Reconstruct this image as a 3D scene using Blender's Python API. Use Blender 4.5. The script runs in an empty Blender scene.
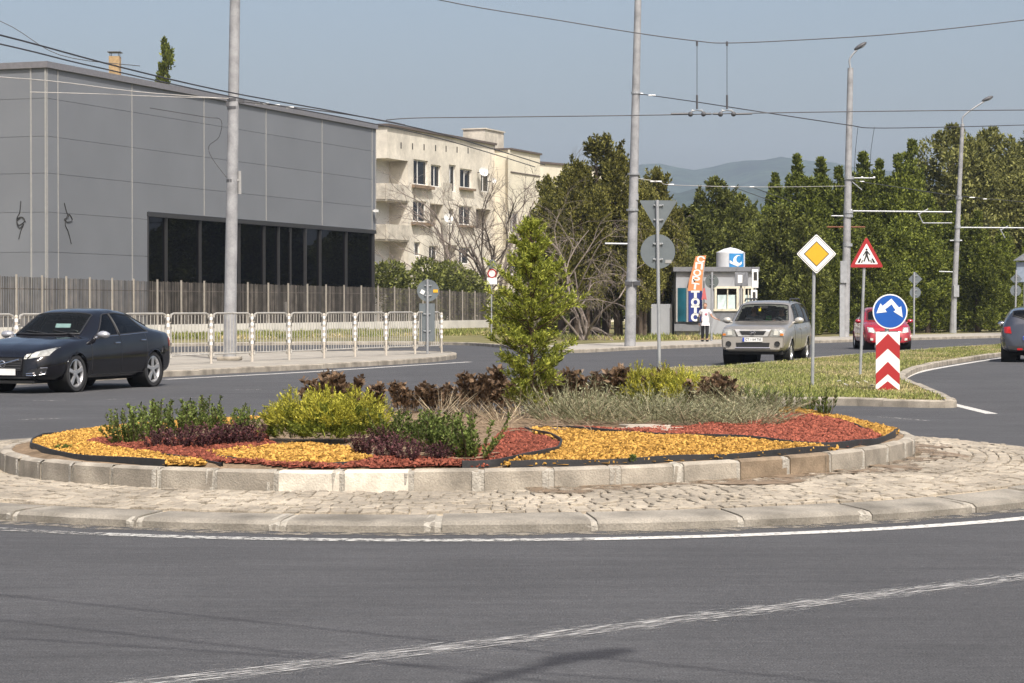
import bpy, bmesh, math, random
import numpy as np
from mathutils import Vector, Matrix, Euler
random.seed(7); RNG = np.random.default_rng(7)
C = bpy.context.scene.collection
SC = bpy.context.scene
R = math.radians
# ------------------------------------------------------------------ camera, sky, sun, exposure
FPX, EYE, HOR = 2200.0, 1.5, 307.0
PITCH = math.atan((341.5 - HOR) / FPX)
cam = bpy.data.cameras.new("camera"); camo = bpy.data.objects.new("camera", cam); C.objects.link(camo)
cam.sensor_width = 36; cam.lens = FPX / 1024 * 36; cam.clip_start = 0.1; cam.clip_end = 20000
camo.location = (0, 0, EYE); camo.rotation_euler = (math.pi / 2 - PITCH, 0, 0)
SC.camera = camo
SUN_EL, SUN_H = R(54), Vector((0.34, -0.94))
SUN_DIR = Vector((SUN_H.x, SUN_H.y, 0)).normalized() * math.cos(SUN_EL) + Vector((0, 0, math.sin(SUN_EL)))
w = bpy.data.worlds.new("World"); SC.world = w; w.use_nodes = True
nt = w.node_tree; bg = nt.nodes["Background"]
sky = nt.nodes.new("ShaderNodeTexSky"); sky.sky_type = 'NISHITA'; sky.sun_disc = False
sky.sun_elevation = SUN_EL; sky.sun_rotation = math.atan2(SUN_H.x, SUN_H.y)
sky.air_density = 1.0; sky.dust_density = 6.6; sky.ozone_density = 0.0; sky.altitude = 200
nt.links.new(sky.outputs[0], bg.inputs[0]); bg.inputs[1].default_value = 0.142
sl = bpy.data.lights.new("sun", 'SUN'); sl.energy = 4.3; sl.angle = R(0.53); sl.color = (1, 0.965, 0.91)
so = bpy.data.objects.new("sun", sl); C.objects.link(so); so.location = (10, -30, 40)
so.rotation_euler = SUN_DIR.to_track_quat('Z', 'Y').to_euler()
SC.view_settings.view_transform = 'Standard'; SC.view_settings.look = 'None'
SC.view_settings.gamma = 1; SC.view_settings.exposure = 0.26; SC.view_settings.use_curve_mapping = False
SC.render.engine = 'CYCLES'
SC.cycles.max_bounces = 6; SC.cycles.transparent_max_bounces = 8

# ------------------------------------------------------------------ pixel <-> world
_F = Vector((0, math.cos(PITCH), -math.sin(PITCH))); _U = Vector((0, math.sin(PITCH), math.cos(PITCH)))
def ray(px, py):
    return _F + Vector((1, 0, 0)) * ((px - 512) / FPX) - _U * ((py - 341.5) / FPX)
CAM = Vector((0, 0, EYE))
def W(px, py, Y):
    d = ray(px, py); return CAM + d * (Y / d.y)
def G(px, py, z=0.0):
    d = ray(px, py); return CAM + d * ((z - EYE) / d.z)
def on_plane(px, py, p, n):
    d = ray(px, py); return CAM + d * ((p - CAM).dot(n) / d.dot(n))
def ZY(py, Y): return W(512, py, Y).z
def XY(px, Y): return W(px, 307, Y).x

# ------------------------------------------------------------------ materials
MATS = {}
def mat(name, col, rough=0.6, metal=0.0, var=0.12, scale=6.0, bump=0.0, bscale=60.0, island=0.0, spec=0.5, coat=0.0, transl=0.0, fine=0.0):
    if name in MATS: return MATS[name]
    m = bpy.data.materials.new(name); m.use_nodes = True; t = m.node_tree; n = t.nodes; l = t.links
    p = n["Principled BSDF"]; p.inputs["Roughness"].default_value = rough; p.inputs["Metallic"].default_value = metal
    p.inputs["Specular IOR Level"].default_value = spec
    if coat: p.inputs["Coat Weight"].default_value = coat; p.inputs["Coat Roughness"].default_value = 0.05
    c = Vector(col[:3])
    tc = n.new("ShaderNodeTexCoord"); nz = n.new("ShaderNodeTexNoise"); nz.inputs["Scale"].default_value = scale
    nz.inputs["Detail"].default_value = 5; l.new(tc.outputs["Object"], nz.inputs["Vector"])
    cr = n.new("ShaderNodeValToRGB"); e = cr.color_ramp.elements
    e[0].position = 0.3; e[1].position = 0.7
    e[0].color = (*[max(0, x * (1 - var)) for x in c], 1); e[1].color = (*[min(1, x * (1 + var)) for x in c], 1)
    l.new(nz.outputs["Fac"], cr.inputs["Fac"]); out = cr.outputs["Color"]
    if fine:
        n2 = n.new("ShaderNodeTexNoise"); n2.inputs["Scale"].default_value = bscale; n2.inputs["Detail"].default_value = 3
        l.new(tc.outputs["Object"], n2.inputs["Vector"])
        mr = n.new("ShaderNodeMapRange"); mr.inputs[1].default_value = 0.25; mr.inputs[2].default_value = 0.75
        mr.inputs[3].default_value = 1 - fine; mr.inputs[4].default_value = 1 + fine; l.new(n2.outputs["Fac"], mr.inputs[0])
        mu = n.new("ShaderNodeVectorMath"); mu.operation = 'SCALE'; l.new(out, mu.inputs[0]); l.new(mr.outputs[0], mu.inputs["Scale"]); out = mu.outputs[0]
    if island:
        ge = n.new("ShaderNodeNewGeometry"); mr = n.new("ShaderNodeMapRange")
        mr.inputs[3].default_value = 1 - island; mr.inputs[4].default_value = 1 + island
        l.new(ge.outputs["Random Per Island"], mr.inputs[0])
        mu = n.new("ShaderNodeVectorMath"); mu.operation = 'SCALE'; l.new(out, mu.inputs[0]); l.new(mr.outputs[0], mu.inputs["Scale"]); out = mu.outputs[0]
    l.new(out, p.inputs["Base Color"])
    if bump:
        n3 = n.new("ShaderNodeTexNoise"); n3.inputs["Scale"].default_value = bscale; n3.inputs["Detail"].default_value = 4
        l.new(tc.outputs["Object"], n3.inputs["Vector"])
        b = n.new("ShaderNodeBump"); b.inputs["Strength"].default_value = bump; b.inputs["Distance"].default_value = 0.02
        l.new(n3.outputs["Fac"], b.inputs["Height"]); l.new(b.outputs[0], p.inputs["Normal"])
    if transl:
        tr = n.new("ShaderNodeBsdfTranslucent"); mx = n.new("ShaderNodeMixShader"); mx.inputs[0].default_value = transl
        l.new(out, tr.inputs["Color"]); l.new(p.outputs[0], mx.inputs[1]); l.new(tr.outputs[0], mx.inputs[2])
        l.new(mx.outputs[0], n["Material Output"].inputs["Surface"])
    MATS[name] = m; return m
def leafmat(name, a, b, var=0.35, transl=0.35, rough=0.55):
    """two leaf colours picked per leaf, plus brightness spread"""
    if name in MATS: return MATS[name]
    m = bpy.data.materials.new(name); m.use_nodes = True; t = m.node_tree; n = t.nodes; l = t.links
    p = n["Principled BSDF"]; p.inputs["Roughness"].default_value = rough; p.inputs["Specular IOR Level"].default_value = 0.15
    ge = n.new("ShaderNodeNewGeometry"); cr = n.new("ShaderNodeValToRGB"); e = cr.color_ramp.elements
    e[0].color = (*[x * (1 - var) for x in a], 1); e[1].color = (*[min(1, x * (1 + var)) for x in b], 1)
    k = cr.color_ramp.elements.new(0.5); k.color = (*[(x + y) / 2 for x, y in zip(a, b)], 1)
    l.new(ge.outputs["Random Per Island"], cr.inputs["Fac"])
    oi = n.new("ShaderNodeObjectInfo"); mr = n.new("ShaderNodeMapRange"); mr.inputs[3].default_value = 0.8; mr.inputs[4].default_value = 1.2
    l.new(oi.outputs["Random"], mr.inputs[0])
    mu = n.new("ShaderNodeVectorMath"); mu.operation = 'SCALE'; l.new(cr.outputs[0], mu.inputs[0]); l.new(mr.outputs[0], mu.inputs["Scale"])
    tr = n.new("ShaderNodeBsdfTranslucent"); mx = n.new("ShaderNodeMixShader"); mx.inputs[0].default_value = transl
    l.new(mu.outputs[0], p.inputs["Base Color"]); l.new(mu.outputs[0], tr.inputs["Color"])
    l.new(p.outputs[0], mx.inputs[1]); l.new(tr.outputs[0], mx.inputs[2]); l.new(mx.outputs[0], n["Material Output"].inputs["Surface"])
    MATS[name] = m; return m
def glassmat(name, tint, transp=0.5, rough=0.02):
    if name in MATS: return MATS[name]
    m = bpy.data.materials.new(name); m.use_nodes = True; t = m.node_tree; n = t.nodes; l = t.links
    p = n["Principled BSDF"]; p.inputs["Base Color"].default_value = (*[x * .035 for x in tint], 1); p.inputs["Roughness"].default_value = rough
    p.inputs["Specular IOR Level"].default_value = 0.7
    nz = n.new("ShaderNodeTexNoise"); nz.inputs["Scale"].default_value = 1.5; tc = n.new("ShaderNodeTexCoord"); l.new(tc.outputs["Object"], nz.inputs["Vector"])
    b = n.new("ShaderNodeBump"); b.inputs["Strength"].default_value = 0.02; l.new(nz.outputs["Fac"], b.inputs["Height"]); l.new(b.outputs[0], p.inputs["Normal"])
    tr = n.new("ShaderNodeBsdfTransparent"); tr.inputs[0].default_value = (*tint, 1)
    fr = n.new("ShaderNodeFresnel"); fr.inputs[0].default_value = 1.45
    mr = n.new("ShaderNodeMapRange"); mr.inputs[3].default_value = transp; mr.inputs[4].default_value = 0
    l.new(fr.outputs[0], mr.inputs[0])
    mx = n.new("ShaderNodeMixShader"); l.new(mr.outputs[0], mx.inputs[0]); l.new(p.outputs[0], mx.inputs[1]); l.new(tr.outputs[0], mx.inputs[2])
    l.new(mx.outputs[0], n["Material Output"].inputs["Surface"]); MATS[name] = m; return m
def wornmat(name, col, under, cover=0.5, scale=14, rough=0.7, stretch=(1, 1, 1)):
    """worn paint: patches of the road show through"""
    if name in MATS: return MATS[name]
    m = bpy.data.materials.new(name); m.use_nodes = True; t = m.node_tree; n = t.nodes; l = t.links
    p = n["Principled BSDF"]; p.inputs["Roughness"].default_value = rough
    tc = n.new("ShaderNodeTexCoord"); mp = n.new("ShaderNodeMapping"); mp.inputs["Scale"].default_value = stretch
    l.new(tc.outputs["Object"], mp.inputs[0])
    nz = n.new("ShaderNodeTexNoise"); nz.inputs["Scale"].default_value = scale; nz.inputs["Detail"].default_value = 8; nz.inputs["Roughness"].default_value = 0.7
    l.new(mp.outputs[0], nz.inputs["Vector"])
    tr = n.new("ShaderNodeBsdfTransparent"); mx = n.new("ShaderNodeMixShader")
    mr = n.new("ShaderNodeMapRange"); c0 = 0.5 + (0.5 - cover) * 0.5
    mr.inputs[1].default_value = c0 - 0.07; mr.inputs[2].default_value = c0 + 0.07
    l.new(nz.outputs["Fac"], mr.inputs[0]); l.new(mr.outputs[0], mx.inputs[0])
    p.inputs["Base Color"].default_value = (*col, 1)
    l.new(tr.outputs[0], mx.inputs[1]); l.new(p.outputs[0], mx.inputs[2]); l.new(mx.outputs[0], n["Material Output"].inputs["Surface"])
    MATS[name] = m; return m

# ------------------------------------------------------------------ mesh building
class MB:
    def __init__(s): s.v = []; s.f = []; s.m = []
    def add(s, vs, fs, mi=0):
        o = len(s.v); s.v += [tuple(x) for x in vs]; s.f += [tuple(i + o for i in f) for f in fs]; s.m += [mi] * len(fs); return s
    def box(s, c, d, rz=0.0, mi=0, rx=0.0, ry=0.0, bev=0.0):
        hx, hy, hz = d[0] / 2, d[1] / 2, d[2] / 2; M = Euler((rx, ry, rz)).to_matrix(); c = Vector(c)
        if bev > 0 and min(hx, hy, hz) > bev:
            bm = bmesh.new(); bmesh.ops.create_cube(bm, size=2)
            for v in bm.verts: v.co = Vector((v.co.x * hx, v.co.y * hy, v.co.z * hz))
            bmesh.ops.bevel(bm, geom=bm.edges[:], offset=bev, segments=2, affect='EDGES', profile=0.5)
            bm.verts.index_update(); s.add([c + M @ v.co for v in bm.verts], [[v.index for v in f.verts] for f in bm.faces], mi); bm.free(); return s
        vs = [c + M @ Vector((x * hx, y * hy, z * hz)) for x in (-1, 1) for y in (-1, 1) for z in (-1, 1)]
        return s.add(vs, [(0, 1, 3, 2), (4, 6, 7, 5), (0, 4, 5, 1), (2, 3, 7, 6), (0, 2, 6, 4), (1, 5, 7, 3)], mi)
    def tube(s, pts, r, n=8, mi=0, caps=True):
        pts = [Vector(p) for p in pts]; rs = r if isinstance(r, (list, tuple)) else [r] * len(pts)
        rings = []; prev = None
        for i, p in enumerate(pts):
            d = (pts[min(i + 1, len(pts) - 1)] - pts[max(i - 1, 0)]).normalized()
            a = prev if prev is not None else (Vector((0, 0, 1)) if abs(d.z) < 0.9 else Vector((1, 0, 0)))
            x = a.cross(d); x = x.normalized() if x.length > 1e-6 else d.orthogonal().normalized(); y = d.cross(x).normalized(); prev = y if False else a
            rings.append([p + (x * math.cos(k * 2 * math.pi / n) + y * math.sin(k * 2 * math.pi / n)) * rs[i] for k in range(n)])
        vs = [q for g in rings for q in g]; fs = []
        for i in range(len(pts) - 1):
            for k in range(n): fs.append((i * n + k, i * n + (k + 1) % n, (i + 1) * n + (k + 1) % n, (i + 1) * n + k))
        if caps: fs += [tuple(range(n))[::-1], tuple(range((len(pts) - 1) * n, len(pts) * n))]
        return s.add(vs, fs, mi)
    def prism(s, poly, z0, z1, mi=0, M=None):
        """polygon in xy extruded z0..z1 (optionally transformed by matrix M)"""
        n = len(poly); vs = [Vector((p[0], p[1], z0)) for p in poly] + [Vector((p[0], p[1], z1)) for p in poly]
        if M is not None: vs = [M @ v for v in vs]
        fs = [tuple(range(n))[::-1], tuple(range(n, 2 * n))] + [(i, (i + 1) % n, n + (i + 1) % n, n + i) for i in range(n)]
        return s.add(vs, fs, mi)
    def lathe(s, prof, n=20, axis='z', c=(0, 0, 0), mi=0):
        c = Vector(c); vs = []; k = len(prof)
        for j in range(n):
            a = 2 * math.pi * j / n
            for r, h in prof:
                q = (r * math.cos(a), r * math.sin(a), h)
                if axis == 'y': q = (q[0], q[2], q[1])
                if axis == 'x': q = (q[2], q[0], q[1])
                vs.append(c + Vector(q))
        fs = [(j * k + i, ((j + 1) % n) * k + i, ((j + 1) % n) * k + i + 1, j * k + i + 1) for j in range(n) for i in range(k - 1)]
        return s.add(vs, fs, mi)
    def ell(s, c, r, n=12, m=8, mi=0, rz=0):
        c = Vector(c); Mz = Matrix.Rotation(rz, 3, 'Z'); vs = [c + Vector((0, 0, r[2]))]
        for i in range(1, m):
            t = math.pi * i / m
            for j in range(n):
                a = 2 * math.pi * j / n; vs.append(c + Mz @ Vector((r[0] * math.sin(t) * math.cos(a), r[1] * math.sin(t) * math.sin(a), r[2] * math.cos(t))))
        vs.append(c - Vector((0, 0, r[2]))); fs = []
        for j in range(n): fs.append((0, 1 + j, 1 + (j + 1) % n))
        for i in range(m - 2):
            for j in range(n): fs.append((1 + i * n + j, 1 + (i + 1) * n + j, 1 + (i + 1) * n + (j + 1) % n, 1 + i * n + (j + 1) % n))
        e = len(vs) - 1
        for j in range(n): fs.append((e, 1 + (m - 2) * n + (j + 1) % n, 1 + (m - 2) * n + j))
        return s.add(vs, fs, mi)
    def grid(s, P, mi=0, closed=False):
        """P: rows of points"""
        nr, nc = len(P), len(P[0]); vs = [q for r in P for q in r]; fs = []
        for i in range(nr - 1):
            for j in range(nc - 1 + (1 if closed else 0)):
                j2 = (j + 1) % nc; fs.append((i * nc + j, i * nc + j2, (i + 1) * nc + j2, (i + 1) * nc + j))
        return s.add(vs, fs, mi)
    def shift(s, M):
        s.v = [tuple(M @ Vector(p)) for p in s.v]; return s
    def build(s, name, mats, parent=None, smooth=False, loc=None, rotz=0.0):
        me = bpy.data.meshes.new(name); me.from_pydata(s.v, [], s.f)
        if not isinstance(mats, (list, tuple)): mats = [mats]
        for m in mats: me.materials.append(m)
        if len(mats) > 1: me.polygons.foreach_set("material_index", s.m)
        bm = bmesh.new(); bm.from_mesh(me); bmesh.ops.recalc_face_normals(bm, faces=bm.faces[:]); bm.to_mesh(me); bm.free()
        if smooth: smooth_mesh(me)
        me.update(); return link(name, me, parent, loc, rotz)
def smooth_mesh(me, ang=40):
    me.polygons.foreach_set("use_smooth", [True] * len(me.polygons))
    try: me.set_sharp_from_angle(angle=R(ang))
    except Exception: pass
def link(name, me, parent=None, loc=None, rotz=0.0):
    o = bpy.data.objects.new(name, me); C.objects.link(o)
    if parent is not None: o.parent = parent
    if loc is not None: o.location = loc
    if rotz: o.rotation_euler = (0, 0, rotz)
    return o
def npmesh(name, V, F, mats, parent=None, loc=None, rotz=0.0, mi=None, smooth=False):
    V = np.asarray(V, dtype=np.float32).reshape(-1, 3); F = np.asarray(F, dtype=np.int32); k = F.shape[1]
    me = bpy.data.meshes.new(name); me.vertices.add(len(V)); me.vertices.foreach_set("co", V.ravel())
    me.loops.add(F.size); me.loops.foreach_set("vertex_index", F.ravel()); me.polygons.add(len(F))
    me.polygons.foreach_set("loop_start", np.arange(0, F.size, k, dtype=np.int32))
    if not isinstance(mats, (list, tuple)): mats = [mats]
    for m in mats: me.materials.append(m)
    if mi is not None: me.polygons.foreach_set("material_index", np.asarray(mi, dtype=np.int32))
    me.update(calc_edges=True); me.validate()
    if smooth: smooth_mesh(me)
    return link(name, me, parent, loc, rotz)
def tag(o, label=None, cat=None, group=None, kind=None):
    if label: o["label"] = label
    if cat: o["category"] = cat
    if group: o["group"] = group
    if kind: o["kind"] = kind
    return o
def thing(name, loc, rotz=0.0, label=None, cat=None, group=None):
    o = bpy.data.objects.new(name, None); C.objects.link(o); o.empty_display_size = 0.2
    o.location = loc; o.rotation_euler = (0, 0, rotz); return tag(o, label, cat, group)
def struct(o, label=None, cat=None): return tag(o, label, cat, None, 'structure')
def clone(root, loc, rotz=0.0, sc=None, label=None):
    r = root.copy(); C.objects.link(r); r.location = loc; r.rotation_euler = (root.rotation_euler[0], root.rotation_euler[1], rotz)
    if sc is not None: r.scale = sc if isinstance(sc, (tuple, list)) else (sc, sc, sc)
    if label: r["label"] = label
    for ch in list(root.children):
        c = ch.copy(); C.objects.link(c); c.parent = r
        for g in list(ch.children):
            d = g.copy(); C.objects.link(d); d.parent = c
    return r
def text_mesh(s, size, depth=0.004, bold=0.0, align='CENTER'):
    cu = bpy.data.curves.new("lettering", 'FONT'); cu.body = s; cu.size = size; cu.extrude = depth / 2; cu.offset = bold
    cu.align_x = align; cu.align_y = 'CENTER'; cu.resolution_u = 4
    o = bpy.data.objects.new("lettering", cu); C.objects.link(o); bpy.context.view_layer.update()
    dg = bpy.context.evaluated_depsgraph_get(); me = bpy.data.meshes.new_from_object(o.evaluated_get(dg))
    bpy.data.objects.remove(o); return me
def lettering(s, size, m, parent, M, bold=0.0, name="lettering", width=None):
    me = text_mesh(s, size, bold=bold)
    if width:
        xs = [v.co.x for v in me.vertices]; k = width / max(1e-6, max(xs) - min(xs)); me.transform(Matrix.Diagonal((k, 1, 1, 1)))
    me.transform(M); me.materials.clear(); me.materials.append(m)
    return link(name, me, parent)
FACE = Matrix(((1, 0, 0, 0), (0, 0, -1, 0), (0, 1, 0, 0), (0, 0, 0, 1)))   # xy drawing -> upright, front looks to -y
def in_poly(X, Y, poly):
    X = np.asarray(X); Y = np.asarray(Y); ins = np.zeros(X.shape, bool); n = len(poly)
    for i in range(n):
        x1, y1 = poly[i]; x2, y2 = poly[(i + 1) % n]
        c = (y1 > Y) != (y2 > Y); xi = (x2 - x1) * (Y - y1) / ((y2 - y1) if y2 != y1 else 1e-9) + x1
        ins ^= c & (X < xi)
    return ins
def smooth_line(pts, n=8, closed=False):
    P = [Vector(p) for p in pts]; out = []; N = len(P); rng = range(N if closed else N - 1)
    for i in rng:
        p0, p1, p2, p3 = (P[(i - 1) % N] if closed or i > 0 else P[0]), P[i], P[(i + 1) % N], (P[(i + 2) % N] if closed or i + 2 < N else P[-1])
        for k in range(n):
            t = k / n
            out.append(0.5 * ((2 * p1) + (p2 - p0) * t + (2 * p0 - 5 * p1 + 4 * p2 - p3) * t * t + (3 * p1 - p0 - 3 * p2 + p3) * t ** 3))
    if not closed: out.append(P[-1])
    return out
# ================================================================== SETTING: ground, roads, roundabout, islands, hills, haze
m_asph = mat("asphalt", (0.071, 0.0705, 0.073), 0.85, var=0.10, scale=0.7, bump=0.5, bscale=110, fine=0.75, spec=0.3)
def asphalt_detail(m):      # light aggregate, dark seams along the driving direction, tar-dark patches
    t = m.node_tree; n = t.nodes; l = t.links; p = n["Principled BSDF"]; src = p.inputs["Base Color"].links[0].from_socket
    tc = n.new("ShaderNodeTexCoord"); out = src
    vo = n.new("ShaderNodeTexVoronoi"); vo.inputs["Scale"].default_value = 55; l.new(tc.outputs["Object"], vo.inputs["Vector"])
    for sock, a, b, lo, hi in ((vo.outputs["Distance"], .05, .35, 1.35, .93),):
        mr = n.new("ShaderNodeMapRange"); mr.inputs[1].default_value = a; mr.inputs[2].default_value = b; mr.inputs[3].default_value = lo; mr.inputs[4].default_value = hi; l.new(sock, mr.inputs[0])
        mu = n.new("ShaderNodeVectorMath"); mu.operation = 'SCALE'; l.new(out, mu.inputs[0]); l.new(mr.outputs[0], mu.inputs["Scale"]); out = mu.outputs[0]
    for sc, st, lo, hi in ((20, (1, 1, 1), .86, 1.14), (7, (1, 3, 1), .90, 1.10), (1.0, (.55, 5.5, 1), .86, 1.12), (2.2, (.9, 14, 1), .90, 1.10), (.22, (1, 1.4, 1), .88, 1.12)):
        mp = n.new("ShaderNodeMapping"); mp.inputs["Scale"].default_value = st; mp.inputs["Rotation"].default_value = (0, 0, R(-6)); l.new(tc.outputs["Object"], mp.inputs[0])
        nz = n.new("ShaderNodeTexNoise"); nz.inputs["Scale"].default_value = sc; nz.inputs["Detail"].default_value = 6; nz.inputs["Roughness"].default_value = .6; l.new(mp.outputs[0], nz.inputs["Vector"])
        mr = n.new("ShaderNodeMapRange"); mr.inputs[1].default_value = .3; mr.inputs[2].default_value = .7; mr.inputs[3].default_value = lo; mr.inputs[4].default_value = hi; l.new(nz.outputs["Fac"], mr.inputs[0])
        mu = n.new("ShaderNodeVectorMath"); mu.operation = 'SCALE'; l.new(out, mu.inputs[0]); l.new(mr.outputs[0], mu.inputs["Scale"]); out = mu.outputs[0]
    l.new(out, p.inputs["Base Color"])
asphalt_detail(m_asph)
m_soil = mat("dry soil", (0.20, 0.145, 0.095), 0.95, var=0.3, scale=7, bump=0.6, bscale=40, fine=0.25, spec=0.1)
m_drygrass = mat("dry grass ground", (0.17, 0.155, 0.075), 0.95, var=0.35, scale=0.5, fine=0.3, bscale=18, spec=0.1)
m_pave = mat("pavement concrete", (0.32, 0.295, 0.255), 0.9, var=0.16, scale=0.8, fine=0.15, bscale=30, spec=0.2)
m_kerb = mat("kerb concrete", (0.30, 0.268, 0.22), 0.9, var=0.36, scale=3.2, bump=0.35, bscale=70, fine=0.15, spec=0.2)
m_kerbw = mat("kerb limewash", (0.60, 0.55, 0.46), 0.9, var=0.22, scale=7, bump=0.3, bscale=70, fine=0.12, spec=0.2)
m_kerbd = mat("kerb stained", (0.21, 0.16, 0.11), 0.9, var=0.3, scale=6, bump=0.3, bscale=70, fine=0.15, spec=0.2)
m_mortar = mat("kerb mortar", (0.35, 0.325, 0.28), 0.95, var=0.2, scale=20, bump=0.7, bscale=60, spec=0.1)
m_sett = mat("stone sett", (0.30, 0.262, 0.208), 0.85, var=0.25, scale=1.1, bump=0.6, bscale=45, island=0.18, fine=0.12, spec=0.25)
m_sand = mat("joint sand", (0.32, 0.27, 0.20), 0.95, var=0.25, scale=2.2, fine=0.25, bscale=60, spec=0.1)

g = MB(); g.add([(-9000, -300, -0.06), (9000, -300, -0.06), (9000, 12000, -0.06), (-9000, 12000, -0.06)], [(0, 1, 2, 3)])
struct(g.build("ground", m_drygrass))
g = MB(); g.add([(-70, -40, 0), (110, -40, 0), (110, 135, 0), (-70, 135, 0)], [(0, 1, 2, 3)])
struct(g.build("road", m_asph))

CX, CY, RO, RI = -0.49, 20.6, 6.0, 4.2
def tilt(x, y):
    r = math.hypot(x - CX, y - CY); k = min(1, max(0, (6.0 - r) / 1.5)); return 0.013 * (x - CX) * k
def pol(a, r, z): 
    x, y = CX + r * math.cos(a), CY + r * math.sin(a); return (x, y, z + tilt(x, y))
def ring_sheet(prof, n=160):
    return [[pol(2 * math.pi * j / n, r, z) for r, z in prof] for j in range(n + 1)]
# apron: sand base + every sett modelled
k = MB(); k.grid(ring_sheet([(5.66, 0.05), (5.62, 0.082), (5.0, 0.098), (4.2, 0.118), (4.12, 0.06)]))
struct(k.build("apron_bed", m_sand, smooth=True))
k = MB(); r = 5.60; rowi = 0
def apz(r): return 0.090 + (5.62 - r) / 1.42 * 0.036
while r > 4.3:
    dr = random.uniform(0.095, 0.125); a = random.uniform(0, 0.1)
    a0 = a
    while a < 2 * math.pi + a0 - 0.01:
        wd = random.uniform(0.085, 0.14) / r; cr_, gp = r - dr / 2, 0.009
        if random.random() > 0.012:
            hz = random.gauss(0, 0.0028); t1, t2 = random.gauss(0, 0.003), random.gauss(0, 0.003); jr = random.uniform(-.008, .008); ja = random.uniform(-.005, .005) / r
            def pt(u, v, ins, z):
                rr = cr_ + jr + v * (dr / 2 - gp / 2 - ins); aa = a + wd / 2 + ja + u * (wd / 2 - (gp / 2 + ins) / r)
                return pol(aa, rr, apz(rr) + z + hz + u * t1 + v * t2)
            j4 = [(random.uniform(-.06, .02), random.uniform(-.06, .02)) for _ in range(4)]
            cs = [(-1 - j4[0][0], -1 - j4[0][1]), (1 + j4[1][0], -1 - j4[1][1]), (1 + j4[2][0], 1 + j4[2][1]), (-1 - j4[3][0], 1 + j4[3][1])]
            vs = [pt(u, v, 0, -0.03) for u, v in cs] + [pt(u, v, 0.002, 0.006) for u, v in cs] + [pt(u, v, 0.014, 0.0120) for u, v in cs]
            fs = [(8, 9, 10, 11)]
            for b0 in (0, 4): fs += [(b0 + i, b0 + (i + 1) % 4, b0 + 4 + (i + 1) % 4, b0 + 4 + i) for i in range(4)]
            k.add(vs, fs)
        a += wd
    r -= dr
struct(k.build("cobbled_apron", m_sett))
# outer sloping kerb, stones about a metre long with rough mortar joints
def kerb_ring(name, prof, rad, length, gap, pick, mats, jit=0.004, base_prof=None, arc=(0, 2 * math.pi)):
    k = MB(); n = max(3, int(round((arc[1] - arc[0]) * rad / length))); da = (arc[1] - arc[0]) / n
    for i in range(n):
        a0 = arc[0] + i * da + gap / 2 / rad; a1 = arc[0] + (i + 1) * da - gap / 2 / rad; dz = random.gauss(0, jit); drr = random.gauss(0, jit)
        rows = [[pol(a0 + (a1 - a0) * q / 6, rr + drr, z + dz) for rr, z in prof] for q in range(7)]
        mi = pick((a0 + a1) / 2, i); o = len(k.v); k.grid(rows, mi); np_ = len(prof)
        k.add(rows[0], [tuple(range(np_))], mi); k.add(rows[-1], [tuple(range(np_))], mi)
        rows = [[pol(a1 - 0.012 + (gap + 0.024) / rad * q / 2, rr * 1.0 + (0.012 if random.random() < .5 else -0.006) * (1 if z > 0.02 else 0) - 0.004, z - 0.006 + random.uniform(-.006, .010)) for rr, z in prof] for q in range(3)]
        k.grid(rows, len(mats) - 1)
    cr = sum(p[0] for p in prof) / len(prof)
    k.grid([[pol(2 * math.pi * j / 200, rr + (-.009 if rr > cr else .009), z - .009) for rr, z in prof] for j in range(201)], len(mats) - 1)
    return struct(k.build(name, mats, smooth=True))
kerb_ring("apron_kerb", [(6.0, -0.05), (6.0, 0.045), (5.97, 0.068), (5.90, 0.076), (5.63, 0.088), (5.61, 0.0)], 6.0, 1.05, 0.05, lambda a, i: 0, [mat("worn outer kerb", (0.225, 0.205, 0.172), 0.9, var=0.36, scale=3.0, bump=0.4, bscale=70, fine=0.2, spec=0.2), m_mortar])
def pick_in(a, i):
    x = CX + 4.2 * math.cos(a); y = CY + 4.2 * math.sin(a)
    if y > CY: return 0
    p = 512 + FPX * x / y
    if 285 < p < 440: return 1
    if 690 < p < 835: return 2 if random.random() < 0.75 else 0
    if 840 < p < 900: return 1 if random.random() < .5 else 0
    return 0
kerb_ring("bed_kerb", [(4.2, 0.05), (4.195, 0.266), (4.17, 0.284), (4.10, 0.286), (4.085, 0.27), (4.07, 0.1)], 4.2, 0.53, 0.045, pick_in, [m_kerb, m_kerbw, m_kerbd, m_mortar], 0.0035)
# road markings
m_line = wornmat("road paint", (0.56, 0.54, 0.50), None, 0.66, 22)
m_worn = wornmat("worn road paint", (0.42, 0.41, 0.38), None, 0.50, 9, stretch=(1.2, 7, 1))
m_faint = wornmat("faint road paint", (0.30, 0.29, 0.27), None, 0.45, 12)
def strip(pts, wd, z=0.004, n=10, jit=0.0):
    P = smooth_line([(p[0], p[1], 0) for p in pts], n); L = []; Rr = []
    for i, p in enumerate(P):
        d = (P[min(i + 1, len(P) - 1)] - P[max(i - 1, 0)]).normalized(); q = Vector((-d.y, d.x, 0)); e = wd / 2 * (1 + random.uniform(-jit, jit))
        L.append((p.x + q.x * e, p.y + q.y * e, z)); Rr.append((p.x - q.x * e, p.y - q.y * e, z))
    b = MB(); b.grid([L, Rr]); return b
def px(pts, z=0.0): return [G(a, b, z) for a, b in pts]
b = MB(); n = 200
for j in range(n):
    a0, a1 = 2 * math.pi * j / n, 2 * math.pi * (j + 1) / n
    x = CX + 6.5 * math.cos((a0 + a1) / 2); mi = (2 if x < -2.6 else 1 if x < .6 else 0) if math.sin(a0) < 0 else 0
    b.add([(CX + rr * math.cos(a), CY + rr * math.sin(a), 0.004) for rr, a in ((6.42, a0), (6.58, a0), (6.58, a1), (6.42, a1))], [(0, 1, 2, 3)], mi)
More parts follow.
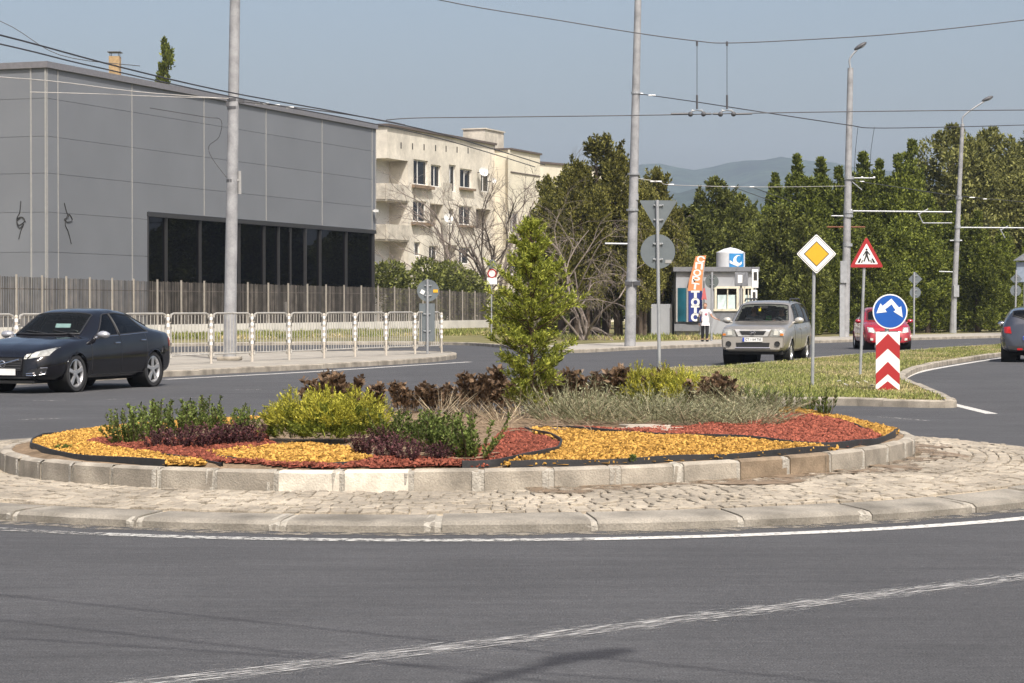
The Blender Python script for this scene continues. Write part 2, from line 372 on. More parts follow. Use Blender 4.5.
struct(b.build("edge_line", [m_line, wornmat("half worn paint", (.44, .43, .40), None, .55, 16), m_faint]))
m_dust = wornmat("gutter dust", (0.22, 0.195, 0.155), None, 0.48, 9)
b = MB(); b.grid([[(CX + rr * math.cos(2 * math.pi * j / n), CY + rr * math.sin(2 * math.pi * j / n), 0.0025) for rr in (5.98, 6.2 + .05 * math.sin(j * 1.7))] for j in range(n + 1)])
struct(b.build("gutter_dust", m_dust))
m_dirt = wornmat("blown soil", (0.19, 0.135, 0.085), None, 0.52, 3.2)
b = MB(); b.grid([[pol(R(-82) + R(96) * j / 60, r, apz(r) + .0185) for r in (4.2, 4.35, 4.55 + .15 * math.sin(j * .5))] for j in range(61)]); struct(b.build("blown_soil", m_dirt))
def wornline(name, col, cover): 
    m = wornmat(name, col, None, cover, 5.0, stretch=(.55, 11, 1)); mp = [n for n in m.node_tree.nodes if n.type == 'MAPPING'][0]; mp.vector_type = 'TEXTURE'
    mp.inputs["Scale"].default_value = (.9, .10, 1); mp.inputs["Rotation"].default_value = (0, 0, R(39)); return m
mw = [wornline("worn paint edge", (.34, .335, .32), .16), wornline("worn paint mid", (.36, .355, .34), .30), wornline("worn paint core", (.42, .41, .39), .42)]
LP_ = px([(60, 695), (160, 683), (350, 660), (490, 643), (640, 625), (840, 600), (1024, 577), (1160, 561)]); b = MB(); nv = Vector((-math.sin(R(39)), math.cos(R(39)), 0))
for o_, mi in ((-.24, 0), (-.18, 0), (-.12, 1), (-.06, 2), (0.0, 2), (.06, 2), (.12, 1), (.17, 0), (.23, 0)):
    s_ = strip([p + nv * o_ for p in LP_], 0.06, 0.004, 10); b.add(s_.v, s_.f, mi)
struct(b.build("lane_line", mw))
struct(strip(px([(1024, 355.5), (1008, 357), (960, 364.5), (922, 371.5), (905, 377.5), (903, 383), (912, 391), (928, 397.5), (947, 403), (992, 414)]), 0.17).build("island_edge_line", m_line))
struct(strip(px([(165, 379.5), (300, 372.5), (420, 365), (470, 362)]), 0.2).build("kerb_edge_line", m_line))
b = MB()
for (x0, y0, x1, y1) in ((33, 401, 72, 400.3), (103, 399.6, 136, 399), (168, 398.4, 205, 397.8), (20, 420, 60, 418.5), (880, 417, 930, 421), (235, 390, 262, 389.5)):
    s = strip(px([(x0, y0), ((x0 + x1) / 2, (y0 + y1) / 2), (x1, y1)]), 0.12, 0.004, 3); b.add(s.v, s.f)
for i in range(4):   # broken centre line of the far carriageway
    p = Vector((9.5 + i * 4.2, 66 + i * 11)); s = strip([p, p + Vector((1.0, 2.6))], 0.14, 0.004, 3); b.add(s.v, s.f)
struct(b.build("dashed_line", m_faint))

def raised(name, outline, z, mats, kerbw=0.16, mi_top=1, n=5, zlow=-0.1):
    """raised island: kerb ring + top sheet. outline counter-clockwise-ish list of xy"""
    P = smooth_line([(p[0], p[1], 0) for p in outline], n, True); N = len(P); cen = sum(P, Vector()) / N
    area = sum(P[i].x * P[(i + 1) % N].y - P[(i + 1) % N].x * P[i].y for i in range(N)); sg = 1 if area > 0 else -1
    inn = []
    for i, p in enumerate(P):
        d = (P[(i + 1) % N] - P[i - 1]).normalized(); inn.append(p + Vector((-d.y, d.x, 0)) * kerbw * sg)
    k = MB(); acc = 0
    for i in range(N):
        j = (i + 1) % N; a, c, d, e = P[i], P[j], inn[j], inn[i]
        L = (c - a).length; m_ = max(1, int(L / 1.0))
        for q in range(m_):
            t0, t1 = q / m_ + 0.006, (q + 1) / m_ - 0.006
            A, B_, D_, E_ = a.lerp(c, t0), a.lerp(c, t1), e.lerp(d, t1), e.lerp(d, t0); dz = random.gauss(0, .004)
            o = [Vector((v.x, v.y, zlow)) for v in (A, B_, D_, E_)] + [Vector((v.x, v.y, z - .02 + dz)) for v in (A, B_, D_, E_)] + [Vector((v.x, v.y, z + dz)) for v in (A.lerp(E_, .12), B_.lerp(D_, .12), D_, E_)]
            fs = [(8, 9, 10, 11)]
            for b0 in (0, 4): fs += [(b0 + i_, b0 + (i_ + 1) % 4, b0 + 4 + (i_ + 1) % 4, b0 + 4 + i_) for i_ in range(4)]
            k.add(o, fs)
    kerb = struct(k.build(name + "_kerb", mats[0]))
    t = MB(); t.add([(p.x, p.y, z - 0.012) for p in inn], [tuple(range(N))])
    top = struct(t.build(name, mats[1])); return top, inn
m_tile = mat("pavement tiles", (0.30, 0.275, 0.235), 0.9, var=0.15, scale=1.5, fine=0.2, bscale=24, spec=0.2)
raised("barrier_island", [G(165, 377), G(230, 373.5), G(300, 370), G(420, 363), G(448, 360), W(456, 357.5, 64), W(448, 354.5, 67.5), W(380, 351, 69), W(160, 353, 66), W(0, 356, 58), (-21, 50), (-14, 41.5), (-10.5, 41.0)], 0.13, (m_kerb, m_tile))
m_lawn = mat("lawn soil", (0.16, 0.15, 0.065), 0.95, var=0.4, scale=0.8, fine=0.3, bscale=20, spec=0.1)
SPL = [G(945, 408), G(951, 404), G(925, 392), G(908, 384), G(907, 378), G(925, 370), G(960, 363), G(1010, 355.5), G(1060, 351.5), G(1110, 350), G(1100, 346), G(1010, 346.5), G(870, 356.5), G(735, 369), (3.6, 50.5), (2.3, 46.5), (2.2, 40), (2.6, 34.6), (3.4, 33.7), G(835, 405.5)]
_, SPLIN = raised("splitter_lawn", SPL, 0.12, (m_kerb, m_lawn))
# pavement and land beyond the far kerb
FK = [(-40, 66), W(0, 350, 77), W(150, 347, 82.5), W(300, 345, 86.8), W(440, 345, 87), (-1.0, 83.5), (0.1, 77.5), (0.9, 73.0), (2.0, 71.8), (3.0, 73.4), W(640, 350, 77), W(720, 347, 83), W(850, 342.3, 94), W(1000, 338, 107), W(1150, 334, 122)]
FK = smooth_line([(p[0], p[1], 0) for p in FK], 6)
def band(line, d0, d1, z0, z1, m, name):
    A = []; B_ = []
    for i, p in enumerate(line):
        d = (line[min(i + 1, len(line) - 1)] - line[max(i - 1, 0)]).normalized(); q = Vector((-d.y, d.x, 0))
        A.append((p.x + q.x * d0, p.y + q.y * d0, z0)); B_.append((p.x + q.x * d1, p.y + q.y * d1, z1))
    b = MB(); b.grid([A, B_]); return b
k = MB()
for d0, d1, z0, z1 in ((0, 0, -0.1, 0.10), (0, 0.02, 0.10, 0.12), (0.02, 0.16, 0.12, 0.12)):
    s = band(FK, d0, d1, z0, z1, None, ""); k.add(s.v, s.f)
struct(k.build("far_kerb", m_kerb))
far = [(p.x, p.y + 0.1) for p in FK] + [(140, 140), (160, 400), (-160, 400), (-120, 66)]
t = MB(); t.add([(p[0], p[1], 0.108) for p in far], [tuple(range(len(far)))]); struct(t.build("verge", m_drygrass))
def walk(pts, dx, dy, z, name):
    inn = []
    for i, p in enumerate(pts):
        d = (pts[min(i + 1, len(pts) - 1)] - pts[max(i - 1, 0)]).normalized(); inn.append(p + Vector((-d.y, d.x, 0)) * .15)
    b = MB(); b.grid([[(p.x, p.y, z) for p in inn], [(p.x + dx, p.y + dy, z) for p in inn]]); return struct(b.build(name, m_pave))
walk([p for p in FK if p.x > 2.1], -1.0, 7.0, 0.115, "pavement")
walk([p for p in FK if p.x < -3.2], 0.3, 1.7, 0.115, "path")

# hills far off
m_hill = mat("forest hill", (0.028, 0.042, 0.028), 0.95, var=0.5, scale=0.012, fine=0.6, bscale=0.06, spec=0.05)
rp = [(-1500, 215), (-400, 222), (100, 215), (420, 200), (560, 186), (640, 163), (662, 163.5), (690, 170.5), (708, 167), (735, 161.5), (775, 157.5), (800, 158.5), (840, 164), (880, 170), (960, 176), (1024, 172), (1200, 185), (1600, 205), (2400, 230)]
def ridge(Y0, dy, x0, x1, hfun, name, seed):
    xs = np.linspace(x0, x1, 240); rows = []; rr = np.random.default_rng(seed)
    ph = rr.uniform(0, 6.28, 12)
    for j in range(22):
        t = j / 21; y = Y0 - dy * (1 - t) * 1.0
        env = t ** 1.25
        row = []
        for x in xs:
            h = hfun(x * Y0 / max(1, Y0)) * env
            h *= 1 + 0.10 * math.sin(x / 75 + ph[0] + 2.6 * t) * (1 - t) * t * 3 + 0.05 * math.sin(x / 31 + ph[1] + 7 * t) * (1 - t) * 2
            h += 1.6 * math.sin(x / 13 + ph[2] + j) * t * (1 if t < 1 else .7) + 1.0 * math.sin(x / 7.3 + ph[3] + j * 2)
            row.append((x, y, h - 0.5))
        rows.append(row)
    rows.append([(x, Y0 + 500, -1) for x in xs])
    k = MB(); k.grid(rows); o = k.build(name, m_hill, smooth=True); return struct(o)
HY = 3400
pxs = [p[0] for p in rp]; pys = [p[1] for p in rp]
ridge(HY, 1300, -3200, 3200, lambda x: ZY(np.interp(512 + x / HY * FPX, pxs, pys), HY), "hills", 3)
rp2x = [-1500, 300, 560, 640, 700, 740, 800, 860, 920, 1024, 1300, 2400]; rp2y = [250, 235, 205, 196, 189, 188, 182, 190, 196, 204, 220, 250]
ridge(2300, 800, -2000, 2000, lambda x: ZY(np.interp(512 + x / 2300 * FPX, rp2x, rp2y), 2300), "foothills", 5)
# the air
hz = bpy.data.materials.new("haze air"); hz.use_nodes = True; t = hz.node_tree
for nn in list(t.nodes):
    if nn.type != 'OUTPUT_MATERIAL': t.nodes.remove(nn)
pv = t.nodes.new("ShaderNodeVolumePrincipled"); pv.inputs["Color"].default_value = (0.66, 0.79, 1.0, 1); pv.inputs["Density"].default_value = 0.00015
pv.inputs["Anisotropy"].default_value = 0.0
t.links.new(pv.outputs[0], [n for n in t.nodes if n.type == 'OUTPUT_MATERIAL'][0].inputs["Volume"])
k = MB(); k.box((0, 1960, 149), (8000, 4040, 302)); HZ = k.build("haze", hz); tag(HZ, "pale blue summer haze over the hills", "haze", None, "stuff")
# ================================================================== BUILDINGS
Z1 = Vector((0, 0, 1))
def cellwall(mb, P, u, n, width, z0, z1, holes, depth=0.18, mi=0, rmi=None):
    """wall in plane through P along u with rectangular holes (u0,u1,z0,z1); reveals go inwards (-n)"""
    us = sorted({0, width, *[h[0] for h in holes], *[h[1] for h in holes]}); zs = sorted({z0, z1, *[h[2] for h in holes], *[h[3] for h in holes]})
    def q(a, z, d=0): return P + u * a + Z1 * (z - P.z) - n * d
    for i in range(len(us) - 1):
        for j in range(len(zs) - 1):
            uc, zc = (us[i] + us[i + 1]) / 2, (zs[j] + zs[j + 1]) / 2
            if any(h[0] < uc < h[1] and h[2] < zc < h[3] for h in holes): continue
            mb.add([q(us[i], zs[j]), q(us[i + 1], zs[j]), q(us[i + 1], zs[j + 1]), q(us[i], zs[j + 1])], [(0, 1, 2, 3)], mi)
    for h in holes:
        d = h[4] if len(h) > 4 else depth
        c = [(h[0], h[2]), (h[1], h[2]), (h[1], h[3]), (h[0], h[3])]
        for i in range(4):
            a, b = c[i], c[(i + 1) % 4]; mb.add([q(*a), q(*b), q(*b, d), q(*a, d)], [(0, 1, 2, 3)], mi if rmi is None else rmi)
def obox(mb, P, u, n, a0, a1, z0, z1, d0, d1, mi=0):
    """box in a wall's frame: a along u, d outwards along n"""
    def q(a, z, d): return P + u * a + Z1 * (z - P.z) + n * d
    vs = [q(a, z, d) for a in (a0, a1) for d in (d0, d1) for z in (z0, z1)]
    mb.add(vs, [(0, 1, 3, 2), (4, 6, 7, 5), (0, 4, 5, 1), (2, 3, 7, 6), (0, 2, 6, 4), (1, 5, 7, 3)], mi)

# ---- grey panel hall
m_panel = mat("grey sandwich panel", (0.168, 0.177, 0.194), 0.5, var=0.05, scale=0.35, bump=0.05, bscale=3, spec=0.35, island=.035)
m_panel_core = mat("panel joint", (0.13, 0.13, 0.13), 0.8)
m_trim = mat("pale joint trim", (0.30, 0.295, 0.285), 0.45, var=0.06)
m_flash = mat("roof flashing", (0.22, 0.21, 0.22), 0.35, metal=0.3, var=0.1)
m_mull = mat("dark mullion", (0.035, 0.034, 0.035), 0.4)
m_dglass = glassmat("dark shop glass", (0.10, 0.105, 0.11), 0.6, 0.015)
m_dark = mat("dark interior", (0.008, 0.008, 0.009), 0.9)
m_ink = mat("black spray paint", (0.03, 0.03, 0.03), 0.7)
A = Vector((XY(47, 104), 104, 0.1)); B_ = Vector((XY(376, 140), 140, 0.1))
Lh = (B_ - A).length; hu = (B_ - A).normalized(); hn = Vector((hu.y, -hu.x, 0))      # towards the road
lu = -hn; ln = -hu                                                                     # left face runs back-left, faces the camera
TOP = ZY(63, 104)
hall = thing("commercial_hall", A, 0, "large grey panel-clad hall with dark ground floor glazing behind the slatted fence", "building")
inv = Matrix.Translation(-A)
def loc(mb): return mb.shift(inv)
def hp(pxx, pyy):   # pixel -> (along, z) on the road face
    q = on_plane(pxx, pyy, A, hn); return ((q - A).dot(hu), q.z)
rowpx = [63, 98, 136, 173, 212, 252]; rz = [ZY(p, 104) for p in rowpx] + [0.1]
ju = [0] + [hp(p, 200)[0] for p in (58, 132, 204, 266, 322, 372)] + [Lh]
gz = hp(148, 212)[1]; g0 = hp(148, 230)[0]; g1 = hp(374.5, 240)[0]
core = MB(); obox(core, A, hu, hn, 0.05, Lh - 0.05, gz + .05, TOP - .1, -16, -0.12); obox(core, A, hu, hn, 0.05, g0 - .1, 0.1, gz + .05, -16, -0.12); obox(core, A, hu, hn, g0 - .1, Lh - .05, 0.1, gz + .05, -16, -5)
loc(core).build("inner_wall", m_panel_core, hall)
pan = MB()
for i in range(len(ju) - 1):
    for j in range(len(rz) - 1):
        z1, z0 = rz[j] - .008, rz[j + 1] + .008; a0, a1 = ju[i] + .02, ju[i + 1] - .02
        if z0 < gz and a1 > g0 + .2:
            if a0 < g0: obox(pan, A, hu, hn, a0, g0 - .02, z0, min(z1, gz) if z1 <= gz else z1, -.12, 0)
            if z1 > gz + .1: obox(pan, A, hu, hn, max(a0, g0 - .02) if a0 < g0 else a0, a1, gz + .02, z1, -.12, 0)
        else: obox(pan, A, hu, hn, a0, a1, z0, z1, -.12, 0)
for i in range(3):
    for j in range(len(rz) - 1):
        obox(pan, A, lu, ln, (0.02, 0.86, 7)[i], (0.82, 6.96, 14)[i], rz[j + 1] + .008, rz[j] - .008, -.12, 0)
loc(pan).build("wall", m_panel, hall)
for a in ju: 
    tr = MB()
    a_ = min(max(a, .045), Lh - .045); obox(tr, A, hu, hn, a_ - .03, a_ + .03, (0.1 if a < g0 else gz + .05), TOP - .25, 0.001, 0.03); loc(tr).build("joint_trim", m_trim, hall)
for a in (0.045, 0.84, 6.98): tr = MB(); obox(tr, A, lu, ln, a - .04, a + .04, 0.1, TOP - (.05 if a > .5 else .25), 0.001, 0.035); loc(tr).build("joint_trim", m_trim, hall)
fl = MB(); obox(fl, A, hu, hn, -.12, Lh + .1, TOP - .22, TOP + .08, -.3, .12); obox(fl, A, lu, ln, .3, 14, TOP - .22, TOP + .08, -.3, .12); obox(fl, A, hu, hn, 0, Lh, TOP - .1, TOP - .02, -16, -.3)
loc(fl).build("roof", m_flash, hall)
gl = MB(); obox(gl, A, hu, hn, g0, g1, 0.2, gz - .05, -.16, -.13); loc(gl).build("glazing", m_dglass, hall)
mu = MB()
for p in (148, 167, 201, 240, 265, 279.5, 291, 306, 321, 347, 374):
    a = hp(p, 250)[0]; w_ = .14 if p in (148, 306, 374) else .05; obox(mu, A, hu, hn, a - w_ / 2, a + w_ / 2, .2, gz - .05, -.2, .02)
obox(mu, A, hu, hn, g0 - .1, Lh - .02, gz - .22, gz + .0, -.2, .05); obox(mu, A, hu, hn, g0, Lh, .1, .3, -.2, .03)
loc(mu).build("window_frame", m_mull, hall)
inn = MB(); obox(inn, A, hu, hn, g0, g1, .1, .14, -5, -.25); obox(inn, A, hu, hn, g0, g0 + .1, .1, gz, -5, -.25)
for a in np.linspace(g0 + 3, g1 - 1, 7): obox(inn, A, hu, hn, a, a + .35, .14, gz, -3.2, -2.9)
loc(inn).build("interior", m_dark, hall)
dr = MB(); a0, a1 = hp(282, 260)[0], hp(304, 260)[0]; obox(dr, A, hu, hn, a0, a1, .3, gz - .5, -.11, -.07); door = loc(dr).build("door", m_dglass, hall)
d2 = MB(); obox(d2, A, hu, hn, a0 + .5, a0 + .56, 1.0, 1.8, -.06, .02); loc(d2).build("handle", m_trim, door)
def scrib(pts, P, u, n):
    L = []; gf = MB()
    for a, b in pts:
        q = on_plane(a, b, P, n); L.append(q + n * 0.02)
    gf.tube(smooth_line(L, 6), 0.022, 4); loc(gf).build("spray_scribble", m_ink, hall)
scrib([(21, 201), (20, 212), (17, 219), (19, 225), (25, 221), (22, 217), (17, 222), (20, 228), (24, 224), (21, 231), (19, 239)], A, lu, ln)
scrib([(17, 219), (21, 217), (24, 219), (26, 222)], A, lu, ln)
scrib([(64, 203), (66, 211), (68, 217), (64, 219), (67, 222), (72, 220), (68, 214), (65, 224), (68, 232), (71, 244)], A, hu, hn)
cm = MB(); q = on_plane(372.5, 211, A, hn) - A; cm.box(q + hn * .25, (.18, .35, .16), math.atan2(hn.y, hn.x)); cm.tube([q, q + hn * .25], .03)
cm.build("security_camera", mat("white plastic", (.75, .75, .73), .5), hall)
# house with chimney behind the hall
m_brick = mat("yellow brick", (0.36, 0.25, 0.13), 0.9, var=0.25, scale=3, fine=.2, bscale=9)
m_tin = mat("dull tin", (0.12, 0.12, 0.12), 0.5, metal=.6)
m_rtile = mat("roof tile", (0.24, 0.10, 0.06), 0.85, var=.3, scale=3)
m_render = mat("old render", (0.42, 0.38, 0.30), 0.9, var=.12, scale=.8)
c0 = W(115, 70, 158); ho = thing("house", (c0.x, 158, 0.1), 0, "house hidden behind the grey hall, only its yellow brick chimney showing over the roof", "house")
b = MB(); b.box((0, 2, 6), (12, 9, 12)); b.build("wall", m_render, ho)
zr = c0.z - 3.4
b = MB(); b.add([(-6.5, -3, 11.9), (6.5, -3, 11.9), (6.5, 2, zr), (-6.5, 2, zr), (-6.5, 7, 11.9), (6.5, 7, 11.9)], [(0, 1, 2, 3), (3, 2, 5, 4), (0, 3, 4), (1, 5, 2)]); rf = b.build("roof", m_rtile, ho)
zt = ZY(58, 158)
b = MB(); b.box((0, 0, (zr + zt) / 2 - 1.2), (.75, .75, zt - zr + 2.4)); ch = b.build("chimney", m_brick, rf)
b = MB(); b.box((0, 0, zt + .30), (.95, .95, .05)); [b.box((x, y, zt + .14), (.04, .04, .3)) for x in (-.3, .3) for y in (-.3, .3)]; b.build("cap", m_tin, rf)

# ---- apartment block
m_plas = mat("weathered cream render", (0.61, 0.565, 0.48), 0.9, var=0.22, scale=0.45, fine=.10, bscale=3.2)
m_plas2 = mat("cream render", (0.66, 0.61, 0.49), 0.9, var=0.10, scale=0.4, fine=.06, bscale=3)
m_conc = mat("stained parapet concrete", (0.48, 0.44, 0.37), 0.9, var=0.25, scale=1.2, fine=.12, bscale=5)
m_white = mat("white paint", (0.72, 0.71, 0.68), 0.6, var=.06)
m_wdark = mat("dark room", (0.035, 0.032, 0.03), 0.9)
m_pane = glassmat("window glass", (0.55, 0.58, 0.6), 0.45, 0.03)
m_curt = mat("window curtain", (0.50, 0.49, 0.46), 0.9, var=.25, scale=2)
m_eave = mat("dark roof edge", (0.10, 0.08, 0.07), 0.8)
PA = Vector((XY(387.5, 166), 166, 0.1)); PB = Vector((XY(495, 186), 186, 0.1))
au = (PB - PA).normalized(); an = Vector((au.y, -au.x, 0)); La = (PB - PA).length
al = -an; aln = -au
ap = thing("apartment_block", PA, 0, "weathered cream four storey apartment block with loggias and satellite dishes behind the grey hall", "building")
invA = Matrix.Translation(-PA)
def fa(a, b):
    q = on_plane(a, b, PA, an); return ((q - PA).dot(au), q.z)
def rect(x0, y0, x1, y1):
    a0, zA = fa(x0, (y0 + y1) / 2); a1, _ = fa(x1, (y0 + y1) / 2); zm = (x0 + x1) / 2
    return (a0, a1, fa(zm, y1)[1], fa(zm, y0)[1])
TA = ZY(126, 166)
zf = lambda y: ZY(y, 166)
lz = [(zf(186), zf(160)), (zf(226), zf(200)), (zf(268), zf(240))]       # loggia openings
par = [(zf(199), zf(183)), (zf(239), zf(224)), (zf(281), zf(266))]
lu1 = fa(408, 170)[0]
win = [rect(413.5, 160, 428, 185), rect(431, 165, 441, 187), rect(449, 165, 456, 192), rect(460, 169, 472, 188), rect(481, 173, 490, 192),
       rect(413, 201, 426.5, 222), rect(448.5, 209, 453.5, 225), rect(459, 206, 472, 225), rect(414, 242, 420.5, 256), rect(429, 246, 438, 262), rect(459, 247, 470, 264)]
deep = [rect(430, 204, 443, 224), rect(476, 209, 491, 229), rect(444, 245, 457, 262)]
wl = MB(); cellwall(wl, PA + au * lu1, au, an, La - lu1, 0.1, TA, [(h[0] - lu1, h[1] - lu1, h[2], h[3], .25) for h in win] + [(h[0] - lu1, h[1] - lu1, h[2], h[3], 1.2) for h in deep])
obox(wl, PA, au, an, 0, lu1 + .01, zf(158), TA, -4, 0.0)             # solid band over the corner loggia
wl.shift(Matrix.Identity(4))
cellwall(wl, PA + al * 4 + au * 0, al, aln, 10, .1, TA, [], .2)
back = -1.6
obox(wl, PA, au, an, 1.5, lu1 + .05, 0.1, zf(158), -8, back - .3)
obox(wl, PA, au, an, lu1 - .0, lu1 + .3, 0.1, zf(158), -4, -.02)
loc_ = lambda mb: mb.shift(invA)
loc_(wl).build("wall", m_plas, ap)
bw = MB(); obox(bw, PA, au, an, .02, lu1, .1, zf(158), back - .3, back); obox(bw, PA, au, an, 0.05, La - .1, 0.1, TA - .2, -11.8, -4.0); loc_(bw).build("loggia_wall", m_white, ap)
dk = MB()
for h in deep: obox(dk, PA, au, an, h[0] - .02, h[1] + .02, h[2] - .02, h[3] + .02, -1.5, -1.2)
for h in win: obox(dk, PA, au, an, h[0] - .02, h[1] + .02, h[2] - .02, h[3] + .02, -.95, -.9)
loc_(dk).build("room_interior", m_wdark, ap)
for (z0, z1), (s0, s1) in zip(par, lz):
    pb = MB(); obox(pb, PA, au, an, -.02, lu1 + .15, z0, z1, -.12, .06); obox(pb, PA, al, aln, .15, 4, z0, z1, -.12, .06); obox(pb, PA, au, an, 0, lu1, z0 - .12, z0, back, 0)
    loc_(pb).build("loggia_parapet", m_conc, ap)
    lw = MB(); a0 = 0.1; obox(lw, PA, au, an, a0, a0 + 1.0, s0, s1 - .3, back, back + .06); f_ = loc_(lw).build("window", m_white, ap)
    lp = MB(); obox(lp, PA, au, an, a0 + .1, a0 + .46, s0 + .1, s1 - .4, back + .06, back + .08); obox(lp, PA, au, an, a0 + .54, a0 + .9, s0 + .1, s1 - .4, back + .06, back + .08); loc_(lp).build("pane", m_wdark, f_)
for i, h in enumerate(win):
    f_ = MB(); W_ = h[1] - h[0]; t_ = .09
    for (a0, a1, z0, z1) in ((h[0], h[0] + t_, h[2], h[3]), (h[1] - t_, h[1], h[2], h[3]), (h[0] + t_, h[1] - t_, h[2], h[2] + t_), (h[0] + t_, h[1] - t_, h[3] - t_, h[3])): obox(f_, PA, au, an, a0, a1, z0, z1, -.24, -.16)
    if W_ > .9:
        m_ = h[0] + W_ * (.5 if i % 2 else .4); obox(f_, PA, au, an, m_ - .05, m_ + .05, h[2] + t_, h[3] - t_, -.24, -.165)
    fo = loc_(f_).build("window", m_white, ap)
    p_ = MB(); obox(p_, PA, au, an, h[0] + t_, h[1] - t_, h[2] + t_, h[3] - t_, -.22, -.2); loc_(p_).build("pane", m_pane, fo)
    if i in (0, 2, 3, 5, 7, 9, 10):
        c_ = MB(); a1 = h[0] + W_ * (.45 if i != 5 else .8); P_ = [[PA + au * (h[0] + t_ + (a1 - h[0]) * s / 8) + Z1 * (z - PA.z) - an * (.42 + .05 * (s % 2)) for s in range(9)] for z in (h[2], h[3])]
        c_.grid(P_); loc_(c_).build("curtain", m_curt, fo)
m_ledge = mat("rusty ledge", (.20, .14, .09), .9, var=.3, scale=2)
for h in (win[0], win[5]): lg = MB(); obox(lg, PA, au, an, h[0] - .35, fa(431, 187)[0], h[2] - .28, h[2] - .04, .001, .35); loc_(lg).build("window_ledge", m_ledge, ap)
for h in (win[3], win[7]): lg = MB(); obox(lg, PA, au, an, h[0] - .2, h[1] + .2, h[2] - .2, h[2] - .02, .001, .3); loc_(lg).build("window_ledge", m_ledge, ap)
for h in (rect(443, 183, 452, 200), rect(472, 205, 476, 235), rect(413, 188, 428, 198)): br = MB(); obox(br, PA, au, an, h[0], h[1], h[2], h[3], .001, .02); loc_(br).build("render_patch", m_conc, ap)
for p in (401, 412.5, 424, 435.5, 446, 457, 468): 
    ve = MB()
    a_, z_ = fa(p, 145 + (p - 401) * .075); obox(ve, PA, au, an, a_ - .09, a_ + .09, z_ - .28, z_ + .2, .001, .015); loc_(ve).build("vent_slot", m_wdark, ap)
ro = MB(); obox(ro, PA, au, an, -.15, La, TA, TA + .18, -12, .2); roof = loc_(ro).build("roof", m_eave, ap)
for (x0, x1, y0, y1, m_) in ((457, 464, 134, 143, m_rtile), (474, 483, 138, 146, m_rtile)):
    cb = MB(); a0, a1 = fa(x0, y1)[0], fa(x1, y1)[0]; obox(cb, PA, au, an, a0, a1, TA + .1, fa(x0, y0)[1], -2, -.8); loc_(cb).build("chimney", m_, roof)
# second, taller-looking wing
PW = PB + an * 1.4; wu = au; 
def fw(a, b):
    q = on_plane(a, b, PW, an); return ((q - PW).dot(au), q.z)
TW = fw(500, 148)[1]; Lw = fw(540, 150)[0]
a0, a1 = fw(508, 222)[0], fw(518.5, 222)[0]; hw = (a0, a1, fw(513, 233)[1], fw(513, 212)[1]); h2 = (a0, a1, fw(513, 275)[1], fw(513, 254)[1])
wg = MB(); cellwall(wg, PW, au, an, Lw, .1, TW, [hw, h2]); obox(wg, PW, au, an, .02, Lw + .6, .1, TW, -11, -1.0)
cellwall(wg, PW + au * Lw, -an, au, 11, .1, TW, []); cellwall(wg, PW - an * 2.5, an, -au, 2.5, .1, TW, [])
loc_(wg).build("wing_wall", m_plas2, ap)
for h in (hw, h2):
    f_ = MB(); obox(f_, PW, au, an, h[0], h[1], h[2], h[2] + .1, -.17, -.1); obox(f_, PW, au, an, h[0], h[1], h[3] - .1, h[3], -.17, -.1)
    for a_ in (h[0] + .06, (h[0] + h[1]) / 2, h[1] - .06): obox(f_, PW, au, an, a_ - .06, a_ + .06, h[2] + .1, h[3] - .1, -.17, -.1)
    fo = loc_(f_).build("window", m_white, ap); p_ = MB(); obox(p_, PW, au, an, h[0], h[1], h[2], h[3], -.16, -.14); loc_(p_).build("pane", m_pane, fo)
wr = MB(); obox(wr, PW, au, an, -.12, Lw + .15, TW, TW + .16, -11, .15); obox(wr, PW, au, an, 0, Lw, fw(515, 172)[1] - .1, fw(515, 172)[1], .001, .06)
w2 = loc_(wr).build("roof", m_eave, ap)
cb = MB(); a0, a1 = fw(507, 140)[0], fw(525.5, 140)[0]; obox(cb, PW, au, an, a0, a1, TW + .1, fw(515, 130)[1], -4, -2); obox(cb, PW, au, an, a0 - .1, a1 + .1, fw(515, 130)[1], fw(515, 130)[1] + .1, -4.1, -1.9); loc_(cb).build("chimney", m_conc, w2)
# third wing going right behind the trees
P3 = PW + au * Lw - an * 3; PD = Vector((P3.x + 12, P3.y + 16, .1)); u3 = (PD - P3).normalized(); n3 = Vector((u3.y, -u3.x, 0))
q = MB(); cellwall(q, P3, u3, n3, (PD - P3).length, .1, TW - .4, []); obox(q, P3, u3, n3, 0, 20, .1, TW - .4, -9, -.4); loc_(q).build("wing_wall", m_plas2, ap)
q = MB(); obox(q, P3, u3, n3, 0, 20, TW - .4, TW - .22, -9, .15); loc_(q).build("roof", m_eave, ap)
m_dish = mat("dish white", (.68, .67, .64), .5)
def dish(pxx, pyy, rr, label):
    a_, z_ = fa(pxx, pyy); p_ = PA + au * a_ + Z1 * (z_ - PA.z) + an * .5
    t_ = thing("satellite_dish", p_, 0, label, "satellite dish", "satellite dishes on the apartment block")
    m_ = MB(); m_.lathe([(0, 0.0), (rr * .5, .04), (rr * .85, .12), (rr, .18), (rr * .98, .19), (rr * .84, .14), (rr * .5, .06), (0, .02)], 20, 'y'); m_.shift(Matrix.Rotation(math.radians(25), 4, 'Z') @ Matrix.Scale(-1, 4, (0, 1, 0)) @ Matrix.Rotation(math.radians(20), 4, 'X')); m_.build("reflector", m_dish, t_, smooth=True)
    m_ = MB(); m_.tube([(0, 0, 0), -an * .55], .04); m_.build("bracket", m_tin, t_)
    m_ = MB(); m_.tube([(0, -.05, -rr * .9), (.1, -.5, -.1)], .02); m_.box((.1, -.5, -.08), (.1, .12, .1)); m_.build("receiver", m_tin, t_)
dish(477.5, 172.5, .42, "white satellite dish high on the cream block beside the last top floor window")
dish(442, 219, .40, "white satellite dish below the dark open loggia of the cream block")
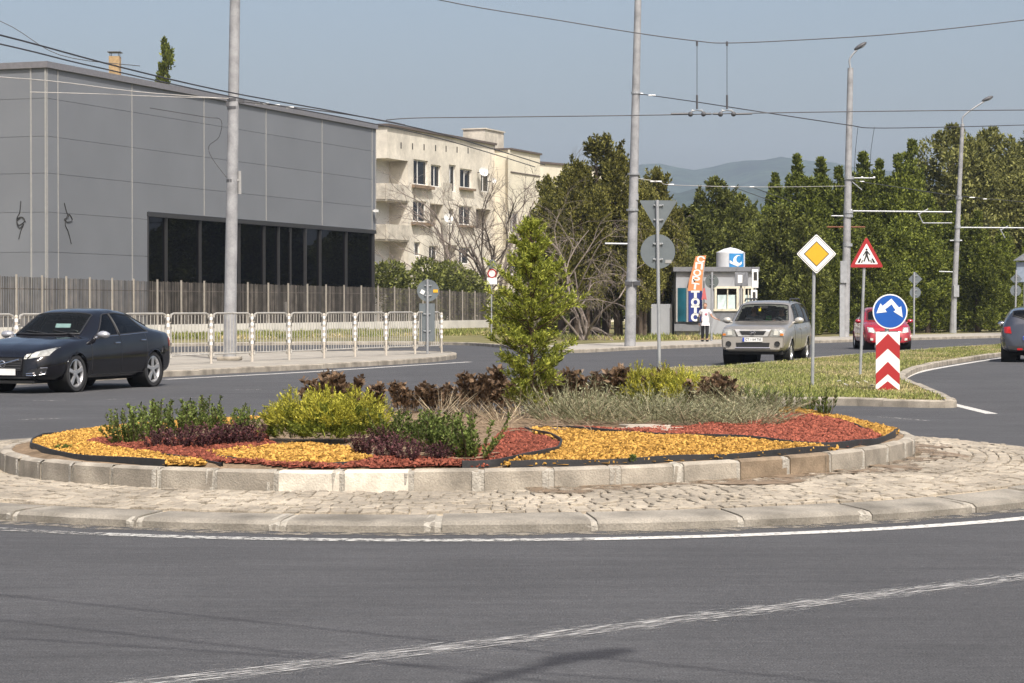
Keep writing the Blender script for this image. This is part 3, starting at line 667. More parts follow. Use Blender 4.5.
dish(487.5, 181.5, .25, "small satellite dish just under the top floor corner of the cream block")

# ---- kiosk
m_kio = mat("kiosk grey paint", (0.33, 0.34, 0.36), 0.6, var=.08, scale=1.2)
m_kiod = mat("kiosk dark grey", (0.17, 0.175, 0.19), 0.7, var=.1)
m_frame = mat("cream frame", (0.62, 0.58, 0.46), .6)
m_poster = mat("pale poster", (0.55, 0.66, 0.66), .7, var=.3, scale=2.5)
m_teal = mat("teal panel", (0.012, 0.085, 0.12), .35, var=.4, scale=1.3)
m_bluep = mat("deep blue panel", (0.018, 0.035, 0.20), .5, var=.06)
m_orange = mat("faded orange panel", (0.62, 0.235, 0.09), .7, var=.2, scale=1.2)
m_wht = mat("sign white", (0.74, 0.74, 0.72), .5, var=.03)
m_sky = mat("logo blue", (0.03, 0.22, 0.50), .5, var=.05)
KY = 101.0; kz = lambda y: ZY(y, KY); kx = lambda p: XY(p, KY)
K0 = Vector((kx(715), KY, .11)); ki = thing("kiosk", K0, 0, "grey lottery kiosk with cream framed window and drum sign beside the trees", "kiosk")
def kb(x0, x1, y0, y1, d0, d1, name, m, par=None, zlow=None):
    q = MB(); z0 = (kz(y1) if zlow is None else zlow) - K0.z; z1 = kz(y0) - K0.z; a0, a1 = kx(x0) - K0.x, kx(x1) - K0.x
    q.box(((a0 + a1) / 2, (d0 + d1) / 2, (z0 + z1) / 2), (a1 - a0, d1 - d0, z1 - z0)); return q.build(name, m, par or ki)
k_ = MB(); u0 = kx(675) - K0.x; u1 = kx(757) - K0.x; zt = kz(271) - K0.z; w0, w1, wz0, wz1 = kx(715.5) - K0.x, kx(737.5) - K0.x, kz(310) - K0.z, kz(287.5) - K0.z; v0, v1 = kx(744) - K0.x, kx(752) - K0.x
cellwall(k_, Vector((u0, 0, 0)), Vector((1, 0, 0)), Vector((0, -1, 0)), u1 - u0, 0, zt, [(w0 - u0, w1 - u0, wz0, wz1, .2), (v0 - u0, v1 - u0, wz0, wz1, .2)])
k_.box(((u0 + u1) / 2, 1.5, zt / 2), (u1 - u0, 2.4, zt)); k_.box((u0 + .02, .15, zt / 2), (.04, .3, zt)); k_.box((u1 - .02, .15, zt / 2), (.04, .3, zt)); k_.build("wall", m_kio, ki)
kb(673, 759, 267, 271.5, -.18, 2.9, "roof", m_kiod)
for x0, x1 in ((715.5, 737.5), (744, 752)):
    a0, a1 = kx(x0) - K0.x, kx(x1) - K0.x; q = MB(); t_ = .1
    for c_, d_ in ((((a0 + a1) / 2, -.02, wz0), (a1 - a0 + .2, .12, t_)), (((a0 + a1) / 2, -.02, wz1), (a1 - a0 + .2, .12, t_)), ((a0, -.02, (wz0 + wz1) / 2), (t_, .12, wz1 - wz0 - t_)), ((a1, -.02, (wz0 + wz1) / 2), (t_, .12, wz1 - wz0 - t_)), ((a0 + (a1 - a0) * .55, -.0, (wz0 + wz1) / 2 + .0), (.05, .06, wz1 - wz0 - t_))): q.box(c_, d_)
    fo = q.build("window", m_frame, ki); q = MB(); q.box(((a0 + a1) / 2, .09, (wz0 + wz1) / 2), (a1 - a0, .02, wz1 - wz0)); q.build("pane", m_pane, fo)
    q = MB(); q.box(((a0 + a1) / 2, .06, wz0 + (wz1 - wz0) * .36), ((a1 - a0) * .8, .01, (wz1 - wz0) * .62)); q.build("poster", m_poster, fo)
    q = MB(); q.box(((a0 + a1) / 2, .19, (wz0 + wz1) / 2), (a1 - a0, .02, wz1 - wz0)); q.build("interior", m_wdark, fo)
q = MB(); a0, a1 = kx(714) - K0.x, kx(741) - K0.x; zc = kz(310) - K0.z
q.prism([((a0 + a1) / 2 + (a1 - a0) / 2 * math.cos(t), zc + .55 * math.sin(t) * 1.0) for t in np.linspace(math.pi, 2 * math.pi, 16)], -.02, .02, 0, FACE); q.build("apron_panel", m_kiod, ki)
kb(652, 673, 304, 338, .5, 2.6, "side_wing", m_kio, None, .11)
kb(674, 701, 324, 331, -.25, .0, "plinth", m_kiod)
q = MB(); q.grid([[(kx(677 + 9 * t) - K0.x, -.10 - .18 * math.sin(t * math.pi / 2), z - K0.z) for t in np.linspace(0, 1, 8)] for z in (kz(321.5), kz(288))]); q.build("curved_panel", m_teal, ki)
q = MB(); q.box((kx(686.8) - K0.x, -.28, kz(305) - K0.z), (.08, .1, kz(288) - kz(322))); q.box((kx(676.5) - K0.x, -.1, kz(305) - K0.z), (.08, .1, kz(288) - kz(322))); q.build("panel_frame", m_trim, ki)
pb = kb(688, 701.5, 291, 321.5, -.36, -.24, "blue_panel", m_bluep)
for i, chh in enumerate("ТОТО"):
    lettering(chh, .44, m_wht, pb, Matrix.Translation((kx(694.7) - K0.x, -.37, kz(295.3 + i * 7.5) - K0.z)) @ FACE, .026, "letter", .40)
op = thing("orange_banner", (kx(690), KY - .3, kz(291)), 0, "faded orange leaning banner with white vertical letters above the blue panel of the kiosk", "banner")
bx0 = kx(690)
def bq(p, y, d=0): return (kx(p) - bx0, d, kz(y) - kz(291))
q = MB(); lo = [(687, 291), (688.5, 280), (691.5, 270), (695, 256.5)]; hi = [(701.5, 291), (701.5, 280), (702.5, 270), (705.5, 255.5)]
vs = [bq(*p, -.06) for p in lo] + [bq(*p, -.06) for p in hi] + [bq(*p, .06) for p in lo] + [bq(*p, .06) for p in hi]
q.add(vs, [(i, i + 1, i + 5, i + 4) for i in range(3)] + [(8 + i, 12 + i, 13 + i, 9 + i) for i in range(3)] + [(0, 8, 9, 1), (1, 9, 10, 2), (2, 10, 11, 3), (4, 5, 13, 12), (5, 6, 14, 13), (6, 7, 15, 14), (0, 4, 12, 8), (3, 11, 15, 7)])
ob = q.build("panel", m_orange, op)
for i, (chh, a_, y_) in enumerate(zip("СПОРТ", (700, 698.2, 696.4, 695, 694.3), (260, 266.6, 273.4, 280, 286.8))):
    lettering(chh, .38, m_wht, ob, Matrix.Translation(bq(a_, y_, -.066)) @ FACE @ Matrix.Rotation(R(-8), 4, 'Z'), .012, "letter", .36)
q = MB(); q.tube([bq(701, 322, .12), bq(701.5, 285, .12), bq(704, 258, .12)], .05); q.build("mast", m_trim, op)
# drum sign on the roof
DS = thing("drum_sign", (kx(732.5), KY + .9, kz(270.0)), 0, "white drum shaped roof sign with blue square logo on top of the kiosk", "sign")
rd = (kx(747) - kx(718)) / 2; hd = kz(251) - kz(269)
q = MB(); q.lathe([(0, .0), (rd, .0), (rd, hd), (rd * .5, hd + .16), (0, hd + .24)], 32); q.build("drum", mat("drum white", (.60, .61, .63), .5, var=.06), DS, smooth=True)
q = MB(); [q.tube([(x, y, -.28), (x, y, 0.02)], .04) for x in (-.9, .9) for y in (-.5, .5)]; q.build("leg", m_tin, DS)
am, half = R(-68), R(33)
def dpt(t, z, d): a_ = am + half * t; return ((rd + d) * math.cos(a_), (rd + d) * math.sin(a_), z)
q = MB(); q.grid([[dpt(t, z, .02) for t in np.linspace(-1, 1, 12)] for z in (.03, hd - .06)]); lgo = q.build("logo_panel", m_sky, DS)
q = MB(); o_, i_ = [], []
for k in range(18):
    t = R(60) + R(270) * k / 17; o_.append((.08 + .62 * math.cos(t), .54 * hd + .30 * hd * math.sin(t))); i_.append((.2 + .38 * math.cos(t), .60 * hd + .20 * hd * math.sin(t)))
q.grid([[dpt(a, b, .03) for a, b in o_], [dpt(a, b, .03) for a, b in i_]])
q.grid([[dpt(t, .30 * hd - .22 * hd * t + .06 * hd * t * t + .0, .032) for t in np.linspace(-.95, .1, 8)], [dpt(t, .20 * hd - .20 * hd * t, .032) for t in np.linspace(-.95, .1, 8)]])
q.build("logo_swirl", m_wht, lgo)
# little boards on posts beside the kiosk
def board(pxx, base, x0, x1, y0, y1, Y, label, cat, face, inner, posts=1):
    t_ = thing("notice_board", (XY(pxx, Y), Y, .12), 0, label, cat); zz = lambda y: ZY(y, Y) - .12; xx = lambda p: XY(p, Y) - XY(pxx, Y)
    q = MB(); q.tube([(0, 0, 0), (0, 0, zz(y1) + .05)], .05); q.build("post", m_trim, t_)
    q = MB(); q.box(((xx(x0) + xx(x1)) / 2, -.07, (zz(y0) + zz(y1)) / 2), (xx(x1) - xx(x0), .1, zz(y0) - zz(y1)), bev=.02); p_ = q.build("panel", face, t_)
    q = MB()
    for (i0, i1, j0, j1) in inner: q.box(((xx(i0) + xx(i1)) / 2, -.125, (zz(j0) + zz(j1)) / 2), (xx(i1) - xx(i0), .008, zz(j0) - zz(j1)))
    q.build("notice", m_wht if face is not m_wht else m_wdark, p_)
board(741, 336, 734.5, 747.5, 272.5, 286, 98.5, "dark notice board with a white sheet in front of the kiosk window", "notice board", m_kiod, [(737.5, 742, 275, 283)])
board(754.5, 336, 751.5, 758, 269.5, 288, 98, "tall white framed notice board at the kiosk's end by the trees", "notice board", m_wht, [(753.3, 756.7, 272, 280.5)])
board(753.5, 336, 750.5, 757, 290, 304, 97.5, "low white framed notice board at the kiosk's end behind the silver car", "notice board", m_wht, [(752.4, 755.2, 292, 302)])
q = thing("pennant", W(704, 306, 100.3), 0, "small red and white pennant hanging between kiosk panel and person", "pennant")
k_ = MB(); k_.prism([(-.03, .8), (.04, .82), (.13, .25), (.03, .32), (-.12, .27)], -.01, .01, 0, FACE); k_.build("cloth", wornmat("pennant cloth", (.5, .12, .12), None, .7, 5), q)
k_ = MB(); k_.tube([(0, .03, -1.6), (0, .03, 1.15)], .025); k_.build("pole", m_tin, q)
k_ = MB(); k_.prism([(-.02, .75), (.04, .6), (.02, .36), (-.08, .32)], -.015, -.012, 0, FACE); k_.build("white_patch", m_wht, q)

# ---- palisade fence in front of the hall
m_slat = mat("weathered fence slat", (0.100, 0.088, 0.078), 0.75, var=.35, scale=2.2, island=.6)
m_fpost = mat("pale fence post", (0.33, 0.30, 0.26), 0.7, var=.1)
m_plinth = mat("whitewashed plinth", (0.60, 0.58, 0.54), 0.9, var=.12, scale=1)
fx = np.array([-40, 0, 140, 395, 487]); fYs = np.array([92, 95, 108, 135, 150]); ftop = np.array([274.5, 276, 281, 288, 293])
pts = [Vector((XY(a, b), b, .1)) for a, b in zip(fx, fYs)]; tops = [ZY(t, b) for t, b in zip(ftop, fYs)]
fence = thing("palisade_fence", pts[0], 0, "weathered brown slatted fence on a whitewashed plinth in front of the grey hall", "fence")
o0 = pts[0]; Ptot = [0]
for i in range(4): Ptot.append(Ptot[-1] + (pts[i + 1] - pts[i]).length)
def fpos(s):
    i = max(j for j in range(4) if Ptot[j] <= s + 1e-6) if s < Ptot[-1] else 3; t = (s - Ptot[i]) / (Ptot[i + 1] - Ptot[i])
    return pts[i].lerp(pts[i + 1], t), tops[i] + (tops[i + 1] - tops[i]) * t, (pts[i + 1] - pts[i]).normalized()
nb = 27; sb = Ptot[-1] / nb; pl = MB()
for i in range(nb):
    s0 = i * sb; q = MB(); s = s0 + .1
    while s < s0 + sb - .05:
        p, tz, d = fpos(s); rzz = math.atan2(d.y, d.x); q.box(p - o0 + Vector((0, 0, (tz + .62) / 2 - .1 + random.uniform(-.02, .02))), (.050, .022, tz - .62), rzz + random.uniform(-.05, .05), ry=random.uniform(-.012, .012)); s += .145 + random.uniform(-.012, .012)
    for zz_ in (.95, 2.2):
        p0, t0, d = fpos(s0 + .04); p1, t1, _ = fpos(min(s0 + sb - .04, Ptot[-1] - .01)); q.tube([p0 - o0 + Vector((d.y * -.04, d.x * .04, zz_)), p1 - o0 + Vector((d.y * -.04, d.x * .04, zz_))], .025, 6)
    q.build("slat_panel", m_slat, fence)
    p, tz, d = fpos(s0); q = MB(); q.box(p - o0 + Vector((0, 0, tz / 2)), (.07, .07, tz), math.atan2(d.y, d.x)); q.build("post", m_fpost, fence)
    p0, _, d = fpos(s0); p1, _, _ = fpos(min(s0 + sb, Ptot[-1] - .001)); c_ = (p0 + p1) / 2; pl.box(c_ - o0 + Vector((d.y * .0, 0, .26)), ((p1 - p0).length, .25, .52), math.atan2(d.y, d.x))
pl.build("plinth", m_plinth, fence)
# ================================================================== STREET FURNITURE: poles, wires, signs, barriers
m_pole = mat("concrete pole", (0.275, 0.275, 0.28), 0.75, var=.24, scale=3, fine=.12, bscale=25)
m_galv = mat("galvanised steel", (0.34, 0.35, 0.36), 0.5, metal=.35, var=.12, scale=5)
m_rust = mat("rust", (0.17, 0.07, 0.035), .9, var=.3, scale=12)
m_dkm = mat("dark fitting", (0.07, 0.07, 0.075), .5)
m_porc = mat("white insulator", (.72, .72, .70), .35)
def parts(pieces, name, m, par):
    for fn in pieces: q_ = MB(); fn(q_); q_.build(name, m, par)
m_wire = mat("dark wire", (0.045, 0.045, 0.05), .6)
m_wire_sunlit = mat("sunlit-tone wire", (0.45, 0.43, 0.40), .5)  # wire colour made pale to stand in for sunlight on it
m_lens = mat("lamp lens", (.25, .26, .26), .2)
def pole(bp, Y, top, r0, r1, label, cat, z=.12, name="utility_pole", ext=0):
    """bp=(px of base), top=(px,py) of the top; ext metres more above the frame"""
    b = Vector((XY(bp, Y), Y, z)); t = W(top[0], top[1], Y); t = b + (t - b) * (1 + ext / (t - b).length); o = thing(name, b, 0, label, cat)
    q = MB(); q.tube([(0, 0, 0), (t - b) * .33, (t - b) * .66, t - b], [r0, r0 + (r1 - r0) * .33, r0 + (r1 - r0) * .66, r1], 18); q.build("pole", m_pole, o, smooth=True)
    return o, b, t
def at(o, b, p): return p - b
# P1
o, b, t = pole(229.5, 57, (235, 0), .165, .125, "tall grey pole with rust streaks standing among the white barrier panels", "pole", .12, ext=2.2)
L = lambda a, c: W(a, c, 57) - b
for y in (100, 108, 181): q = MB(); q.tube([L(233 + (108 - y) * .012, y) - Vector((0, 0, .04)), L(233 + (108 - y) * .012, y) + Vector((0, 0, .04))], .15, 14); q.build("clamp", m_dkm, o)
q = MB()
q.box(L(229, 104), (.12, .2, .14)); q.box(L(238.5, 101), (.3, .12, .1)); q.tube([L(235, 100), L(243, 101)], .035); q.build("clamp", m_dkm, o)
q = MB(); q.tube([L(239.5, 171), L(239.8, 194)], .045); q.box(L(238, 180), (.1, .1, .06)); q.build("cable_bracket", m_trim, o)
q = MB()
for (a, c, h) in ((238.0, 1, 7), (237.6, 80, 16)): q = MB(); q.tube([L(a - .5, c) - Vector((0, .05, 0)), L(a - .7, c + h) - Vector((0, .05, 0))], [.035, .02], 6); q.build("rust_streak", m_rust, o)
q = MB(); q.box((0, 0, .05), (.6, .6, .1), bev=.03); q.build("footing", m_kerb, o)
# P2
o, b, t = pole(630, 78, (638, 0), .20, .11, "tall grey pole on the pavement left of the back of the give way sign", "pole", .12, ext=1.5)
L2 = lambda a, c: W(a, c, 78) - b
q = MB()
for a, c in ((635.8, 93), (633.5, 174), (632.4, 210), (631.3, 281)): q = MB(); q.tube([L2(a, c + 1), L2(a, c - 1)], .22 if c > 150 else .17, 14); q.build("clamp", m_galv, o)
q = MB()
q.tube([L2(636, 93), L2(643, 94)], .04); q.build("hook", m_galv, o); q = MB(); q.box(L2(636, 197), (.16, .3, .22)); q.build("junction_box", m_galv, o)
q = MB(); q.tube([L2(605, 243.5), L2(632, 244)], .035, 8); q.build("bracket_arm", m_galv, o)
for a, c in ((628.5, 283), (636.5, 283)): q = MB(); q.box(L2(a, c) + Vector((0, -.02, 0)), (.25, .42, .14), rx=.1); q.build("side_fitting", m_dkm, o)
def lamp_top(o, b, t, elbow, end, Y, r=.045, hw=.62):
    q = MB(); E = [Vector(p) for p in ([t - b] + [W(*e, Y) - b for e in elbow] + [W(*end, Y) - b])]; q.tube(smooth_line(E, 5), r, 10); q.build("lamp_arm", m_galv, o, smooth=True)
    e = E[-1]; d = (E[-1] - E[-2]).normalized(); d = Vector((d.x, d.y, 0)).normalized(); a = math.atan2(d.y, d.x)
    d3 = (E[-1] - E[-2]).normalized(); Rm = Matrix.Translation(e + d3 * .18) @ Matrix.Rotation(a, 4, 'Z') @ Matrix.Rotation(-math.asin(max(-1, min(1, d3.z))) * .7, 4, 'Y')
    q = MB(); q.ell((0.05, 0, .03), (.34, .12, .10), 14, 8); q.shift(Rm); h = q.build("lamp_head", m_dkm, o, smooth=True)
    q = MB(); q.ell((.12, 0, -.035), (.17, .09, .05), 12, 8); q.shift(Rm); q.build("lamp_lens", m_lens, h, smooth=True)
# P3
o, b, t = pole(844.8, 101, (850.5, 68), .205, .13, "street lamp on a thick grey pole behind the silver car, with cable arm", "street lamp", .12, "street_lamp")
L3 = lambda a, c: W(a, c, 101) - b
lamp_top(o, b, t, [(849.5, 60), (853, 54)], (857, 50), 101)
for c in (178, 212, 216, 245): q = MB(); q.tube([L3(849 - (c - 176) * .02, c + 1.5), L3(849 - (c - 176) * .02, c - 1.5)], .22, 14); q.build("clamp", m_galv, o)
q = MB(); q.tube([L3(849, 178), L3(875, 178)], .03); q.tube([L3(849, 179), L3(862, 190)], .02); q.build("hook", m_galv, o)
q = MB(); q.tube([L3(850, 211), L3(952, 212)], .036, 8); q.build("bracket_arm", m_galv, o); q = MB(); q.tube([L3(831, 215.8), L3(845, 216)], .03, 8); q.build("bracket_arm", m_galv, o)
q = MB(); q.tube([L3(827, 227), L3(865, 227)], .035, 8); q.build("bracket_arm", m_rust, o)
q = MB(); q.tube([L3(918, 213), L3(923, 223), L3(919, 214), L3(928, 209)], .03); q.tube([L3(923, 223), L3(952, 223)], .02); q.build("wire_holder", m_galv, o)
q = MB(); q.box(L3(842.8, 272) + Vector((0, -.2, 0)), (.30, .2, 1.0)); q.box(L3(841.5, 312) + Vector((0, -.15, 0)), (.22, .15, 2.6)); q.build("junction_box", m_galv, o)
for a, c in ((851, 210), (862, 177.5), (874, 177.5)): q = MB(); q.ell(L3(a, c), (.06, .06, .05)); q.build("insulator", m_porc, o)
# P4
o, b, t = pole(952.5, 117, (962.5, 124), .17, .10, "thinner street lamp with long curved arm in front of the broad tree", "street lamp", .12, "street_lamp")
L4 = lambda a, c: W(a, c, 117) - b
lamp_top(o, b, t, [(963, 117), (971, 110)], (984, 101.5), 117)
for c in (198, 227, 240): q = MB(); q.tube([L4(958.7 - (c - 200) * .045, c + 1.5), L4(958.7 - (c - 200) * .045, c - 1.5)], .17, 14); q.build("clamp", m_galv, o)
q = MB(); q.tube([L4(950, 240.5), L4(962, 240.5)], .035); q.build("cross_bar", m_galv, o); q = MB(); q.tube([L4(939, 271.5), L4(954, 272)], .035); q.build("cross_bar", m_galv, o)
q = MB(); q.tube([L4(958, 227.5), L4(1040, 228)], .036, 8); q.build("bracket_arm", m_galv, o)
q = MB(); q.tube([L4(1000, 229), L4(1005, 238), L4(1001, 230), L4(1008, 226)], .03); q.build("wire_holder", m_galv, o)
q = MB(); q.box(L4(955.5, 291) + Vector((0, -.16, 0)), (.28, .2, .62)); q.box(L4(954.5, 315) + Vector((0, -.12, 0)), (.14, .12, 2.0)); q.build("junction_box", m_galv, o)

# wires
def wire(pts, label, r=.016, m=m_wire, name="overhead_wire", beads=None, n=6, bead_m=None):
    P = [W(*p) if not isinstance(p, Vector) else p for p in pts]; o0 = P[0]; o = thing(name, o0, 0, label, "wire"); q = MB(); q.tube([p - o0 for p in smooth_line(P, n)], r, 6); q.build("cable", m, o)
    if beads:
        for (a, c, Y, rx) in beads: p = W(a, c, Y) - o0; q = MB(); q.tube([p - Vector((rx, 0, 0)) * .5, p + Vector((rx, 0, 0)) * .5], .024, 8); q.build("insulator", bead_m or m_porc, o)
    return o
wire([(-200, -12, 30), (0, 35, 36), (120, 67, 40.5), (228, 92, 45.5), (340, 112.5, 51.5), (430, 131, 57), (490, 148, 62.5), (545, 165, 69)], "upper of two dark trolley wires sweeping down over the hall roof towards the apartment block", .015)
wire([(-200, 2, 30), (0, 44, 35.3), (70, 61, 38), (105, 69, 39.6), (228, 96, 45), (340, 117, 51), (430, 136, 56.5), (490, 153, 62), (535, 167, 68)], "lower of two dark trolley wires sweeping over the hall roof edge", .013)
wire([(-100, -10, 50), (0, 21, 50), (60, 55, 50), (140, 66, 50)], "thin slack wire crossing the sky over the hall's left corner", .010)
wire([(-60, 73, 48), (0, 77, 50), (60, 82, 52), (140, 92, 54.5), (232, 99, 57)], "upper sunlit-tone wire in front of the hall wall, running to the rusty pole", .012, m_wire_sunlit)
wire([(30, 92, 52), (100, 94, 53.5), (160, 96.5, 55), (232, 98.5, 57)], "lower sunlit-tone wire in front of the hall wall, running to the rusty pole", .010, m_wire_sunlit)
wire([(238, 101, 57), (300, 108, 57.5), (345, 114, 58), (386, 121, 58.5), (405, 125, 59)], "dark wire with white insulators from the rusty pole along the hall roof edge", .018, m_wire, beads=[(262, 103.5, 57.2, .35), (290, 107.5, 57.4, .2), (275, 105.2, 57.3, .25)])
wire([(386, 120, 59), (416, 118, 59.3), (500, 117, 59.5), (640, 115.3, 60), (760, 113, 60.5), (900, 111, 61), (1024, 110, 61.5), (1300, 108, 63)], "long level span wire crossing the whole sky below the droppers", .015)
wire([(-900, -300, 62), (0, -104, 61), (300, -36, 60), (440, 0, 60), (560, 20.5, 60), (640, 33.5, 60), (697, 41, 60), (727, 43, 60), (800, 40, 60), (900, 33.5, 60), (1024, 20, 60), (1240, -8, 60), (2000, -130, 60)], "topmost cable sagging across the sky and carrying the two droppers", .015)
wire([(637, 93.5, 78), (655, 96, 77), (700, 102.5, 74), (765, 112.5, 70), (848, 125, 74), (874, 128, 76), (950, 127, 80), (1024, 125, 84), (1200, 120, 92)], "wire falling from the pavement pole to a level run on the other side", .017, m_wire, beads=[(652, 95.3, 77.2, .25)])
for i, (pxx, lab) in enumerate(((697, "thin dropper rod hanging from the topmost cable, nearer the pavement pole"), (727, "thin dropper rod hanging from the topmost cable, farther from the pavement pole"))):
    p0 = W(pxx, 42, 60); o = thing("dropper", p0, 0, lab, "dropper", "droppers on the topmost cable"); L_ = lambda a, c: W(a, c, 60) - p0
    q = MB(); q.tube([(0, 0, 0), L_(pxx, 108)], .010, 6); q.build("rod", m_wire, o); q = MB(); q.tube([L_(pxx, 95), L_(pxx, 109)], .028, 8); q.build("insulator", m_dkm, o); q = MB(); q.tube([L_(pxx, 41.5), L_(pxx, 46)], .03, 8); q.build("hook", m_dkm, o)
    q = MB(); q.tube([L_(pxx - 6.5, 114), L_(pxx - 5, 110.5), L_(pxx + 5, 110.5), L_(pxx + 6.5, 114)], .032, 8); q.build("yoke", m_galv, o)
    q = MB(); q.tube([L_(pxx - 26 if i == 0 else pxx + 6, 114), L_(pxx - 7 if i == 0 else pxx + 25, 113.6)], .028, 8); q.ell(L_(pxx - 6.5, 114.2), (.07, .07, .07)); q.ell(L_(pxx + 6.5, 114), (.07, .07, .07)); q.tube([L_(pxx + 8 if i == 0 else pxx - 8, 113.8), L_(pxx + 14 if i == 0 else pxx - 14, 113.8)], .03, 8); q.build("section_insulator", m_dkm, o)
for pxx, px2, lab in ((858, 855.5, "faint slanting hanger wire beside the lamp pole, nearer one"), (874.5, 871, "faint slanting hanger wire beside the lamp pole, farther one")):
    wire([(pxx, 127, 76), (px2, 150, 78), (px2 - 1.5, 178, 80)], lab, .008, m_wire, "hanger_wire", n=2)
wire([(636, 178, 78), (660, 182, 78), (674, 185, 79), (760, 187, 86), (846, 186, 101)], "short line with white insulators between pavement pole and lamp pole, before the hills", .012, m_wire_sunlit, beads=[(656, 181.5, 78, .4), (671, 184.6, 79, .2), (733, 186.7, 84, .18), (752, 186.9, 85.5, .18)])
wire([(733, 187, 84), (775, 202, 110), (810, 214, 150)], "far trolley wire falling away before the hills, nearer one", .015)
wire([(752, 187, 85.5), (790, 201, 110), (825, 213, 150)], "far trolley wire falling away before the hills, farther one", .015)
wire([(849, 180, 101), (890, 186, 104), (960, 196, 117), (1060, 205, 125)], "dark line strung between the two lamp poles in front of the trees", .018, m_wire, beads=[(862, 181.5, 102, .2), (972, 197.5, 118, .3), (985, 199, 118.5, .2)])
# cable looping on the hall pole
wire([(150, 108, 56), (205, 117, 57), (221, 120, 57), (219, 137, 57), (209, 146, 57), (212, 158, 57), (227, 178, 57)], "thin loose cable looping down beside the rusty pole", .010, n=4)

# ---- wires and lamp behind the camera that throw the shadows on the near lane
def shadow_src(gx, gy, z):   # point at height z whose shadow falls on (gx, gy)
    k = z / math.tan(SUN_EL); s = SUN_H.normalized(); return Vector((gx + s.x * k, gy + s.y * k, z))
for i, (p0, p1, lab) in enumerate((((0, 595), (430, 640), "trolley wire over the near lane, the farther of the pair whose shadows cross it"), ((0, 620), (330, 657), "trolley wire over the near lane, the nearer of the pair whose shadows cross it"), ((400, 664), (640, 680), "wire over the near lane whose shadow crosses the lamp's"))):
    a, c = G(*p0), G(*p1); d = (c - a).normalized(); P = [shadow_src(a.x - d.x * 6, a.y - d.y * 6, 6.2), shadow_src(a.x, a.y, 6.2), shadow_src(c.x, c.y, 6.2), shadow_src(c.x + d.x * 8, c.y + d.y * 8, 6.2)]
    wire(P, lab, .013, m_wire, "overhead_wire", n=2)
tip = shadow_src(*G(588, 655.5).xy, 8.6); bk = shadow_src(*G(470, 684).xy, 8.3); dd = (bk - tip); base = tip + dd * 2.6
base = Vector((base.x, base.y, 0)); o = thing("street_lamp", base, 0, "street lamp behind the viewpoint that throws the crossed shadow on the near lane", "street lamp")
q = MB(); q.tube([(0, 0, 0), (0, 0, 7.6)], [.11, .07], 14); q.build("pole", m_pole, o, smooth=True)
q = MB(); q.tube(smooth_line([Vector((0, 0, 7.6)), Vector((0, 0, 8.0)) + (tip - base).xy.to_3d() * .25, tip - base], 6), .04, 8); q.build("lamp_arm", m_galv, o)
q = MB(); q.ell(tip - base, (.28, .09, .08), 12, 8, 0, math.atan2(-dd.y, -dd.x)); q.build("lamp_head", m_dkm, o, smooth=True)

# ---- signs
m_syel = mat("sign yellow", (0.66, 0.36, 0.018), .45, var=.04)
m_sred = mat("sign red", (0.34, 0.018, 0.020), .45, var=.05)
m_sblue = mat("sign blue", (0.006, 0.080, 0.36), .4, var=.05)
m_sblk = mat("sign black", (0.015, 0.015, 0.015), .5)
m_sback = mat("sign back grey", (0.135, 0.155, 0.165), .5, metal=.2, var=.06)
def sign_root(pxx, Y, label, z=.12, top=None, r=.03, lean=0.0, name="road_sign", cat="road sign"):
    b = Vector((XY(pxx, Y), Y, z)); o = thing(name, b, 0, label, cat)
    q = MB(); q.tube([(0, 0, -.05), (lean, 0, top - z)], r, 12); q.build("post", m_galv, o, smooth=True); return o, b
def plate(o, poly, z0, z1, m, name, off, par=None):
    q = MB(); q.prism(poly, z0, z1, 0, Matrix.Translation(off) @ FACE); return q.build(name, m, par or o)
def rpoly(poly, rad, seg=4):
    out = []; n = len(poly)
    for i in range(n):
        p, a, c = Vector(poly[i]), Vector(poly[i - 1]), Vector(poly[(i + 1) % n]); u, v = (a - p).normalized(), (c - p).normalized()
        ang = math.acos(max(-1, min(1, u.dot(v)))); d = rad / math.tan(ang / 2); s, e = p + u * d, p + v * d
        for k in range(seg + 1):
            t = k / seg; out.append(tuple((1 - t) ** 2 * s + 2 * t * (1 - t) * p + t * t * e))
    return out
def circ(r, n=40): return [(r * math.cos(2 * math.pi * k / n), r * math.sin(2 * math.pi * k / n)) for k in range(n)]
# priority diamond
Y = 38.8; o, b = sign_root(812.5, Y, "yellow and white diamond priority road sign on a steel post at the lawn's edge", top=ZY(240, Y), lean=.03)
c = W(816, 254, Y) - b; hd = 20.6 * Y / FPX
dia = lambda k: rpoly([(0, hd * k), (hd * k, 0), (0, -hd * k), (-hd * k, 0)], .03 * k)
p = plate(o, dia(1), -.006, .012, m_sblk, "plate", c + Vector((0, -.045, 0))); plate(o, dia(.965), -.002, .014, m_wht, "white_face", c + Vector((0, -.046, 0)), p); plate(o, dia(.90), .0, .016, m_sblk, "inner_line", c + Vector((0, -.046, 0)), p); plate(o, dia(.87), .0, .018, m_wht, "white_field", c + Vector((0, -.046, 0)), p)
sq = lambda k: [(0, hd * k), (hd * k, 0), (0, -hd * k), (-hd * k, 0)]
plate(o, sq(.62), 0, .020, m_sblk, "yellow_border", c + Vector((0, -.046, 0)), p); plate(o, sq(.57), 0, .022, m_syel, "yellow_field", c + Vector((0, -.046, 0)), p)
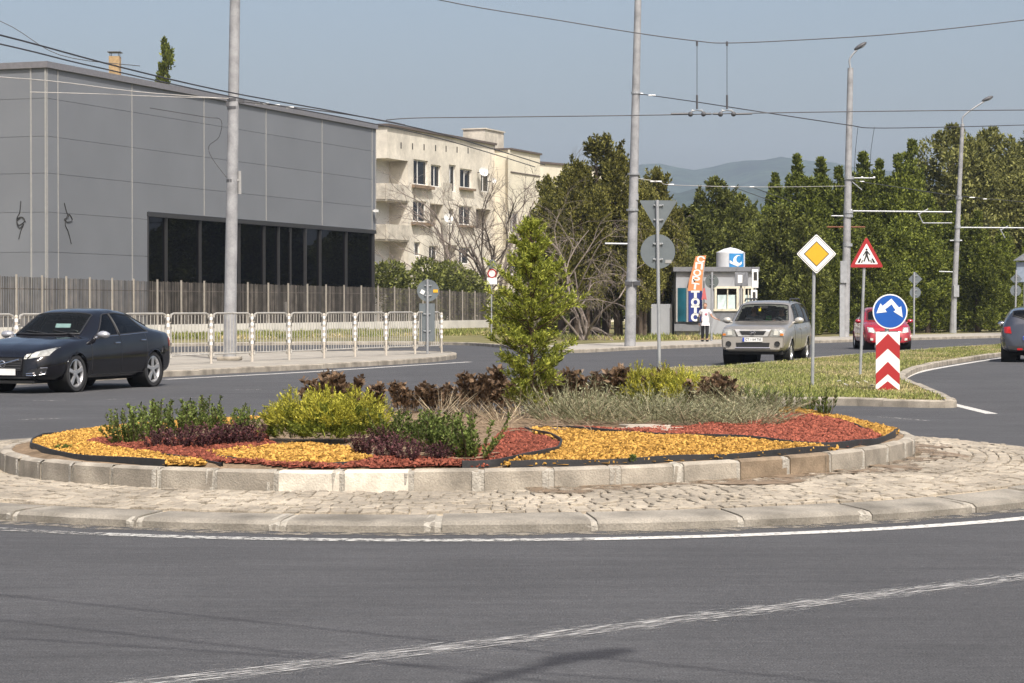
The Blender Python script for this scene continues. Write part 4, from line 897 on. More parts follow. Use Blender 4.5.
# pedestrian triangle
Y = 45.3; o, b = sign_root(860.3, Y, "red bordered triangle sign with a walking figure on a leaning post on the lawn", top=ZY(262, Y), lean=.08)
s_ = Y / FPX; cx_ = 866; T = lambda pts: [((a - cx_) * s_, (255 - c_) * s_) for a, c_ in pts]; c = W(cx_, 255, Y) - b + Vector((0, -.045, 0))
p = plate(o, rpoly(T([(866, 236.5), (883.2, 267.5), (849.2, 267.5)]), .035), -.006, .010, m_sred, "plate", c)
plate(o, rpoly(T([(866, 243.4), (877.6, 264.2), (854.4, 264.2)]), .012), 0, .013, m_wht, "white_field", c, p)
q = MB(); M_ = Matrix.Translation(c) @ FACE
q.prism([(x + (866.1 - cx_) * s_, y + (255 - 249.6) * s_) for x, y in circ(.022, 14)], 0, .016, 0, M_)
for poly in ([(865, 251), (867.3, 251), (867.5, 256.5), (864.9, 256.5)], [(864.9, 256), (866.2, 256.3), (864.3, 261.5), (862.8, 261.5)], [(866, 256.3), (867.5, 256), (869.5, 261.3), (868, 261.6)], [(865, 251.2), (865.3, 252.6), (863.2, 256), (862.4, 255.4)], [(867.2, 251.2), (867, 252.6), (869.2, 255.4), (870, 254.8)],
             [(857, 262.8), (859.5, 258.5), (861, 258.5), (859.5, 262.8)], [(872.5, 262.8), (871, 258.5), (872.5, 258.5), (875, 262.8)], [(860.5, 262.8), (861.6, 260), (862.4, 260), (862, 262.8)], [(870.2, 262.8), (869.9, 260), (870.7, 260), (871.7, 262.8)]): q.prism(T(poly), 0, .016, 0, M_)
q.build("walking_figure", m_sblk, p)
# bollard: blue arrows + red chevrons
Y = 37.0; o, b = sign_root(887, Y, "blue disc sign with two white arrows above a red and white chevron board", top=ZY(300, Y), r=.035)
s_ = Y / FPX; c = W(889.5, 311.5, Y) - b + Vector((0, -.05, 0)); rD = 17.4 * s_
dr_ = plate(o, circ(rD), -.012, .010, m_wht, "disc", c); plate(o, circ(rD * .93), 0, .013, m_sblue, "blue_field", c, dr_)
AR = [(.07, .74), (.51, .225), (.63, .30), (.72, -.34), (.19, 0), (.31, .07), (.084, .41), (-.29, .12), (-.19, -.03), (-.79, -.1), (-.56, .47), (-.43, .32)]
plate(o, [(x * rD, y * rD) for x, y in AR], 0, .016, m_wht, "arrow", c, dr_)
x0, x1, yt, yb = 875.2, 899.0, 331.8, 394; c = W((x0 + x1) / 2, yb, Y) - b + Vector((0, -.05, 0)); bw_, bh = (x1 - x0) * s_, (yb - yt) * s_
pb_ = plate(o, [(-bw_ / 2, 0), (bw_ / 2, 0), (bw_ / 2, bh), (-bw_ / 2, bh)], -.012, .010, m_wht, "chevron_board", c)
def chev(apex, leg):   # photo rows of apex and of the outer end (top edge), bottom apex and end
    pass
rows = [((333.5, 345.5), (348.5, 359.5)), ((361.5, 373.5), (374, 384.5))]
sy = lambda y: (yb - y) * s_
q = MB(); M_ = Matrix.Translation(c) @ FACE
for (at_, ae), (bt, be) in rows: q.prism([(-bw_ / 2, sy(ae)), (0, sy(at_)), (bw_ / 2, sy(ae)), (bw_ / 2, sy(be) - 0), (0, sy(bt) + 0), (-bw_ / 2, sy(be))], 0, .013, 0, M_)
q.prism([(-bw_ / 2 + .0, sy(390.5)), (0, sy(381)), (bw_ / 2, sy(390.5)), (bw_ / 2, .001), (-bw_ / 2, .001)], 0, .013, 0, M_)
q.build("red_chevron", m_sred, pb_)
# signs seen from behind
def back_sign(pxx, Y, z, top, items, label, lean=0.0, r=.03, m_sback=m_sback):
    o, b = sign_root(pxx, Y, label, z, ZY(top, Y), r, lean); s_ = Y / FPX
    for kind, (cx_, cy_), k in items:
        c = W(cx_, cy_, Y) - b + Vector((0, r + .012, 0))
        if kind == 'disc': poly = circ(k * s_)
        elif kind == 'tri': poly = rpoly([(-k * s_, k * .86 * s_), (0, -k * .86 * s_), (k * s_, k * .86 * s_)], .02)
        elif kind == 'dia': poly = rpoly([(0, k * s_), (k * s_, 0), (0, -k * s_), (-k * s_, 0)], .02)
        elif kind == 'rect': poly = [(-k[0] * s_, -k[1] * s_), (k[0] * s_, -k[1] * s_), (k[0] * s_, k[1] * s_), (-k[0] * s_, k[1] * s_)]
        p = plate(o, poly, -.006, .006, m_sback, "sign_plate", c)
        hh = (k[1] if kind == 'rect' else k) * s_
        for f in ((-.45, .45) if kind != 'tri' else (-.15, .6)):
            q = MB(); q.box(c + Vector((0, -.02, f * hh)), (min(.2, hh * .6), .03, .035)); 
            for sx in (-1, 1): q.ell(c + Vector((sx * min(.09, hh * .27), -.04, f * hh)), (.018, .018, .018), 8, 5)
            q.build("clamp", m_galv, p)
    return o, b, s_
o, b, s_ = back_sign(659.5, 46, .12, 200, [('tri', (658.5, 216.8), 19.2), ('disc', (658, 251.5), 17.3)], "grey backs of an inverted triangle sign over a round sign on one tall post", lean=-.05, r=.036)
q = MB(); c = W(668.5, 261.5, 46) - b; q.box(c + Vector((0, .035, 0)), (.13, .006, .07)); q.build("sticker", m_trim, o)
o, b, s_ = back_sign(427.5, 65, .13, 279, [('disc', (428, 290.5), 11), ('rect', (427, 322.5), (7.8, 19))], "grey back of a round sign over a tall board at the barrier's end", r=.035)
q = MB(); c = W(435.5, 291, 65) - b; q.box(c + Vector((0, .03, 0)), (.14, .006, .09)); q.build("yellow_sticker", m_syel, o)
q = MB(); c = W(422.5, 292, 65) - b; q.box(c + Vector((0, .03, 0)), (.12, .006, .12), ry=.5); q.build("white_sticker", m_wht, o)
back_sign(711.5, 90, .12, 272, [('disc', (712, 281.5), 6.8)], "grey back of a small round sign between the walking person and the kiosk window", lean=.02, r=.045, m_sback=mat("sign back dark", (0.09, 0.105, 0.10), .6))
back_sign(914, 108, .12, 272, [('dia', (915.5, 279), 7), ('disc', (915.5, 292.5), 5.6)], "grey backs of a diamond sign over a round sign behind the red car", r=.045)
back_sign(1015, 110, .12, 270, [('disc', (1016, 290.5), 5.6), ('dia', (1016.5, 279), 6)], "grey back of a small round sign by the dark car near the picture's edge", lean=.06, r=.045)
o, b = sign_root(1024.5, 112, "blue grey shop board on a post beyond the dark car", top=ZY(262, 112), r=.06, name="shop_board", cat="board")
q = MB(); c = W(1025, 272, 112) - b; q.box(c, (.9, .16, 1.05), bev=.03); p = q.build("panel", mat("blue grey board", (.20, .24, .30), .5), o)
q = MB(); q.box(c + Vector((.25, -.085, 0)), (.25, .01, .5)); q.build("white_field", m_wht, p); q = MB(); q.prism([(-.75, 0), (.75, 0), (0, .5)], -.3, .3, 0, Matrix.Translation(c + Vector((.2, 0, .58))) @ FACE); q.build("cover", m_kiod, o)
# no stopping sign seen through the dead branches
Y = 92; o, b = sign_root(491.5, Y, "round white and red restriction sign half hidden behind the young conifer", top=ZY(262, Y)); s_ = Y / FPX
for (cy_, m_, r_) in ((264, m_sback, 4.5), (273.5, m_wht, 4.6)):
    c = W(492, cy_, Y) - b + Vector((0, -.04, 0)); p = plate(o, circ(r_ * s_, 24), -.005, .008, m_, "disc", c)
    if m_ is m_wht:
        q = MB(); ou, ii = circ(r_ * s_, 24), circ(r_ * s_ * .72, 24); q.grid([[(*a, .012) for a in ou + ou[:1]], [(*a, .012) for a in ii + ii[:1]]]); q.shift(Matrix.Translation(c) @ FACE); q.build("red_ring", m_sred, p)
q = MB(); c = W(492, 281, Y) - b; q.box(c + Vector((0, -.04, 0)), (.42, .015, .28)); q.build("lower_board", m_wht, o)

# ---- pedestrian barrier panels
m_rail = mat("barrier steel", (0.42, 0.40, 0.36), 0.5, metal=.25, var=.15, scale=6)
m_bpost = mat("barrier post", (0.50, 0.45, 0.38), 0.6, var=.15, scale=6)
m_bband = mat("barrier white band", (0.80, 0.80, 0.78), .6, var=.04)
bp = [(168, 52.0), (211, 53.9), (252, 55.8), (289, 57.6), (324, 59.4), (355, 61.1), (386, 62.9), (415, 64.6), (441.5, 66.2)]
pp = [Vector((XY(a, y), y, .125)) for a, y in bp]
d0 = (pp[1] - pp[0])
pp = [pp[0] - d0 * 4.05, pp[0] - d0 * 3.03, pp[0] - d0 * 2.02, pp[0] - d0 * 1.01] + pp
labs = ["barrier panel partly cut off by the picture edge, behind the black car's bonnet", "barrier panel seen just above the black car's windscreen", "barrier panel hidden behind the black car's roof", "barrier panel whose end shows above the black car's boot", "first whole barrier panel right behind the black car", "barrier panel with the rusty pole rising behind its end", "barrier panel just past the rusty pole, on the round sign's side",
        "fourth barrier panel before the round sign, under the glass door", "third whole barrier panel before the one in front of the round sign back", "second whole barrier panel before the one in front of the round sign back", "barrier panel next to the one in front of the round sign back", "last barrier panel, with the round sign back behind it"]
H = 1.22
for i in range(len(pp) - 1):
    a, c = pp[i], pp[i + 1]; L_ = (c - a).length; ang = math.atan2((c - a).y, (c - a).x)
    o = thing("barrier_panel", a, ang, labs[i], "barrier", "pedestrian barrier panels beside the road")
    ln_ = random.uniform(-.012, .012)
    q = MB(); x0, x1, zb, zt_ = .13, L_ - .13, .22, H
    q.tube(smooth_line([Vector((x0 - .05, 0, zb - .06)), Vector((x0, 0, zb + .05)), Vector((x0, 0, zt_ - .10)), Vector((x0 + .03, 0, zt_ - .03)), Vector((x0 + .12, 0, zt_))], 3) + smooth_line([Vector((x1 - .12, 0, zt_)), Vector((x1 - .03, 0, zt_ - .03)), Vector((x1, 0, zt_ - .10)), Vector((x1, 0, zb + .05)), Vector((x1 + .05, 0, zb - .06))], 3), .024, 8); q.tube([(x0, 0, zb), (x1, 0, zb)], .02, 8); q.build("frame", m_rail, o, smooth=True)
    q = MB(); nb_ = 11
    for k in range(1, nb_): x = x0 + (x1 - x0) * k / nb_; q.tube([(x, 0, zb), (x, 0, zt_)], .011, 6)
    q.build("infill_bars", m_rail, o)
    ends = [0.0] + ([L_] if i == len(pp) - 2 else [])
    for e in ends:
        q = MB(); q.tube([(e, 0, -.03), (e, 0, 1.18)], .034, 10); q.lathe([(0.0, 1.215), (.03, 1.2), (.042, 1.17), (.042, 1.14), (.034, 1.13)], 10, 'z', (e, 0, 0)); q.tube([(e, 0, .28), (e + .13, 0, .26)], .014, 6); q.tube([(e, 0, 1.0), (e + .13, 0, 1.0)], .014, 6); 
        for k in range(5): q.tube([(e, 0, .44 + k * .155), (e, 0, .52 + k * .155)], .0385, 10, 1)
        q.build("post", [m_bpost, m_bband], o, smooth=True)
# ================================================================== THE BED: soil, bark, edging, plants
def bed_z(x, y):
    r = min(1.0, math.hypot(x - CX, y - CY) / 4.12); return 0.268 + tilt(x, y) + 0.13 * math.sqrt(max(0, 1 - r * r)) + .085 * math.exp(-((x - 2.7) ** 2 / 1.1 + (y - 21.9) ** 2 / 2.2)) * min(1, (1 - r) * 7)
def bed_zv(X, Y):
    r = np.minimum(1, np.hypot(X - CX, Y - CY) / 4.12); rr = np.hypot(X - CX, Y - CY); k = np.clip((6 - rr) / 1.5, 0, 1)
    return 0.268 + 0.013 * (X - CX) * k + 0.13 * np.sqrt(np.maximum(0, 1 - r * r)) + .085 * np.exp(-((X - 2.7) ** 2 / 1.1 + (Y - 21.9) ** 2 / 2.2)) * np.minimum(1, (1 - r) * 7)
def BEDhit(pxx, py):
    """first place where the pixel's ray meets the bed's surface; else the nearest miss"""
    d = ray(pxx, py); best = None
    for i in range(1200):
        Y = 15.6 + i * .0085; p = CAM + d * (Y / d.y); r = math.hypot(p.x - CX, p.y - CY)
        if r > 4.07: continue
        gap = p.z - bed_z(p.x, p.y)
        if best is None or gap < best[0]: best = (gap, p)
        if gap <= 0: return Vector((p.x, p.y, bed_z(p.x, p.y))), True
    if best is None or py > 420:
        p = G(pxx, py, .29); r = math.hypot(p.x - CX, p.y - CY); k = min(1, 4.07 / r); p = Vector((CX + (p.x - CX) * k, CY + (p.y - CY) * k, 0))
    else: p = best[1]
    return Vector((p.x, p.y, bed_z(p.x, p.y))), False
def BED(pxx, py): return BEDhit(pxx, py)[0]
k = MB(); rows = []
for r in np.linspace(0, 4.12, 26):
    row = []
    for j in range(97):
        a = 2 * math.pi * j / 96; x, y = CX + r * math.cos(a), CY + r * math.sin(a); row.append((x, y, bed_z(x, y) + (random.gauss(0, .006) if 0 < j < 96 else 0)))
    rows.append(row)
k.grid(rows); struct(k.build("bed_soil", m_soil, smooth=True))
def chipmat(name, a, b):
    return leafmat(name, a, b, var=.30, transl=0.0, rough=.85)
m_ybark = chipmat("yellow dyed bark", (0.20, 0.10, 0.018), (0.47, 0.27, 0.065))
m_rbark = chipmat("red dyed bark", (0.13, 0.035, 0.022), (0.27, 0.082, 0.052))
m_ybase = mat("yellow bark base", (0.36, 0.185, 0.028), .95, var=.35, scale=40)
m_rbase = mat("red bark base", (0.20, 0.045, 0.025), .95, var=.35, scale=40)
def bark(name, poly_px, m, mb, label, dens=3300, big=.76):
    P = [BED(*p) for p in poly_px]; poly = [(p.x, p.y) for p in P]; xs, ys = [p[0] for p in poly], [p[1] for p in poly]
    bb = (min(xs), max(xs), min(ys), max(ys)); area = abs(sum(poly[i][0] * poly[(i + 1) % len(poly)][1] - poly[(i + 1) % len(poly)][0] * poly[i][1] for i in range(len(poly)))) / 2
    n = int((bb[1] - bb[0]) * (bb[3] - bb[2]) * dens); X = RNG.uniform(bb[0], bb[1], n); Y = RNG.uniform(bb[2], bb[3], n); I = in_poly(X, Y, poly); X, Y = X[I], Y[I]; n = len(X)
    L = RNG.uniform(.009, .026, n) * big; Wd = L * RNG.uniform(.28, .55, n); T = RNG.uniform(.003, .008, n); A_ = RNG.uniform(0, 6.28, n); tx = RNG.normal(0, .32, n); ty = RNG.normal(0, .25, n)
    lump = 0.012 * np.sin(X * 9 + Y * 4) * np.sin(Y * 7 - X * 3); Z = bed_zv(X, Y) + RNG.uniform(.010, .034, n) + lump
    c, s = np.cos(A_), np.sin(A_); u = np.stack([c, s, tx], 1); v = np.stack([-s, c, ty], 1); w_ = np.stack([-tx * c * .8, -tx * s * .8, np.ones(n)], 1)
    cor = []
    for a, b, d in ((-1, -1, -1), (1, -.8, -1), (1, .9, -1), (-1, 1, -1), (-.9, -.8, 1), (.85, -.7, 1), (.9, .8, 1), (-.8, .9, 1)):
        cor.append(np.stack([X, Y, Z], 1) + u * (L * a)[:, None] + v * (Wd * b)[:, None] + w_ * (T * d)[:, None])
    V = np.stack(cor, 1).reshape(-1, 3); q = np.array([(4, 5, 6, 7), (0, 1, 5, 4), (1, 2, 6, 5), (2, 3, 7, 6), (3, 0, 4, 7)]); F = (np.arange(n) * 8)[:, None, None] + q[None]
    F = F.reshape(-1, 4); mi = np.zeros(len(F), int)
    gs = .045; gx = np.arange(bb[0], bb[1], gs); gy = np.arange(bb[2], bb[3], gs); GX, GY = np.meshgrid(gx, gy); I = in_poly(GX, GY, poly); GX, GY = GX[I], GY[I]
    h = gs / 2 * 1.02; V2 = np.stack([np.stack([GX + a * h, GY + b * h, bed_zv(GX + a * h, GY + b * h) + .010], -1) for a, b in ((-1, -1), (1, -1), (1, 1), (-1, 1))], 1).reshape(-1, 3)
    F2 = np.arange(len(V2)).reshape(-1, 4) + len(V); o = npmesh(name, np.vstack([V, V2]), np.vstack([F, F2]), [m, mb], mi=np.concatenate([mi, np.ones(len(F2), int)]))
    tag(o, label, "bark mulch", None, "stuff"); return o
Y1 = [(33, 443), (40, 438), (60, 432), (85, 427), (112, 424), (150, 424), (200, 418), (240, 412), (262, 410), (262, 418), (230, 425), (180, 432), (150, 440), (112, 441), (96, 441), (85, 444), (112, 450), (160, 457), (205, 463), (205, 468), (165, 466), (110, 461), (58, 455), (36, 449)]
R1 = [(86, 444), (98, 441), (115, 441), (150, 443), (220, 440), (262, 432), (270, 444), (285, 448), (240, 452), (212, 456), (222, 460), (300, 466), (345, 466), (375, 462), (400, 458), (440, 460), (470, 456), (492, 446), (505, 432), (522, 433), (545, 440), (560, 446), (556, 453), (520, 460), (482, 470), (380, 471), (290, 470), (210, 462), (160, 456), (112, 449)]
R0 = [(178, 414), (215, 408), (262, 407), (300, 404), (345, 402), (345, 409), (290, 412), (262, 416), (215, 417)]
Y2 = [(206, 456), (235, 451), (275, 447), (320, 446), (352, 452), (374, 461), (340, 465), (300, 466.5), (250, 463), (222, 460)]
Y3 = [(525, 432), (545, 430.5), (601, 434), (676, 438), (743, 441), (799, 446), (840, 450), (834, 453), (799, 458), (723, 462), (680, 464.5), (617, 466), (560, 470), (500, 470), (520, 462), (556, 454), (562, 446)]
R2 = [(560, 430), (610, 430.5), (650, 431), (690, 428), (735, 427), (765, 420), (781, 416.5), (812, 417.5), (841, 423), (870, 433), (880, 439), (872, 443), (845, 447.5), (800, 445), (743, 439.5), (676, 436.5), (601, 432.5)]
Y4 = [(778, 409.5), (820, 410), (862, 413), (890, 421), (900, 428), (899, 434), (884, 441), (878, 436), (858, 426.5), (830, 419.5), (800, 415.5), (780, 415)]
Y5 = [(640, 398), (700, 399), (760, 402), (790, 405), (780, 409), (720, 407), (650, 404)]
bark("bark_mulch", Y1, m_ybark, m_ybase, "yellow bark spread in the narrowing western tip of the bed")
bark("bark_mulch", R0, m_rbark, m_rbase, "strip of red bark at the back of the bed beside the golden bush", 700)
bark("bark_mulch", R1, m_rbark, m_rbase, "red bark running along the front kerb under the green and purple shrubs")
bark("bark_mulch", Y2, m_ybark, m_ybase, "small lens of yellow bark in front of the golden bush")
bark("bark_mulch", Y3, m_ybark, m_ybase, "large leaf shaped patch of yellow bark at the front of the bed")
bark("bark_mulch", R2, m_rbark, m_rbase, "red bark between the silvery plants and the large yellow patch")
bark("bark_mulch", Y4, m_ybark, m_ybase, "yellow bark crescent along the bed's rim by the chevron sign")
bark("bark_mulch", Y5, m_ybark, m_ybase, "scraps of yellow bark behind the silvery plants", 260)
m_edge = mat("black plastic edging", (0.022, 0.022, 0.023), .55, var=.3, scale=8, bump=.2, bscale=30)
def edging(pts, label, h=.065):
    h *= .8
    P = [BED(*p) for p in pts]; P = smooth_line(P, 7); rows = []; o0 = P[0].copy(); off = random.uniform(0, 6)
    for i, p in enumerate(P):
        d = (P[min(i + 1, len(P) - 1)] - P[max(i - 1, 0)]); d.z = 0; d.normalize(); n = Vector((-d.y, d.x, 0)); z = bed_z(p.x, p.y) - .02; w_ = .006 * math.sin(i * .9 + off); hh = h + .007 * math.sin(i * .37 + off * 2)
        b = Vector((p.x, p.y, 0)) - Vector((o0.x, o0.y, 0)) + n * w_
        rows.append([b + n * .012 + Vector((0, 0, z - o0.z)), b - n * .004 + Vector((0, 0, z - o0.z)), b - n * .003 + Vector((0, 0, z + hh - o0.z)), b + n * .005 + Vector((0, 0, z + hh + .003 - o0.z)), b + n * .012 + Vector((0, 0, z + hh - o0.z))])
    q = MB(); q.grid(rows, closed=True); o = q.build("lawn_edging", m_edge, None, True, o0); return tag(o, label, "edging strip", "black edging strips in the bed")
edging([(112, 424.5), (85, 427), (60, 432.5), (40, 439), (31, 444), (34, 449), (58, 455.5), (100, 461), (165, 467)], "black edging strip wrapping the bed's western tip of yellow bark", .075)
edging([(86, 444), (98, 440.5), (108, 440)], "short black edging strip where red bark meets yellow near the western tip", .05)
edging([(122, 452), (160, 456.5), (205, 462), (222, 466)], "black edging strip between the yellow tip and red bark", .05)
edging([(205, 456.5), (240, 461.5), (300, 466.5), (340, 466), (376, 462.5)], "black edging strip under the small yellow lens", .05)
edging([(462, 471), (500, 465), (540, 458), (558, 452), (561, 446), (548, 438), (525, 432.5)], "black edging strip curling round the red bark's point beside the large yellow patch", .09)
edging([(525, 432), (550, 430), (601, 433), (676, 437.5), (743, 440.5), (799, 445.5)], "black edging strip along the back of the large yellow patch", .07)
edging([(510, 470), (560, 468.5), (617, 466), (680, 464), (723, 461), (780, 458.5), (820, 454), (836, 449)], "black edging strip along the front of the large yellow patch", .075)
edging([(799, 446), (835, 448), (862, 445), (884, 441), (899, 434)], "black edging strip along the kerb by the red and yellow crescents", .08)
edging([(781, 416), (812, 417.3), (841, 422.5), (862, 429.5), (879, 438)], "black edging strip between the red bark and the rim crescent", .05)
# flat stones, netting rags, twigs and scraps
m_stone = mat("flat stone", (0.36, 0.31, 0.25), .9, var=.2, scale=8)
for i, (a, c, wd, rz_) in enumerate(((632, 431, .42, .2), (648, 430, .40, -.15), (662, 431, .36, .3), (640, 428.5, .35, .5), (655, 433, .40, -.1))):
    p = BED(a, c); q = MB(); q.box((0, 0, .02 + .006 * (i % 2)), (wd, .16, .022), rz_, bev=.006, ry=random.uniform(-.06, .06)); o = q.build("flat_stone", m_stone, None, False, p); tag(o, "thin flat beige stone slab lying between red bark and silvery plants", "stone", "flat stones in the bed")
m_twig = mat("dry twig", (0.22, 0.16, 0.105), .9, var=.3, scale=20)
q = MB()
for _ in range(260):
    a, c = random.uniform(380, 600), random.uniform(405, 436)
    p = BED(a, c); d = Vector((random.gauss(0, 1), random.gauss(0, .7), random.uniform(.0, .25))).normalized() * random.uniform(.06, .28); q.tube([p + Vector((0, 0, .01)), p + d * .5 + Vector((0, 0, .03)), p + d + Vector((0, 0, .015))], [.005, .004, .003], 4)
for _ in range(60):
    p = BED(random.uniform(380, 480), random.uniform(448, 463)); d = Vector((random.gauss(0, 1), random.gauss(0, .4), random.uniform(-.05, .1))).normalized() * random.uniform(.06, .2); q.tube([p + Vector((0, 0, .03)), p + d + Vector((0, 0, .035))], [.005, .003], 4)
tag(q.build("dry_twigs", m_twig), "dry twigs and stems lying on the bare soil of the bed", "twigs", None, "stuff")

# ---- leaf builders
def blades(P, D, L, Wd, bend=0.0):
    """diamond leaves; P roots, D unit directions, L lengths, Wd half widths -> verts, faces"""
    n = len(P); r = RNG.normal(size=(n, 3)); S = np.cross(D, r); S /= np.linalg.norm(S, axis=1)[:, None] + 1e-9; N = np.cross(S, D)
    L = np.broadcast_to(L, (n,))[:, None]; Wd = np.broadcast_to(Wd, (n,))[:, None]
    mid = P + D * L * .45 + N * L * bend * .3
    V = np.stack([P, mid + S * Wd, P + D * L + N * L * bend, mid - S * Wd], 1).reshape(-1, 3); F = np.arange(n * 4).reshape(-1, 4); return V, F
def unit(v): return v / (np.linalg.norm(v, axis=-1, keepdims=True) + 1e-9)
def cat_(*vf):
    Vs, Fs, o = [], [], 0
    for V, F in vf: Vs.append(V); Fs.append(F + o); o += len(V)
    return np.vstack(Vs), np.vstack(Fs)
def plant(name, V, F, m, loc, label, cat, group=None, extra=None):
    o = npmesh(name, V, F, m, None, loc); return tag(o, label, cat, group)
def copyplant(o, loc, sc, rz, label=None):
    c = o.copy(); C.objects.link(c); c.location = loc; c.scale = sc if isinstance(sc, tuple) else (sc, sc, sc); c.rotation_euler = (0, 0, rz)
    if label: c["label"] = label
    return c
def FB(a, c, h):   # a base the bed hides is moved down to the visible rim, the plant grown by as much
    c2 = c
    while True:
        p, ok = BEDhit(a, c2)
        if c2 >= 430 or (ok and math.hypot(p.x - CX, p.y - CY) < 3.9): return p, h + (c2 - c)
        c2 += .5
PXM = lambda p: FPX / p.y        # pixels per metre at a bed point
# shrub of upright shoots with leaves all along (unit height 1)
def shoots(ns, spread, lean, h, nl, ll, lw, up=.55, base_free=.12, hv=.3, bend=.1):
    Pl, Dl, st = [], [], []
    for _ in range(ns):
        a, rr = RNG.uniform(0, 6.28), spread * math.sqrt(RNG.uniform(0, 1)); b = np.array([rr * math.cos(a) * .5, rr * math.sin(a) * .5, 0]); t = np.array([rr * math.cos(a) + RNG.normal(0, lean), rr * math.sin(a) + RNG.normal(0, lean), h * RNG.uniform(1 - hv, 1)])
        ts = RNG.uniform(base_free, 1, nl); c = RNG.normal(0, .03 * h, 3); pts = b + (t - b) * ts[:, None] + c * (np.sin(ts * 3.14))[:, None]
        ax = unit(t - b); d = RNG.normal(size=(nl, 3)); d -= (d @ ax)[:, None] * ax; d = unit(unit(d) * (1 - up) + ax * up + np.array([0, 0, .1])); Pl.append(pts); Dl.append(d); st.append((b, t))
    P, D = np.vstack(Pl), np.vstack(Dl); n = len(P); V, F = blades(P, D, ll * RNG.uniform(.7, 1.25, n), lw * RNG.uniform(.8, 1.2, n), bend); return V, F, st
def stems(st, r):
    vs, fs = [], []
    for b, t in st:
        o = len(vs)
        for p, k in ((b, 1), (t, .4)):
            for a in (0, 2.1, 4.2): vs.append(p + np.array([math.cos(a) * r * k, math.sin(a) * r * k, 0]))
        for k in range(3): fs.append((o + k, o + (k + 1) % 3, o + 3 + (k + 1) % 3, o + 3 + k))
    return np.array(vs), np.array(fs)
m_green = leafmat("box leaf", (0.055, 0.085, 0.020), (0.20, 0.25, 0.065))
m_purple = leafmat("barberry leaf", (0.045, 0.020, 0.024), (0.15, 0.065, 0.070), transl=.25)
m_bronze = leafmat("bronze leaf", (0.062, 0.042, 0.028), (0.19, 0.125, 0.076), transl=.2, rough=.4)
m_gold = leafmat("golden conifer", (0.20, 0.21, 0.03), (0.52, 0.48, 0.075), transl=.3)
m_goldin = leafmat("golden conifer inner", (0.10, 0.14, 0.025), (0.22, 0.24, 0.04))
m_silver = leafmat("lavender leaf", (0.115, 0.125, 0.060), (0.32, 0.31, 0.19), transl=.2)
m_straw = leafmat("straw stalk", (0.26, 0.21, 0.14), (0.40, 0.33, 0.22), transl=.2)
m_young = leafmat("young conifer leaf", (0.10, 0.14, 0.022), (0.37, 0.385, 0.07), transl=.38)
m_stem = mat("shrub stem", (0.10, 0.065, 0.04), .9, var=.2)
# green upright shrubs
V, F, st = shoots(30, .60, .10, 1.0, 64, .085, .020, .45, hv=.55); S_, SF = stems(st, .012)
Vg, Fg = cat_((V, F), (S_, SF))
def mk(name, V, F, SV, SFc, mats, loc, label, cat, group):
    VV, FF = cat_((V, F), (SV, SFc)); o = npmesh(name, VV, FF, mats, None, loc, mi=np.concatenate([np.zeros(len(F), int), np.ones(len(SFc), int)])); return tag(o, label, cat, group)
GP = [(128, 446, 37, "upright green shrub at the bed's western end, nearest the tip"), (150, 440, 40, "loose green shrub second from the bed's western tip"), (176, 437, 35, "green shrub standing above the first purple barberry"), (200, 432, 36, "tallest shooted green shrub in the western row"), (222, 434, 30, "green shrub half hidden behind purple leaves"), (247, 430, 24, "small green shrub beside the golden bush"),
      (396, 446, 36, "green shrub right of the golden bush, at the bare soil"), (422, 452, 42, "leafy green shrub in the middle of the front green group"), (447, 456, 42, "green shrub of the front group above the purple leaves"), (472, 460, 46, "broad green shrub at the end of the front group by the red bark"), (436, 446, 36, "low green shrub at the back of the front group")]
gsh = None
for i, (a, c, hp_, lab) in enumerate(GP):
    p, hp_ = FB(a, c, hp_); s = hp_ / PXM(p) * 1.05
    if gsh is None: gsh = mk("green_shrub", V, F, S_, SF, [m_green, m_stem], p, lab, "shrub", "green shrubs in the bed"); gsh.scale = (s,) * 3
    else: copyplant(gsh, p, (s * random.uniform(1.0, 1.35), s * 1.1, s), random.uniform(0, 6), lab)
V, F, st = shoots(11, .34, .06, .9, 40, .15, .015, .6, hv=.5); S_, SF = stems(st, .014); gs2 = None
for i, (a, c, hp_, lab) in enumerate(((752, 404, 24, "spiky green seedling nearest the silvery plants"), (772, 407, 26, "spiky green seedling second from the silvery plants"), (792, 408, 24, "spiky green seedling left of the priority sign's post"), (808, 410, 24, "spiky green seedling at the foot of the priority sign's post"), (826, 411, 27, "spiky green seedling at the end of its row, right of the sign's post"))):
    p, hp_ = FB(a, c, hp_); s = hp_ / PXM(p)
    if gs2 is None: gs2 = mk("green_seedling", V, F, S_, SF, [m_green, m_stem], p, lab, "seedling", "spiky green seedlings in a row"); gs2.scale = (s,) * 3
    else: copyplant(gs2, p, s, random.uniform(0, 6), lab)
